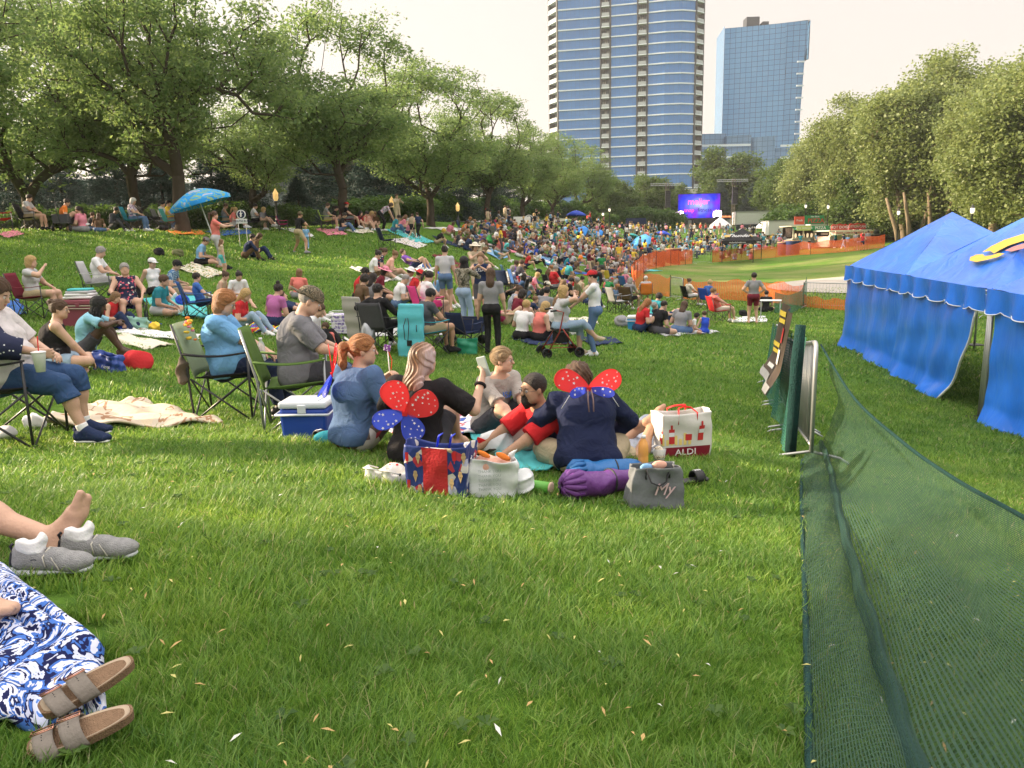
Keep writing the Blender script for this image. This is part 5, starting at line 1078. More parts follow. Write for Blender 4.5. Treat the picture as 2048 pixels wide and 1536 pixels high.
def solve(p):
  s=p.get('s',1.0); J={}; hip=A3(*p['hip']); T=rotm(p.get('yaw',0),p.get('lean',0),p.get('side',0)); J['s']=s; J['P']=hip; J['T']=T
  up=T[:,2]; fw=T[:,1]; rt=T[:,0]; cur=p.get('curve',.04)
  J['belly']=hip+up*.14*s; J['chest']=hip+up*.33*s-fw*cur*.3*s; T2=rotm(p.get('yaw',0)+p.get('twist',0),p.get('lean',0)+p.get('hunch',8),p.get('side',0)); J['T2']=T2
  J['N']=J['chest']+T2[:,2]*.17*s; hw=p.get('shw',.175)*s
  for sd,sg in (('L',-1),('R',1)):
    sh=J['N']-T2[:,2]*.035*s+T2[:,0]*sg*hw+T2[:,1]*p.get('shf',0.0); J['sh'+sd]=sh
    hd=p.get('hand'+sd); pole=p.get('elb'+sd,(sg*.6,-.6,-.5)); J['el'+sd],J['wr'+sd]=ik(sh,A3(*hd),HB['uarm']*s,HB['farm']*s,pole)
    hj=hip+T[:,0]*sg*.09*s; J['hj'+sd]=hj; ft=A3(*p['foot'+sd]); kp=p.get('knee'+sd,(sg*.2,.5,1)); J['kn'+sd],J['an'+sd]=ik(hj,ft,HB['thigh']*s,HB['shin']*s,kp)
    J['td'+sd]=unit(p.get('toe'+sd,(sg*.15,1,0)))
  Hd=rotm(p.get('yaw',0)+p.get('hyaw',0),p.get('hpitch',5),p.get('hroll',0)); J['H']=Hd; J['hc']=J['N']+T2[:,2]*.045*s+Hd[:,2]*.125*s+Hd[:,1]*.02*s; J['hs']=s*p.get('hsc',1.0)
  return J
def body_prims(J,g=1.0,fem=0,infl=0.0,hand='mitt',face=1,belly=1.0,ear=1):
  s=J['s']; T,T2=J['T'],J['T2']; P=[]; up=T[:,2]; fw=T[:,1]
  gg=g
  P.append(ell(J['P']+up*.01*s,A3(.160*gg,.118*gg,.115)*s,T,'pelvis',.05*s));
  P.append(ell(J['belly']+fw*(.012+.05*(belly-1))*s,A3(.137*gg,.108*gg*belly,.13)*s,T,'torso',.06*s))
  P.append(ell(J['chest'],A3(.155*(.5+.5*gg),.105*gg,.165)*s,T2,'torso',.06*s)); P.append(cap(J['shL']+T2[:,0]*.03*s,J['shR']-T2[:,0]*.03*s,.052*s*gg**.5,.052*s*gg**.5,'torso',.05*s))
  P.append(ell(J['N']-T2[:,2]*.03*s,A3(.105,.06,.07)*s,T2,'torso',.04*s))
  if fem:
    for sg in (-1,1): P.append(ell(J['chest']+T2[:,0]*sg*.068*s+T2[:,1]*.082*gg*s-T2[:,2]*.015*s,A3(.062,.06,.062)*s*fem*gg**.5,T2,'torso',.03*s))
  for sd,sg in (('L',-1),('R',1)):
    P.append(ell(J['hj'+sd]-fw*.045*s+up*-.01*s,A3(.088,.09,.09)*s*gg**.7,T,'pelvis',.04*s))
    P.append(cap(J['hj'+sd],J['kn'+sd],.086*s*gg**.8,.056*s*gg**.5,'thigh'+sd,.03*s)); P.append(cap(J['kn'+sd],J['an'+sd],.053*s*gg**.4,.034*s,'shin'+sd,.02*s))
    ax=unit(J['an'+sd]-J['kn'+sd]); kd=unit(J['kn'+sd]-J['hj'+sd]); bk=unit(kd*-1+1e-3-ax*(ax@(-kd))); bk=-unit(np.cross(np.cross(ax,kd),ax));
    P.append(ell(J['kn'+sd]+ax*.13*s+bk*-.018*s,A3(.05*gg**.4,.05*gg**.4,.115)*s,np.stack([unit(np.cross(ax,[.3,.2,1])),unit(np.cross(ax,np.cross(ax,[.3,.2,1]))),ax],1),'shin'+sd,.02*s))
    td=J['td'+sd]; a=J['an'+sd]; sole=unit(-ax+td*(td@ax)) if abs(ax@td)<.95 else A3(0,0,-1); dn=-unit(-ax-td*((-ax)@td)) if abs(ax@td)<.97 else A3(0,0,-1)
    hl=a+dn*.035*s-td*.045*s; bl_=a+dn*.045*s+td*.115*s; tp_=a+dn*.05*s+td*.17*s
    P.append(cap(a-dn*.01*s,hl,.034*s,.034*s,'foot'+sd,.015*s)); P.append(cap(hl,bl_,.034*s,.032*s,'foot'+sd,.02*s)); sx=unit(np.cross(td,dn))
    P.append(cap(bl_+sx*.018*s,tp_+sx*.012*s,.027*s,.019*s,'foot'+sd,.015*s)); P.append(cap(bl_-sx*.018*s,tp_-sx*.02*s-td*.02*s,.026*s,.017*s,'foot'+sd,.015*s)); P.append(cap(a+td*.02*s,bl_,.034*s,.028*s,'foot'+sd,.02*s))
    if face!=0: J['footf'+sd]=(a,td,dn,sx)
    P.append(ell(J['sh'+sd],A3(.058,.055,.055)*s*gg**.4,T2,'uarm'+sd,.03*s))
    P.append(cap(J['sh'+sd],J['el'+sd],.050*s*gg**.7,.040*s*gg**.5,'uarm'+sd,.025*s)); P.append(cap(J['el'+sd],J['wr'+sd],.040*s*gg**.5,.026*s,'farm'+sd,.015*s))
    fd=unit(J['wr'+sd]-J['el'+sd])
    if hand=='mitt':
      P.append(cap(J['wr'+sd],J['wr'+sd]+fd*.085*s,.026*s,.030*s,'hand'+sd,.012*s,flat=(unit(np.cross(fd,[0.2,.1,1.])),.62))); P.append(cap(J['wr'+sd]+fd*.09*s,J['wr'+sd]+fd*.15*s+A3(0,0,-.02)*s,.026*s,.014*s,'hand'+sd,.012*s)); P.append(cap(J['wr'+sd]+fd*.03*s,J['wr'+sd]+fd*.075*s-sg*unit(np.cross(fd,[0,0,1.]))*-.035*s,.014*s,.011*s,'hand'+sd,.008*s))
  H=J['H']; c=J['hc']; hs=J['hs']; L=lambda x,y,z: c+H@(A3(x,y,z)*hs)
  P.append(cap(J['N']-T2[:,2]*.03*s,L(0,-.02,-.07),.056*s*gg**.4,.052*s*gg**.3,'neck',.03*s))
  P.append(ell(L(0,-.012,.03),A3(.075,.093,.085)*hs,H,'head',.02)); P.append(ell(L(0,.018,-.03),A3(.060*(.7+.3*gg),.07,.082)*hs,H,'head',.03)); P.append(cap(L(-.012,.062,-.088),L(.012,.062,-.088),.020*hs,.020*hs,'head',.03))
  for sg in (-1,1):
    P.append(ell(L(sg*.045,.035,-.06),A3(.022,.035,.028)*hs*gg**.6,H,'head',.03))
    if face: P.append(ell(L(sg*.038,.06,-.022),A3(.024,.024,.022)*hs,H,'head',.02))
    if ear: P.append(ell(L(sg*.078,-.005,-.008),A3(.009,.018,.03)*hs,H,'head',.006))
  P.append(cap(L(0,.082,.01),L(0,.104,-.026),.008*hs,.0125*hs,'head',.012))
  if face:
    P.append(cap(L(-.034,.075,.024),L(.034,.075,.024),.011*hs,.011*hs,'head',.015))
    P.append(cap(L(-.018,.082,-.052),L(.018,.082,-.052),.0065*hs,.0065*hs,'head',.006)); P.append(cap(L(-.015,.081,-.064),L(.015,.081,-.064),.0075*hs,.0075*hs,'head',.006))
  return P
def eye_sockets(J):
  H=J['H'];c=J['hc'];hs=J['hs']; return [ell(c+H@(A3(sg*.031,.094,.002)*hs),A3(.019,.016,.013)*hs,H,'x',.008) for sg in (-1,1)]
def hand_prims(J,sd,N,curl=(.5,.5,.5,.5),thumb=(.5,.6),spread=.12,fd=None,pinch=0):
  """palm + five separate fingers; N = palm normal (direction the palm faces)"""
  s=J['s']*1.02; w=J['wr'+sd]; f=unit(J['wr'+sd]-J['el'+sd]) if fd is None else unit(fd); N=unit(np.asarray(N,float)-f*(f@np.asarray(N,float))); sg=1 if sd=='R' else -1
  X=np.cross(N,f)*(-sg)*-1  # towards thumb
  P=[]; kx=(.030,.011,-.010,-.029); ky=(.088,.092,.087,.078); ln=(.068,.076,.071,.056)
  for i in range(4):
    K=w+(X*kx[i]+f*ky[i])*s; P.append(cap(w+X*kx[i]*.45*s+f*.01*s,K,.016*s,.0105*s,'hand'+sd,.012*s))
    d=unit(f+X*(kx[i]*spread*30*.1)); a=K; c=curl[i]
    for j,(l,m) in enumerate(((.45,.75),(.30,1.15),(.25,.8))):
      ang=c*m; d=unit(d*math.cos(ang)+N*math.sin(ang)*1.0); b=a+d*ln[i]*l*s; P.append(cap(a,b,(.0098-.0008*j)*s,(.0092-.0010*j)*s,'hand'+sd,.004)); a=b
  tb=w+(X*.024+f*.022+N*.006)*s; d=unit(X*.75+f*.62+N*thumb[0]); P.append(cap(w+X*.01*s+f*.01*s,tb,.017*s,.016*s,'hand'+sd,.01)); b=tb+d*.036*s; P.append(cap(tb,b,.0135*s,.0108*s,'hand'+sd,.006)); d=unit(d*.75+f*.5+N*thumb[1]); P.append(cap(b,b+d*.03*s,.0105*s,.0082*s,'hand'+sd,.004))
  return P
def hair_prims(style):
  F=(A3(0,.052,.02),unit(A3(0,.80,-.60))); low=lambda z:(A3(0,0,z),A3(0,0,-1.0));
  sh=lambda e,cuts:ell(A3(0,-.014,.034),A3(.078+e,.096+e,.088+e),None,'hair',.01,cuts)
  P=[sh(.010,[F,low(-.055)])]
  if style=='buzz': P=[sh(.004,[(A3(0,.045,.03),unit(A3(0,.8,-.6))),low(-.04)])]
  if style=='short': P=[sh(.012,[F,low(-.055)])]
  if style=='curly': P=[sh(.03,[(A3(0,.06,.03),unit(A3(0,.8,-.6))),low(-.08)])]
  if style in('bob','bobside'): P+= [ell(A3(0,-.03,-.03),A3(.098,.085,.125),None,'hair',.02,[(A3(0,.035,0),A3(0,1,0)),low(-.14)]),sh(.016,[F,low(-.1)])]
  if style=='long': P+= [cap(A3(0,-.05,.02),A3(0,-.105,-.17),.085,.078,'hair',.03,flat=(A3(0,1,0),.62)),cap(A3(0,-.105,-.17),A3(0,-.10,-.36),.076,.045,'hair',.03,flat=(A3(0,1,0),.5)),ell(A3(0,-.02,-.02),A3(.094,.075,.10),None,'hair',.02,[(A3(0,.03,0),A3(0,1,0))])]
  if style=='braids':
    P+=[sh(.018,[F,low(-.08)])]
    for i in range(11):
      a=math.radians(150+i*24); x,y=.082*math.cos(a),.03+.09*math.sin(a); P.append(cap(A3(x*.8,y*.7-.02,.03),A3(x*1.15,y-.02,-.12),.018,.016,'hair',.006)); P.append(cap(A3(x*1.15,y-.02,-.12),A3(x*1.2,y-.015,-.30-.03*(i%3)),.016,.009,'hair',.006))
  if style in('bun','topbun'): P.append(ell(A3(0,-.10,.085) if style=='bun' else A3(0,-.05,.145),A3(.042,.04,.042),None,'hair',.012))
  if style=='pony': P+=[cap(A3(0,-.10,.05),A3(0,-.155,.03),.022,.032,'hair',.015),cap(A3(0,-.155,.03),A3(0,-.165,-.10),.034,.032,'hair',.02),cap(A3(0,-.165,-.10),A3(0,-.14,-.2),.032,.010,'hair',.02)]
  return P
def hat_prims(kind,back=False):
  b=-1 if back else 1
  if kind=='cap': return [ell(A3(0,-.008,.040),A3(.092,.112,.092),None,'hat',.006,[(A3(0,0,.030),unit(A3(0,b*.08,-1)))]),ell(A3(0,b*.118-.005,.038),A3(.068,.075,.009),rotm(0,-b*10),'hat',.01)]
  if kind=='sunhat': return [ell(A3(0,-.01,.05),A3(.092,.108,.095),None,'hat',.006,[(A3(0,0,.04),A3(0,0,-1.))]),ell(A3(0,-.01,.045),A3(.185,.2,.010),None,'hat',.015)]
  if kind=='bandana': return [ell(A3(0,-.012,.040),A3(.090,.108,.088),None,'hat',.006,[(A3(0,0,.02),unit(A3(0,.25,-1)))]),cap(A3(0,-.10,.02),A3(.0,-.14,-.02),.02,.012,'hat',.01)]
HM={}
def hair_mesh(style,h=.009,hat=False,back=False,seed=0):
  key=(style,h,hat,back)
  if key not in HM:
    P=hat_prims(style,back) if hat else hair_prims(style)
    nz=None if hat else ((lambda Q:.004*np.sin(Q[:,0]*190+6*np.sin(Q[:,2]*22)+3*np.sin(Q[:,1]*30))*(1 if style!='buzz' else 0)+ (.009*np.sin(Q[:,0]*70)*np.sin(Q[:,1]*66)*np.sin(Q[:,2]*60) if style=='curly' else 0)))
    V,F=sdf_mesh(P,h,noise=nz); HM[key]=npmesh(('hat_' if hat else 'hair_')+style,V,F)
  return HM[key]
def head_matrix(J):
  M=Matrix(J['H'].tolist()).to_4x4(); M.translation=Vector(J['hc']); return M@Matrix.Scale(J['hs'],4)
def zones(V,F,prims,sleeve,legs,shoes,top='shirt'):
  C=V[F].mean(1); best=np.full(len(C),9.); lab=np.zeros(len(C),int)
  for p in prims:
    d,t=pdist(p,C,True); l=p['lab']; base=l.rstrip('LR') if l not in('pelvis',) else l
    z=np.zeros(len(C),int)
    if base=='torso': z[:]=1
    elif base=='pelvis': z[:]=2
    elif base=='uarm': z[:]=np.where(t<sleeve*2,1,0) if sleeve>0 else 0
    elif base=='farm': z[:]=np.where(t<(sleeve-.5)*2,1,0) if sleeve>.5 else 0
    elif base=='thigh': z[:]=np.where(t<legs*2,2,0)
    elif base=='shin': z[:]=np.where(t<(legs-.5)*2,2,0) if legs>.5 else 0
    elif base=='foot': z[:]=3 if shoes else 0
    elif base=='hair': z[:]=4
    elif base=='hat': z[:]=5
    k=d<best; best[k]=d[k]; lab[k]=z[k]
  return lab
PO={
'cross':dict(hip=(0,0,.11),lean=8,hunch=14,handL=(-.16,.30,.22),handR=(.14,.32,.22),footL=(.10,.30,.06),footR=(-.10,.36,.08),kneeL=(-1,.35,.1),kneeR=(1,.35,.1),toeL=(1,.1,-.1),toeR=(-1,.1,-.1),hpitch=12),
'out':dict(hip=(0,0,.11),lean=-14,hunch=10,handL=(-.28,-.24,.05),handR=(.28,-.26,.05),elbL=(-.4,-1,.1),elbR=(.4,-1,.1),footL=(-.07,.80,.07),footR=(.09,.80,.07),kneeL=(-.1,.1,1),kneeR=(.1,.1,1),toeL=(-.2,.4,1),toeR=(.2,.4,1),hpitch=2),
'knees':dict(hip=(0,0,.11),lean=12,hunch=20,handL=(.06,.40,.34),handR=(-.04,.42,.36),elbL=(-1,0,-.3),elbR=(1,0,-.3),footL=(-.12,.46,.06),footR=(.12,.50,.06),kneeL=(-.15,.2,1),kneeR=(.15,.2,1),hpitch=2),
'kneeslap':dict(hip=(0,0,.11),lean=4,hunch=16,handL=(-.14,.28,.30),handR=(.14,.28,.30),footL=(-.13,.62,.06),footR=(.12,.56,.06),kneeL=(-.15,.2,1),kneeR=(.15,.2,1),hpitch=22),
'side':dict(hip=(0,0,.11),lean=2,side=12,hunch=8,handL=(-.05,.30,.20),handR=(.38,-.05,.05),elbR=(.6,-.6,.2),footL=(-.40,.10,.06),footR=(-.30,-.08,.06),kneeL=(-.4,1,.1),kneeR=(.2,1,0),toeL=(-1,-.4,-.1),toeR=(-1,-.5,-.1),hyaw=10),
'chair':dict(hip=(0,.02,.47),lean=-12,hunch=12,handL=(-.24,.30,.60),handR=(.24,.30,.60),elbL=(-.8,-.4,-.4),elbR=(.8,-.4,-.4),footL=(-.14,.50,.09),footR=(.14,.54,.09),kneeL=(-.1,.6,1),kneeR=(.1,.6,1),hpitch=6),
'chairlap':dict(hip=(0,.02,.47),lean=-4,hunch=18,handL=(-.08,.34,.62),handR=(.10,.34,.64),elbL=(-1,-.3,-.5),elbR=(1,-.3,-.5),footL=(-.14,.50,.09),footR=(.14,.46,.09),kneeL=(-.1,.6,1),kneeR=(.1,.6,1),hpitch=24),
'chairdrink':dict(hip=(0,.02,.47),lean=-2,hunch=12,handL=(-.18,.32,.62),handR=(.10,.32,1.02),elbL=(-1,-.3,-.5),elbR=(1,-.1,-.8),footL=(-.14,.50,.09),footR=(.14,.46,.09),kneeL=(-.1,.6,1),kneeR=(.1,.6,1),hpitch=8),
'stand':dict(hip=(0,0,.90),lean=2,hunch=4,handL=(-.27,.06,.82),handR=(.27,.05,.82),elbL=(-.5,-1,0),elbR=(.5,-1,0),footL=(-.10,0,.08),footR=(.11,.04,.08),kneeL=(0,1,0),kneeR=(0,1,0),hpitch=4),
'phone':dict(hip=(0,0,.90),lean=1,hunch=6,handL=(-.08,.30,1.34),handR=(.06,.32,1.36),elbL=(-1,-.1,-.8),elbR=(1,-.1,-.8),footL=(-.10,0,.08),footR=(.11,.05,.08),kneeL=(0,1,0),kneeR=(0,1,0),hpitch=6),
'hips':dict(hip=(0,0,.90),lean=1,hunch=2,handL=(-.17,.02,1.0),handR=(.17,.02,1.0),elbL=(-1,-.5,-.1),elbR=(1,-.5,-.1),footL=(-.13,0,.08),footR=(.13,.02,.08),kneeL=(0,1,0),kneeR=(0,1,0),hpitch=4),
'walk':dict(hip=(0,0,.87),lean=6,hunch=4,handL=(-.26,.20,.86),handR=(.26,-.14,.86),elbL=(-.4,-1,0),elbR=(.4,-1,0),footL=(-.08,-.28,.14),footR=(.09,.30,.09),kneeL=(0,1,0),kneeR=(0,1,0),toeL=(0,1,-.5),hpitch=8),
'wide':dict(hip=(0,0,.84),lean=8,hunch=6,handL=(-.18,.34,1.02),handR=(.16,.36,1.04),elbL=(-1,-.3,-.4),elbR=(1,-.3,-.4),footL=(-.36,-.06,.08),footR=(.34,.08,.08),kneeL=(-.2,1,0),kneeR=(.2,1,0),hpitch=12),
'bend':dict(hip=(0,-.1,.86),lean=52,hunch=10,handL=(-.16,.50,.62),handR=(.16,.52,.64),elbL=(-1,0,0),elbR=(1,0,0),footL=(-.11,0,.08),footR=(.11,.04,.08),kneeL=(0,1,0),kneeR=(0,1,0),hpitch=50),
'lie':dict(hip=(0,0,.12),lean=-66,hunch=16,handL=(-.20,.06,.30),handR=(.18,.10,.28),elbL=(-1,-.2,-.5),elbR=(1,-.2,-.5),footL=(-.08,.62,.07),footR=(.10,.50,.07),kneeL=(-.1,.1,1),kneeR=(.1,.1,1),toeL=(-.1,.7,.7),toeR=(.1,1,0),hpitch=-25),
'arms':dict(hip=(0,0,.90),lean=0,hunch=2,handL=(-.34,.34,1.30),handR=(.14,.42,1.25),elbL=(-1,-.2,-.6),elbR=(1,-.2,-.6),footL=(-.10,0,.08),footR=(.11,.04,.08),kneeL=(0,1,0),kneeR=(0,1,0),hpitch=4),
}
PM={}
def person_mesh(pose,sleeve=.3,legs=.35,shoes=1,g=1.0,fem=0,h=.017,merge=None,over=None,belly=1.0):
  """one continuous body mesh with colour zones; merge adds hair/hat into it (far figures)"""
  key=(pose,sleeve,legs,shoes,g,fem,h,merge,belly,str(over))
  if key in PM: return PM[key]
  p=dict(PO[pose]);
  if over: p.update(over)
  J=solve(p); P=body_prims(J,g,fem,face=1 if h<.016 else 0,belly=belly)
  for q in P:
    b_=q['lab'].rstrip('LR') if q['lab']!='pelvis' else 'pelvis'; e=0
    if b_ in('torso','pelvis'): e=.010
    elif b_=='uarm' and sleeve>0: e=.012
    elif b_=='thigh': e=.012 if legs<.5 else .008
    elif b_=='shin' and legs>.6: e=.014
    elif b_=='foot' and shoes: e=.008
    if q['t']=='c': q['ra']+=e; q['rb']+=e*(1.0)
    else: q['r']=q['r']+e
  if merge:
    H=J['H'];c=J['hc']
    for st,hat in merge:
      for q in (hat_prims(st) if hat else hair_prims(st)):
        if q['t']=='c': q['a']=c+H@q['a']; q['b']=c+H@q['b']; q['ra']+=.008; q['rb']+=.008; q['flat']=None if q['flat'] is None else (H@q['flat'][0],q['flat'][1])
        else: q['c']=c+H@q['c']; q['M']=H@q['M']; q['r']=q['r']+.010
        if q['cuts']: q['cuts']=[(c+H@a,H@b) for a,b in q['cuts']]
        q['k']=.006; P.append(q)
  V,F=sdf_mesh(P,h,noise=wrinkle(.0035,16,1) if h<.02 else None); Z=zones(V,F,P,sleeve,legs,shoes); me=npmesh('figure_'+pose,V,F); [me.materials.append(None) for _ in range(6)]; me.polygons.foreach_set('material_index',Z.astype(np.int32)); PM[key]=(me,J); return PM[key]
SK={'pale':(.62,.40,.30),'fair':(.55,.34,.24),'tan':(.42,.24,.15),'brown':(.20,.105,.06),'dark':(.085,.045,.028)}
def skin(k): return mat('skin_'+k,SK[k],.5,.35,var=.10,scale=9,bump=.15,bscale=80)
HC={'blond':(.50,.33,.13),'lightbrown':(.23,.13,.06),'brown':(.09,.048,.025),'dark':(.025,.017,.013),'black':(.010,.009,.009),'ginger':(.36,.15,.05),'grey':(.32,.30,.28),'white':(.55,.53,.5),'sandy':(.30,.20,.10),'yellow':(.65,.42,.05)}
def hairm(k):
  nme='hair_'+k
  if nme in MATS: return MATS[nme]
  m=mat(nme,HC[k],.5,.4,var=.45,scale=60,bump=.8,bscale=150); return m
CC={'white':(.74,.74,.74),'black':(.018,.018,.020),'grey':(.25,.25,.26),'light grey':(.48,.48,.49),'dark grey':(.08,.08,.09),'navy':(.022,.035,.085),'blue':(.05,.14,.42),'light blue':(.22,.42,.66),'teal':(.03,.24,.30),'red':(.52,.03,.035),'maroon':(.16,.02,.035),'pink':(.72,.25,.33),'hot pink':(.70,.06,.24),'coral':(.70,.20,.17),'orange':(.80,.22,.04),'yellow':(.80,.55,.07),'green':(.04,.26,.09),'lime':(.45,.68,.10),'purple':(.22,.09,.42),'mauve':(.42,.14,.33),'khaki':(.42,.34,.21),'tan':(.52,.42,.29),'brown':(.13,.08,.045),'denim':(.10,.17,.30),'light denim':(.28,.38,.50),'cream':(.70,.64,.52),'olive':(.14,.15,.07),'turquoise':(.10,.50,.52),'royal blue':(.03,.08,.50),'beige':(.56,.46,.34),'peach':(.75,.42,.32)}
def cloth(k):
  if k in MATS: return MATS[k]
  return mat('cloth_'+k.replace(' ','_'),CC[k],.85,.15,var=.13,scale=7,bump=.35,bscale=35,sheen=.2)
PALETTE=[k for k in CC]
# ---------------------------------------------------------------- placing figures, chairs, blankets
def tilt(p,az,seated=True):
  fx,fy=-math.sin(az),math.cos(az); e=.5
  if not seated: return (0,0,az)
  a=math.atan2(gz(p.x+fx*e,p.y+fy*e)-gz(p.x-fx*e*.3,p.y-fy*e*.3),e*1.3); b=math.atan2(gz(p.x+fy*e*.5,p.y-fx*e*.5)-gz(p.x-fy*e*.5,p.y+fx*e*.5),e)
  return (a,-b,az)
def slots(o,ms):
  for i,m in enumerate(ms):
    if i<len(o.material_slots): o.material_slots[i].link='OBJECT'; o.material_slots[i].material=m
SEATED=('cross','out','knees','kneeslap','side','lie')
def person(px,py,pose,az,top,bottom,label,sk='fair',hair='brown',hs='short',sleeve=.3,legs=.35,shoes='white',g=1.0,fem=0,s=1.0,hat=None,hatc='white',h=.017,loc=None,group='people on the lawn',back=False,over=None,belly=1.0,z=None):
  p=Vector(loc) if loc is not None else ground(px,py); az=math.radians(az)
  me,J=person_mesh(pose,sleeve,legs,1 if shoes else 0,g,fem,h,over=over,belly=belly)
  if z is not None: p=p+Vector((0,0,z))
  o=link('person',me); o.location=p; o.rotation_euler=tilt(p,az,pose in SEATED); o.scale=(s,)*3
  tag(o,label,'person',group); tp_=top if not isinstance(top,str) else cloth(top); bt=bottom if not isinstance(bottom,str) else cloth(bottom)
  slots(o,[skin(sk),tp_,bt,cloth(shoes) if shoes else skin(sk),hairm(hair),cloth(hatc)])
  M=head_matrix(J)
  if hs and hs!='bald': q=link('hair',hair_mesh(hs),o); q.matrix_local=M;
  if hs and hs!='bald':
    if not q.data.materials: q.data.materials.append(None)
    slots(q,[hairm(hair)])
  if hat:
    q=link(hat if hat!='sunhat' else 'sun_hat',hair_mesh(hat,hat=True,back=back),o); q.matrix_local=M
    if not q.data.materials: q.data.materials.append(None)
    slots(q,[cloth(hatc) if isinstance(hatc,str) else hatc])
  return o,J
chair_metal=mat('chair_tube',(.045,.045,.05),.4,.5,metal=.3); chair_grey=mat('chair_tube_grey',(.30,.31,.32),.35,.5,metal=.6)
CP_={}
def chair_proto():
  """folding camp chair: x right, y front"""
  o=empty('camp_chair',(0,0,0)); W=.27
  def fs(name,fn,nu,nv):
    m=MB(); m.sheet(fn,nu,nv); q=m.build(name,None,o,True,solid=.012); q.data.materials.clear(); q.data.materials.append(None); return q
  fs('seat',lambda u,v:((u-.5)*2*W*.98,-.22+.47*v,.43-.07*math.sin(math.pi*u)*(.4+math.sin(math.pi*v)*.6)+.03*v),8,8)
  fs('backrest',lambda u,v:((u-.5)*2*W*(1-.06*v),-.22-.16*v-.05*math.sin(math.pi*u),.42+.50*v),8,8)
  for s in (-1,1):
    fs('armrest',lambda u,v:(s*(W+.045)+(u-.5)*.075,-.30+.58*v,.66-.03*math.sin(math.pi*v)),2,8)
    m=MB(); m.tube([(s*(W+.02),-.25,.0),(s*(W+.02),-.28,.5),(s*W,-.39,.93)],.011,6); m.build('rear_leg',chair_metal,o,True)
    m=MB(); m.tube([(s*(W+.03),.27,.0),(s*(W+.04),.27,.67)],.011,6); m.build('front_leg',chair_metal,o,True)
    m=MB(); m.tube([(s*(W+.02),-.26,.02),(s*(W+.02),.26,.42)],.009,6); m.build('side_strut',chair_metal,o,True)
    m=MB(); m.tube([(s*(W+.035),.26,.02),(s*(W+.035),-.24,.42)],.009,6); m.build('side_strut',chair_metal,o,True)
  for a,b in (((-W,.27,.02),(W,.27,.42)),((W,.27,.02),(-W,.27,.42)),((-W,-.26,.02),(W,-.26,.42)),((W,-.26,.02),(-W,-.26,.42))):
    m=MB(); m.tube([a,b],.009,6); m.build('cross_strut',chair_metal,o,True)
  return o
_cp=None
def chair(px,py,az,col,label,loc=None,s=1.0,parts=True):
  global _cp
  if _cp is None: _cp=chair_proto(); o=_cp
  else: o=copy_tree(_cp)
  p=Vector(loc) if loc is not None else ground(px,py); o.location=p; o.rotation_euler=(0,0,math.radians(az)); o.scale=(s,)*3
  tag(o,label,'folding chair','folding camp chairs')
  c=cloth(col) if isinstance(col,str) else col
  for q in o.children:
    if q.name.split('.')[0] in ('seat','backrest','armrest'): slots(q,[c])
  return o
def seated(px,py,pose,az,top,bottom,label,ccol,clabel,**k):
  """person in a folding chair; px,py = where the chair stands"""
  p=ground(px,py); a=math.radians(az); chair(px,py,az,ccol,clabel,loc=p,s=k.get('s',1.0)); return person(px,py,pose,az,top,bottom,label,loc=p+Vector((math.sin(a)*.02,-math.cos(a)*.02,.0)),**k)
def blanket(pts,mt,label,dz=.035,rip=.012,name='blanket',cat='blanket',n=22,thick=.012,grp='blankets on the grass',seed=0,grasscut=True):
  """pts: four photo pixels, corners in order; lies on the ground"""
  P=[ground(x,y) for x,y in pts]; c=sum(P,Vector())/4; R=random.Random(seed+int(pts[0][0])); f1,f2,f3=R.uniform(5,12),R.uniform(5,12),R.uniform(0,6)
  def f(u,v):
    q=(P[0].lerp(P[1],u)).lerp(P[3].lerp(P[2],u),v); e=.03*math.sin(u*f1*1.3+f3)+.02*math.sin(u*23); x=q.x+.03*math.sin(v*f2+f3); y=q.y+e
    return (x-c.x,y-c.y,gz(x,y)-c.z+dz+rip*(math.sin(u*f1*2+v*5+f3)+math.sin(v*f2*2+u*7)+.6*math.sin(u*31+v*17)))
  m=MB(); m.sheet(f,n,n); o=m.build(name,mt if not isinstance(mt,str) else cloth(mt),None,True,loc=c,solid=thick)
  if grasscut and c.y<14:
    d=(P[1]-P[0]); GK.append((c.x,c.y,d.length*.47,((P[3]-P[0]).length)*.45,math.atan2(d.y,d.x)))
  return tag(o,label,cat,grp)
def tote(name,loc,az,W,D,H,label,mt,flare=1.08,seed=0,amp=.02,handle=None,bandm=None,dip=.03,cat='bag',slump=0):
  o=empty(name,loc,math.radians(az),label,cat,'bags and backpacks'); R=random.Random(seed); ph=[R.random()*6 for _ in range(5)]
  def f(u,v):
    a=u*2*math.pi; c,s=math.cos(a),math.sin(a); sd=int(u*4+.5)%4; t=(u*4+.5)%1-.5; x,y=((W/2,t*D),(-t*W,D/2),(-W/2,-t*D),(t*W,-D/2))[sd]; k=1+(flare-1)*v; wv=amp*(math.sin(a*3+ph[0]+v*4)+.6*math.sin(a*7+ph[1]-v*6)+.5*math.sin(v*13+ph[2]+a*2))*(.25+v*.75)
    n=Vector((c,s,0)).normalized(); return Vector((x*k,y*k,H*v-dip*v*math.sin(a)**2*(1 if s>0 else .4)-slump*v*(c*.5+.5)))+n*wv
  uvsheet('bag_body',f,80,22,2,1,mt,o,solid=.003); m=MB(); m.box((0,0,.008),(W*.94,D*.9,.012)); m.build('bag_base',mt,o)
  if handle:
    for sg in (-1,1):
      m=MB(); y=sg*D/2*flare; m.tube([(-W*.2,y,H*.75),(-W*.2,y*1.04,H*.98),(-W*.13,y*1.0+sg*handle[2],H+handle[0]*.8),(0,y+sg*handle[2]*1.3,H+handle[0]),(W*.13,y+sg*handle[2],H+handle[0]*.8),(W*.2,y*1.04,H*.98),(W*.2,y,H*.75)],.011,6,flat=.35); m.build('handle',handle[1],o,True)
  return o,f
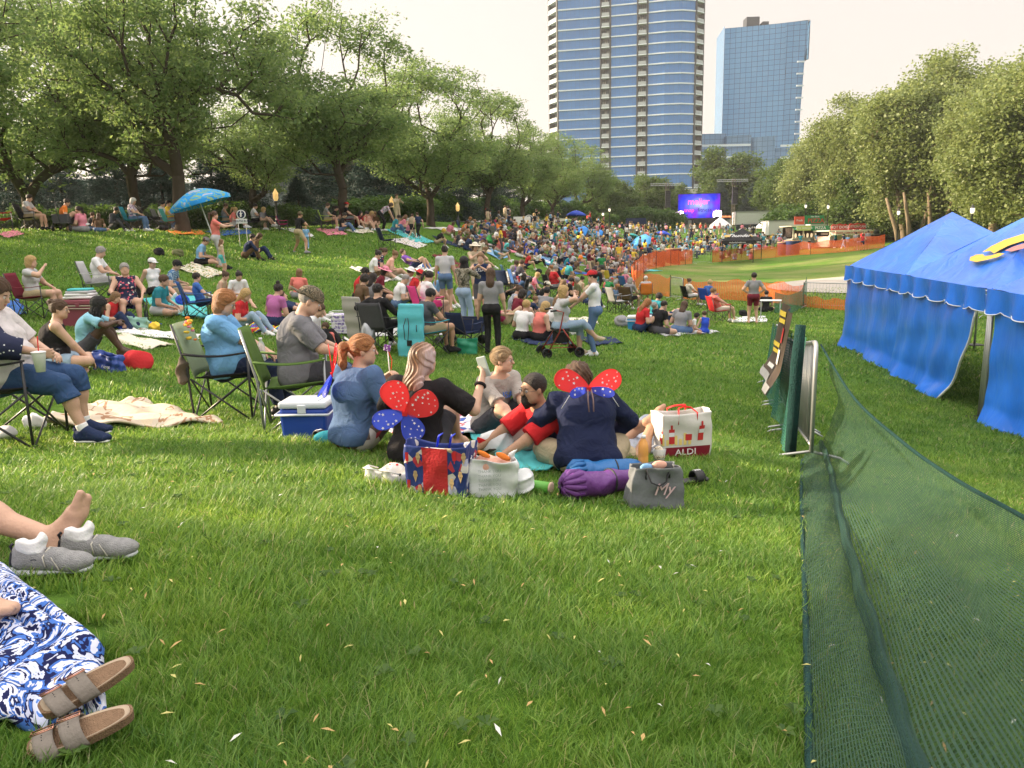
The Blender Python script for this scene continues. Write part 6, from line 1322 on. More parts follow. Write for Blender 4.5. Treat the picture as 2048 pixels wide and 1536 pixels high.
# ---------------------------------------------------------------- people of the middle distance
floral=patmat('floral_dark','voronoi',[(.02,.025,.06),(.55,.10,.14),(.02,.025,.06),(.6,.55,.5)],28,stops=[0,.62,.74,.9]); floralq=patmat('floral_cream','voronoi',[(.66,.60,.50),(.45,.30,.12),(.62,.60,.52),(.15,.25,.12)],22,stops=[0,.5,.62,.85])
plaid=patmat('plaid_blue','plaid',[(.04,.10,.22),(.16,.30,.45),(.55,.62,.68)],7,stops=[0,.45,.75]); floralp=patmat('print_lilac','voronoi',[(.55,.50,.56),(.20,.12,.25),(.6,.3,.35)],26,stops=[0,.6,.8])
ging=patmat('gingham','plaid',[(.04,.06,.14),(.3,.33,.4),(.7,.7,.7)],14,stops=[0,.4,.65]); camo=patmat('camo','noise',[(.05,.05,.035),(.17,.155,.11),(.28,.26,.20),(.09,.085,.06)],9,stops=[0,.42,.52,.62],dist=1)
flagm=patmat('flag_stripes','wave',[(.60,.05,.06),(.75,.72,.7)],4,stops=[0,.5],rot=(0,math.radians(90),0)); dots=patmat('dots_white','dots',[(.04,.05,.10),(.72,.72,.74)],14,stops=[0,.22]); quiltm=patmat('quilt_white','voronoi',[(.66,.62,.60),(.35,.32,.45),(.70,.66,.64),(.62,.45,.40)],9,stops=[0,.72,.8,.93])
S_=seated; P_=person
S_(62,461,'chairlap',-80,'light grey','khaki','man in lavender grey tee and khaki shorts looking at phone in chair on the crest','black','black folding chair under man looking at his phone on the crest',hair='dark',g=1.15,shoes='black',belly=1.2)
chair(8,464,-60,'red','empty red folding chair at the left edge of the crest')
P_(130,463,'kneeslap',-60,'orange','grey','man in orange shirt behind the dark wagon on the crest',hair='dark',g=1.1,z=.25)
P_(168,464,'cross',80,'pink','grey','woman in pink tee with dark ponytail sitting right of the wagon',hair='dark',hs='pony',fem=1,g=1.1)
P_(181,462,'cross',-30,'black','denim','small dark haired child behind the pink shirted woman',hair='brown',s=.75); P_(197,464,'cross',10,'brown','denim','brown haired child seen from behind on the crest',hair='brown',hs='long',s=.75)
P_(228,461,'kneeslap',-100,'dark grey','dark grey','person in dark hooded jacket sitting alone before the glass wall',hair='dark',sleeve=1,legs=1,sk='tan')
S_(268,463,'chairlap',-80,floralp,'denim','grey haired woman in flowered top and jeans in teal chair on the crest','teal','teal patterned folding chair under the grey haired woman',hair='white',hs='bob',fem=1,legs=1)
S_(327,461,'chairlap',-85,'white','denim','dark haired woman in white top beside the stroller','grey','grey folding chair beside the stroller',hair='black',fem=1,hs='pony',legs=1)
S_(345,463,'chair',-85,'yellow','grey','man in mustard tee and dark cap right of the stroller','turquoise','turquoise folding chair under the man in mustard tee',hair='dark',hat='cap',hatc='black')
S_(452,462,'chairlap',-70,'grey','khaki','man in grey tank top in the chair below the striped umbrella','teal','dark teal chair below the striped umbrella',hair='brown',sleeve=0,sk='tan'); P_(466,463,'kneeslap',-80,'coral','cream','woman in peach top sitting right of the man in grey tank',hair='blond',hs='pony',fem=1,z=.2)
P_(437,536,'arms',-62,'coral','light grey','woman in coral tee and pale trousers standing with arm out on the slope',hair='brown',hs='pony',fem=1,legs=1,shoes=None)
P_(490,516,'knees',-70,'navy','brown','bearded man in navy jacket and brown trousers sitting on the slope',hair='dark',sleeve=1,legs=1,shoes='black'); P_(507,514,'kneeslap',-75,'brown','navy','companion in brown hooded jacket right of the man in navy jacket',hair='brown',hs='long',sleeve=1,legs=1,shoes='black',fem=1)
P_(398,530,'kneeslap',-80,'light blue','black','man in bright blue tee and grey cap with legs stretched out',hair='brown',hat='cap',hatc='grey',shoes='black',over=dict(footL=(-.1,.8,.07),footR=(.12,.82,.07)))
P_(447,553,'stand',-60,'tan','turquoise','small long haired girl in pale green skirt standing on the floral quilt',hair='lightbrown',hs='long',s=.62,fem=.3,shoes=None)
S_(511,461,'chairlap',-80,'white','black','man in white tee in the dark chair right of the lawn sign','black','black folding chair right of the round lawn sign',hair='black',g=1.15,belly=1.3); P_(524,461,'kneeslap',-90,'grey','olive','blond woman right of the man in white tee on the crest',hair='blond',hs='bob',fem=1,z=.2)
chair(549,460,-70,'navy','empty navy folding chair behind the pink child chair'); chair(567,462,-70,'hot pink','small pink child folding chair on the crest',s=.75)
P_(600,507,'wide',-45,'black','khaki','man in black tee and khaki shorts standing astride on the slope',hair='brown',g=1.05,shoes='grey',hat='cap',hatc='olive',sk='tan'); P_(614,498,'stand',10,'light blue','light blue','toddler in pale blue clothes beside the man in black tee',hair='blond',s=.55,legs=1)
S_(655,459,'chairlap',-80,'grey','khaki','man in grey tee in the lime green chair under the straight locust','lime','lime green folding chair under the straight trunked locust',hair='brown'); P_(669,457,'kneeslap',-80,'black','grey','dark haired woman right of the lime green chair',hair='dark',hs='pony',fem=1,z=.2)
P_(683,463,'kneeslap',-80,'black','denim','person in black tee and jeans sitting left of the red cap',hair='dark',legs=1); S_(698,457,'chair',-85,'black','grey','person with red cap in chair on the crest','maroon','maroon chair under the person with red cap',hair='dark',hat='cap',hatc='red')
P_(712,457,'knees',-100,'maroon','black','long dark haired woman between red cap and red vest',hair='black',hs='long',fem=1); P_(725,458,'kneeslap',-80,'red','tan','woman in bright red vest on the crest',hair='dark',sleeve=0,fem=1)
P_(736,457,'kneeslap',-120,'peach','tan','blond woman in peach top on the crest',hair='blond',hs='bob',fem=1); P_(748,458,'kneeslap',170,'brown','tan','brown haired woman with long hair left of the bending woman',hair='lightbrown',hs='long',fem=1)
P_(766,462,'bend',-80,floralp,'black','woman in patterned top and black trousers bending forward',hair='brown',hs='bob',fem=1,legs=1); P_(795,450,'phone',-140,'tan','tan','tall man in beige shirt standing below the second amber lamp',hair='brown',sleeve=1,g=1.15,legs=1)
P_(786,463,'kneeslap',-70,'teal','denim','man in teal patterned shirt on the green blanket left end',hair='dark',legs=1); P_(800,462,'kneeslap',-60,'pink','denim','woman in pink sitting right of the teal shirt',hair='lightbrown',hs='long',fem=1)
P_(819,455,'kneeslap',180,'white','navy','boy in white tee behind the green blanket',hair='dark',s=.8); P_(813,468,'kneeslap',-60,'pink','navy','girl with long brown hair on the turquoise blanket',hair='lightbrown',hs='long',s=.85,fem=.5)
P_(825,476,'walk',-30,'tan','black','child in tan vest standing on the turquoise blanket',hair='brown',s=.72); P_(838,478,'walk',40,'navy','black','child in navy clothes leaning on the turquoise blanket',hair='brown',s=.8,legs=1)
P_(872,488,'knees',-80,'black','khaki','person with bright yellow hair hugging knees on the slope',hair='yellow',hs='curly')
S_(72,636,'chairdrink',-80,'light grey','khaki','blond woman in lavender tee drinking from a white can in a maroon chair','maroon','maroon folding chair under the blond drinker',hair='blond',hs='bob',g=1.1,legs=.4,fem=1)
S_(205,604,'chairlap',-78,'white','light grey','grey haired man in white polo shirt sitting behind the cooler','light grey','pale folding chair under the man in white polo',hair='grey',g=1.15)
S_(262,652,'chair',-150,floral,floral,'woman in dark floral sleeveless dress holding a red can','black','black folding chair under the woman in floral dress',hair='grey',hs='pony',sleeve=0,g=1.3,fem=1.2,shoes=None)
P_(224,660,'kneeslap',-95,'red','navy','girl in red top with long light brown hair reading beside the maroon cooler',hair='lightbrown',hs='long',s=.85,fem=.5,legs=1,sleeve=0); P_(244,652,'cross',170,'dark grey','navy','small girl in dark grey tee facing the camera',hair='brown',hs='pony',s=.68)
P_(310,590,'out',-120,'white','black','woman in white tank top and pale cap leaning back on her hands',hair='brown',hs='bun',hat='cap',hatc='white',sleeve=0,fem=1); P_(343,590,'kneeslap',-85,plaid,'khaki','man in blue plaid shirt and dark cap with legs stretched out',hair='dark',hat='cap',hatc='black',over=dict(footL=(-.1,.82,.07),footR=(.12,.84,.07)))
P_(318,630,'cross',-90,'teal','light grey','person in teal tee and grey shorts with glasses sitting cross legged',hair='brown',g=1.2,belly=1.2); P_(443,604,'kneeslap',-90,'tan','tan','girl with brown bun and bare back on the slope edge',hair='brown',hs='bun',s=.85,sleeve=0); P_(476,606,'kneeslap',-140,'white','pink','girl in white tee with dark bun facing the camera',hair='dark',hs='bun',s=.9,fem=.5,over=dict(footL=(-.1,.82,.07),footR=(.12,.84,.07)),shoes=None)
P_(478,665,'kneeslap',-90,'red','light denim','woman with long blond hair in red tee behind the blue shirted woman',hair='blond',hs='long',fem=1,legs=1); P_(547,652,'cross',-30,'mauve','navy','woman in mauve tee with dark top bun',hair='dark',hs='topbun',fem=1,g=1.1); P_(597,598,'cross',0,'coral','grey','child in coral tee seen from behind above the camouflage cap',hair='lightbrown',hs='bob',s=.85)
P_(612,640,'lie',-80,'navy','navy','person lying back with bent bare knees behind the man in camo cap',hair='brown',over=dict(footL=(-.1,.42,.07),footR=(.1,.36,.07)))
chair(398,640,-60,'blue','blue folding chair with sleeping child',s=.9); P_(404,640,'chair',-60,'blue','navy','child with dark hair resting in the blue folding chair',hair='dark',s=.8)
P_(618,702,'kneeslap',-95,'white','black','woman in white tee with small dark dots and brown hair beside the curly child',hair='brown',hs='short',fem=1,legs=1); P_(652,706,'cross',170,'coral','navy','small child with curly brown hair looking down',hair='brown',hs='curly',s=.62)
S_(765,700,'chair',-28,'black','black','man in black long sleeved shirt and black cap seen from behind in a chair','dark grey','dark folding chair under the man in black shirt',hair='dark',hat='cap',hatc='black',sleeve=1,g=1.25,legs=1,over=dict(handL=(-.5,.05,.72)))
S_(858,708,'chairlap',-55,'dark grey','khaki','dark haired man in charcoal tee and khaki shorts behind the turquoise board','teal','teal framed folding chair beside the turquoise board',hair='black',hs='short',g=1.2,shoes='black',sk='tan')
P_(716,602,'kneeslap',-75,'red','black','man in red sleeveless shirt and black cap on the patterned blanket',hair='dark',hat='bandana',hatc='black',sleeve=0,sk='tan',g=1.15); P_(754,598,'cross',-80,'maroon','black','woman in pink cowboy hat behind the black cap',hair='dark',hs='bob',hat='sunhat',hatc='pink',fem=1)
P_(716,622,'cross',-50,'brown','black','dark haired person low behind the grey board',hair='dark',hs='curly'); P_(735,618,'cross',-30,'grey','black','long haired woman between grey board and black cap',hair='dark',hs='long',fem=1)
P_(794,616,'kneeslap',-70,'white','denim','bald man in white tee with red print',hair='grey',hs='buzz',g=1.15); P_(822,603,'kneeslap',-70,'red','navy','person in red with red white and blue hat',hair='brown',hat='sunhat',hatc='red'); P_(804,598,'cross',-70,'light grey','navy','person in a white and red western hat',hair='brown',hat='sunhat',hatc='white')
P_(838,612,'cross',-60,'peach','navy','bald sunburnt man in peach shirt',hs='bald',g=1.15); S_(856,650,'chairlap',-60,'white','hot pink','woman in white tee with dark ponytail and pink bag strap','hot pink','maroon framed chair under the woman with ponytail',hair='dark',hs='pony',fem=1)
P_(868,606,'kneeslap',-110,'light blue','denim','man in bright blue tee and white blue western hat',hair='brown',hat='sunhat',hatc='royal blue'); P_(893,624,'stand',-8,'light grey','denim','woman in pale tee and denim shorts walking away with bun',hair='dark',hs='bun',fem=1,shoes=None)
P_(930,662,'phone',-40,camo,'light denim','woman in camouflage jacket with waist long black braids holding a camera',hair='black',hs='braids',sleeve=1,fem=1,legs=1,sk='brown');
ou,Ju=P_(966,650,'phone',170,'navy','dark grey','man in navy tank top lettered USA looking at a red tray',hair='lightbrown',g=1.2,sleeve=0,s=1.03)
text_obj('USA','printed_lettering',whitem,.12,ou,(0,.155,1.29),(math.pi/2,0,math.pi),.004)
P_(952,600,'phone',-150,'tan','tan','woman in straw hat behind the man in USA tank',hair='brown',hs='long',hat='sunhat',hatc='cream',fem=1)
P_(985,708,'stand',-8,'grey','black','woman in grey tee and black trousers with long brown hair seen from behind',hair='brown',hs='long',fem=1,legs=1,shoes='black')
P_(1042,680,'cross',-35,'white','black','boy in plain white tee with fair hair seen from behind',hair='blond'); P_(1077,683,'kneeslap',-60,'coral','black','blond woman in coral tank top seen from behind',hair='blond',hs='bob',fem=1,g=1.2,sleeve=0,legs=1); P_(1100,668,'kneeslap',-70,'white','white','woman in white sleeveless top right of the coral tank',hair='lightbrown',hs='bob',fem=1,sleeve=0)
P_(1190,711,'phone',75,'white','denim','woman in white tee, jeans and red cap standing before the walker',hair='black',hs='pony',hat='cap',hatc='red',fem=1,legs=1,over=dict(handL=(-.1,.42,1.0),handR=(.05,.45,.98)))
P_(1021,636,'kneeslap',-80,ging,'navy','woman in gingham sleeveless top with brown bun',hair='brown',hs='bun',sleeve=0,fem=1); P_(1030,648,'kneeslap',-60,'maroon','navy','dark haired woman in maroon top',hair='dark',hs='bob',fem=1,sleeve=1); P_(1012,648,'lie',-70,'hot pink','khaki','person in hot pink lying behind the boy in white tee',hair='brown')
P_(1056,640,'knees',-80,'navy','navy','child in star spangled top left of the coral tank',hair='lightbrown',s=.75)
S_(1108,598,'chairlap',-70,'red','grey','man in red shirt in the black folding chair on the slope foot','black','black folding chair with the man in red shirt',hair='grey',g=1.25,belly=1.3); S_(1040,590,'chairlap',-75,'dark grey','white','man in dark tee and white trousers reading a tablet in a blue chair','blue','blue folding chair under the man with tablet',hair='brown',legs=.9)
chair(1022,575,-80,'light blue','empty light blue striped chair behind the man with tablet',s=.95)
P_(1122,556,'cross',-100,'yellow','navy','man in yellow tee and black yellow cap',hair='dark',hat='cap',hatc='black'); P_(1094,556,'kneeslap',-80,'grey','grey','man in grey with white cap beside a black backpack',hair='grey',hat='cap',hatc='white')
P_(1152,592,'cross',-50,'tan','tan','woman in tan top seen from behind with dark hair',hair='dark',hs='bun',sleeve=0,fem=1); P_(1138,585,'kneeslap',-80,'red','grey','child in red cap and pink top',hair='brown',hat='cap',hatc='red',s=.8)
P_(1128,600,'kneeslap',-60,'black','black','person in black cap low behind the red shirted man',hair='dark',hat='cap',hatc='black'); P_(1076,618,'cross',-90,'black','grey','person with white cap and black tee above the gingham top',hair='dark',hat='cap',hatc='cream'); P_(1084,640,'cross',-20,'grey','grey','dark haired man in grey tee just behind the blond women',hair='black')
P_(1203,560,'stand',-20,'green','dark grey','woman in bright green tee standing at the foot of the slope',hair='black',hs='bob',fem=1,s=.95); P_(1208,532,'stand',-30,flagm,'navy','man in striped flag shirt standing behind the green tee',hair='brown',hat='cap',hatc='navy'); P_(1238,534,'stand',160,'yellow','khaki','man in yellow shirt and khaki shorts standing at the crowd edge',hair='brown',s=1.05)
S_(1222,572,'chairlap',-60,'navy','light denim','man in navy shirt in the yellow chair near the net corner','yellow','yellow folding chair near the net corner',hair='grey'); S_(1253,586,'chair',-60,'pink','white','white haired woman in pale pink in blue chair','blue','blue chair under the white haired woman',hair='white',hs='bob',fem=1)
S_(1291,606,'chair',-5,'light grey','light blue','man with white cap seen from behind in an orange draped chair','orange','orange draped folding chair before the orange net',hair='white',hat='cap',hatc='white'); S_(1258,622,'chairlap',-40,'grey','black','grey haired woman in grey and pink shirt in a brown chair','brown','brown folding chair left of the orange chair',hair='grey',hs='bob',fem=1)
chair(1237,628,-70,'grey','empty silver framed folding chair left of the brown chair'); P_(1190,612,'cross',40,'hot pink','khaki','woman in hot pink top seen behind the red cap',hair='brown',fem=1,g=1.2)
P_(1277,664,'kneeslap',-70,'red','navy','woman in red top with long ginger hair behind the blue cooler',hair='ginger',hs='long',fem=1); P_(1310,668,'cross',-60,'black','dark grey','short haired man in black tee right of the blue cooler',hair='dark',hs='buzz',g=1.1,belly=1.1)
P_(1357,667,'cross',-30,'grey','denim','woman in grey tee with long brown hair seen from behind',hair='brown',hs='long',fem=1,g=1.2); P_(1381,668,'cross',-100,'white','white','small girl with dark curls in white top',hair='dark',hs='curly',s=.66,fem=.3); P_(1408,668,'cross',20,'royal blue','royal blue','boy in royal blue tank top seen from behind',hair='brown',s=.72,sleeve=0,shoes=None)
P_(1306,640,'kneeslap',-50,'teal','navy','person in teal shirt with dark curls behind the black tee',hair='dark',hs='curly'); P_(1333,645,'lie',-70,'navy','navy','person in navy with bent knees behind the grey tee woman',hair='grey')
S_(1380,612,'chair',-75,'cream','white','woman with brown bun in a black chair behind the orange net','black','black folding chair before the long orange net',hair='brown',hs='bun',fem=1,sk='fair'); S_(1416,618,'chairlap',-60,'blue','light denim','curly blond woman seen from behind in a royal blue chair','royal blue','royal blue folding chair beside the black one',hair='blond',hs='curly',fem=1)
S_(1437,646,'chair',-80,'coral','cream','person in coral reclining in a low red and white chair','red','low red and white beach chair on the lawn',hair='lightbrown',fem=1,over=dict(lean=-30))
P_(1505,647,'hips',-10,'grey','maroon','man in grey tee and dull red shorts standing with hands on hips',hair='dark',g=1.15,shoes=None,s=1.03); P_(1531,624,'cross',-20,'black','black','person in black kneeling behind the white table',hair='dark')
for (x,y,az,tp_,bt,hc,lb_,hs) in ((744,557,-75,'white','brown','dark','woman in white top and brown shorts, lower left of the slope trio','bun'),(757,549,-80,floral,'tan','brown','woman in dark floral top, upper one of the slope trio','pony'),(776,556,-80,'peach','tan','lightbrown','woman in pale peach top, right one of the slope trio','bun')):
  P_(x,y,'kneeslap',az,tp_,bt,lb_,hair=hc,hs=hs,fem=1,over=dict(footL=(-.1,.78,.07),footR=(.12,.7,.07)))
P_(828,536,'lie',-100,'purple','navy','woman in purple top lying on the slope by a blue cooler bag',hair='brown',fem=1); chair(775,500,-60,'navy','navy folding chair standing tilted beside the cream blanket')
P_(943,523,'kneeslap',-75,'dark grey','black','man in charcoal tee on the slope beside the straw hat',hair='brown'); P_(957,528,'kneeslap',-80,'black','tan','woman in black top with long legs stretched down the slope',hair='lightbrown',fem=1,over=dict(footL=(-.1,.82,.07),footR=(.12,.8,.07))); P_(1000,518,'lie',-80,'light blue','tan','person in pale blue lying on the slope blanket',hair='brown')
P_(1050,534,'kneeslap',-80,'red','navy','man in bright red tee on the slope',hair='dark'); P_(1072,528,'kneeslap',-80,'white','black','woman in white top and black trousers on the slope',hair='black',hs='long',fem=1,legs=1); P_(930,500,'cross',-60,'navy','navy','man in navy tee seen from behind on the slope',hair='grey',hat='cap',hatc='light grey')
P_(1010,448,'stand',-60,'tan','khaki','taller of two people standing on the crest left of the blank sign',hair='brown',sleeve=1); P_(1017,448,'hips',-40,'grey','black','shorter of two people standing on the crest left of the blank sign',hair='dark',fem=1,hs='bob')
# ---------------------------------------------------------------- blankets, boxes and bags of the middle distance
for pts,mt,lb_ in (
 ([(0,470),(30,462),(50,470),(10,478)],'pink','pale pink blanket at the left edge of the crest'),
 ([(325,462),(395,458),(415,470),(350,470)],'orange','orange and cream blanket on the crest left of the umbrella woman'),
 ([(410,465),(490,458),(505,468),(440,473)],'blue','blue blanket on the crest behind the coral tee woman'),
 ([(545,458),(600,458),(630,476),(600,474)],'white','white and lilac blanket reaching down from the crest'),
 ([(630,459),(675,459),(695,470),(655,472)],'pink','pale pink blanket below the lime green chair'),
 ([(680,462),(735,460),(750,466),(720,468)],'cream','cream blanket under the red cap group'),
 ([(765,460),(800,458),(872,486),(832,486)],'turquoise','long turquoise blanket running down the slope'),
 ([(846,458),(905,456),(940,460),(905,464)],'white','white and red blanket along the crest'),
 ([(780,482),(815,476),(855,492),(835,498)],quiltm,'pale patterned blanket below the turquoise one'),
 ([(352,540),(385,526),(450,548),(420,558)],floralq,'floral quilt under the man in bright blue tee'),
 ([(700,537),(720,535),(800,560),(770,567)],quiltm,'patterned blanket under the slope trio'),
 ([(800,520),(850,528),(870,545),(838,543)],'white','white towel under the woman in purple'),
 ([(865,512),(890,510),(935,535),(905,540)],'maroon','dark red and blue blanket on the slope with a white bundle'),
 ([(960,500),(990,498),(1020,515),(1000,520)],'light blue','pale blue blanket under the person lying on the slope'),
 ([(1045,550),(1070,556),(1090,572),(1055,562)],'navy','white and navy striped blanket below the tablet reader'),
 ([(285,600),(400,588),(420,640),(330,628)],'turquoise','large turquoise blanket under the tank top and plaid couple'),
 ([(200,648),(270,640),(330,652),(250,664)],'royal blue','navy blanket beside the maroon cooler'),
 ([(490,640),(560,640),(570,660),(500,668)],patmat('rainbow','wave',[(.6,.04,.04),(.75,.35,.03),(.75,.6,.05),(.05,.35,.10),(.05,.1,.5),(.2,.05,.4)],1.1,dist=.5),'rainbow blanket behind the blue shirted woman'),
 ([(205,664),(250,662),(400,672),(390,688)],'white','white and pale aqua blanket lying on the open grass'),
 ([(195,675),(240,672),(350,690),(290,702)],'cream','fringed cream throw next to the white blanket'),
 ([(690,645),(900,640),(910,672),(700,675)],'light grey','pale blanket behind the folding chairs'),
 ([(1020,676),(1100,672),(1150,690),(1060,692)],'navy','dark blue blanket under the coral tank woman'),
 ([(1160,676),(1220,676),(1245,688),(1180,694)],'navy','navy and white blanket behind the walker'),
 ([(1290,662),(1400,660),(1440,666),(1330,674)],'light grey','grey blanket under the family by the blue cooler'),
 ([(1465,636),(1530,634),(1535,645),(1480,646)],'white','white towel at the feet of the standing man'),
 ([(0,608),(40,600),(55,630),(0,636)],'blue','bright blue crumpled blanket at the left edge'),
 ([(1100,640),(1180,636),(1200,650),(1110,652)],'cream','pale blanket behind the walker woman')):
  blanket(pts,mt,lb_,n=14,rip=.014)
R=random.Random(12); nb=0
def inpoly(x,y,P):
  c=False; j=len(P)-1
  for i in range(len(P)):
    if (P[i][1]>y)!=(P[j][1]>y) and x<(P[j][0]-P[i][0])*(y-P[i][1])/(P[j][1]-P[i][1])+P[i][0]: c=not c
    j=i
  return c
HILL=[(880,466),(990,452),(1150,452),(1340,462),(1480,470),(1560,472),(1570,490),(1540,498),(1430,512),(1385,520),(1320,526),(1262,552),(1215,566),(1130,545),(1060,520),(960,505),(905,492)]
NEARP=[(1000,560),(1180,555),(1250,580),(1240,612),(1100,618),(1010,605)]
bcols=['white','light blue','navy','light grey','cream','pink','maroon','turquoise','blue','olive']; wh=['on the slope below the crest umbrella','on the slope left of the tipped umbrella','on the slope above the green tee woman','on the lawn edge near the net corner']
while nb<44:
  x,y=R.uniform(890,1330),R.uniform(462,560)
  if not inpoly(x,y,HILL): continue
  p=ground(x,y,20); d=1.6+R.random()*.8; a=R.uniform(-.5,.9); c_=bcols[nb%10]; wv_=['large','small','creased','narrow','rumpled'][nb//10]; me=None
  m=MB(); w_,l_=d*.8,d; ca,sa=math.cos(a),math.sin(a)
  def f(u,v): X=(u-.5)*l_;Y=(v-.5)*w_; qx,qy=p.x+X*ca-Y*sa,p.y+X*sa+Y*ca; return (qx-p.x,qy-p.y,gz(qx,qy)-p.z+.04+.015*math.sin(u*9+v*5))
  m.sheet(f,5,5); o=m.build('blanket',cloth(c_),None,True,loc=p,solid=.02); tag(o,'%s %s blanket %s'%(wv_,c_,wh[min(3,int((x-890)/110))]),'blanket','small blankets among the crowd'); nb+=1
# ---- coolers, wagons, bags
def rbox(name,c,d,mt,parent,bev=.02,R=None,taper=1.0):
  m=MB(); x,y,z=[k/2 for k in d]; V=[(i*x*(taper if k<0 else 1),j*y*(taper if k<0 else 1),k*z) for i in(-1,1) for j in(-1,1) for k in(-1,1)]
  m.add([Vector(v)+Vector(c) for v in V],[(0,1,3,2),(4,6,7,5),(0,4,5,1),(2,3,7,6),(0,2,6,4),(1,5,7,3)]); return m.build(name,mt,parent,bevel=bev)
def cooler(px,py,az,L,W,H,label,body,lid,loc=None,wheels=False,handle=True,trim=None):
  p=Vector(loc) if loc is not None else ground(px,py); o=empty('cooler',p,math.radians(az),label,'cooler','coolers')
  rbox('body',(0,0,H*.42),(L,W,H*.84),body,o,.025,taper=.93); rbox('lid',(0,0,H*.93),(L*1.02,W*1.04,H*.17),lid,o,.02)
  rbox('lid_panel',(L*.02,0,H*1.02),(L*.6,W*.7,.012),lid,o,.004)
  if trim: rbox('trim_band',(0,0,H*.80),(L*1.03,W*1.05,H*.05),trim,o,.008)
  if handle:
    m=MB(); m.tube([(-L*.53,0,H*.9),(-L*.56,-W*.02,H*.72),(-L*.56,-W*.54,H*.70),(L*.56,-W*.54,H*.70),(L*.56,0,H*.72),(L*.53,0,H*.9)],.011,6); m.build('handle',trim or lid,o,True)
  rbox('latch',(0,-W*.53,H*.84),(.07,.02,.07),lid,o,.005)
  if wheels:
    for s in (-1,1): m=MB(); m.lathe([(.001,-.03),(.09,-.03),(.09,.03),(.001,.03)],(L*.40,s*W*.5,.09),14,Matrix.Rotation(math.pi/2,3,'X')); m.build('wheel',blackp,o,True)
  GK.append((p.x,p.y,L*.45,W*.45,math.radians(az))); return o
pl=lambda n,c,r=.4:mat(n,c,r,.45,var=.06)
o=cooler(178,652,-8,.86,.5,.52,'large maroon and tan wheeled cooler piled with white towels',pl('maroon_plastic',(.22,.045,.075)),pl('maroon_lid',(.25,.055,.085)),wheels=True,trim=pl('tan_plastic',(.36,.31,.24)))
p=o.location; q=empty('towel_stack',p+Vector((-.08,0,.54)),0,'white folded towels lying on the maroon cooler','towels')
for k,(z,c_,rr) in enumerate(((.0,'white',0),(.055,'white',.1),(.105,'light grey',-.1),(.15,'turquoise',.05))): m=MB(); m.box((0,0,z+.03),(.55-.05*k,.38-.03*k,.05),Matrix.Rotation(rr,3,'Z')); m.build('towel',cloth(c_),q,True,bevel=.02)
cooler(1279,662,-12,.62,.38,.40,'bright blue cooler with white lid behind the black tee man',pl('sky_plastic',(.03,.27,.55)),pl('white_plastic',(.72,.74,.76)),wheels=True)
def backpack(px,py,az,c1,label,s=1.0,loc=None):
  p=Vector(loc) if loc is not None else ground(px,py); o=link('backpack',npmesh('backpack',*sdf_mesh([ell((0,0,.2),A3(.17,.12,.22),None,'x',.04),ell((0,-.10,.15),A3(.12,.07,.13),None,'x',.03),cap((-.09,.1,.33),(-.11,.16,.1),.018,.018,'x',.02),cap((.09,.1,.33),(.11,.16,.1),.018,.018,'x',.02),cap((-.03,.02,.42),(.03,.02,.42),.014,.014,'x',.02)],.016,noise=wrinkle(.012,16,3))),None,cloth(c1),p+Vector((0,0,.05)),(math.radians(-68),0,math.radians(az)),s*.92); return tag(o,label,'backpack','bags and backpacks')
backpack(322,512,40,'black','black backpack with grey panel lying on the slope',1.0); backpack(366,514,80,'olive','olive backpack behind the man in bright blue tee'); backpack(1078,548,0,'black','black backpack left of the white capped man',1.1); backpack(856,540,20,'blue','blue cooler backpack on the slope beside the woman in purple',1.1)
backpack(368,612,30,'royal blue','royal blue bag with orange print between the plaid man and chair'); backpack(172,600,90,'black','black camera bag on the grass behind the white polo man',.8); backpack(1490,634,10,'black','black bag beside the standing man in red shorts'); backpack(1245,655,0,'grey','grey hooded infant carrier beside the blue cooler',1.25)
def blob(name,loc,r,mt,label,cat,seed=0,sc=(1,1,1),h=.014,amp=.02,group=None,prims=None,noisef=12,rot=0):
  P=prims or [ell((0,0,r*sc[2]*.8),A3(r*sc[0],r*sc[1],r*sc[2]),None,'x',.02)]
  V,F=sdf_mesh(P,h,noise=wrinkle(amp,noisef,seed,(1,1,1),1.5)); o=link(name,npmesh(name,V,F),None,mt,loc,(0,0,rot)); return tag(o,label,cat,group)
tote('shopping_bag',ground(280,660),10,.34,.2,.3,'pale green shopping bag beside the small dark haired girl',mat('mint_bag',(.28,.50,.42),.5,.3,bump=.3),.85,2,.03,slump=.06); blob('pompom',ground(310,662),.10,cloth('yellow'),'yellow pompom toy on the navy blanket','toy',3,amp=.03,noisef=40)
blob('white_bundle',ground(922,662),.18,cloth('white'),'white plastic bags on the blanket behind the wagon','plastic bag',5,(1.6,.8,.7)); tote('shopping_bag',ground(935,708),0,.38,.18,.32,'green carrier bag beside the wagon',mat('carrier_green',(.02,.25,.14),.4,.4,bump=.4,bscale=12),.92,6,.02)
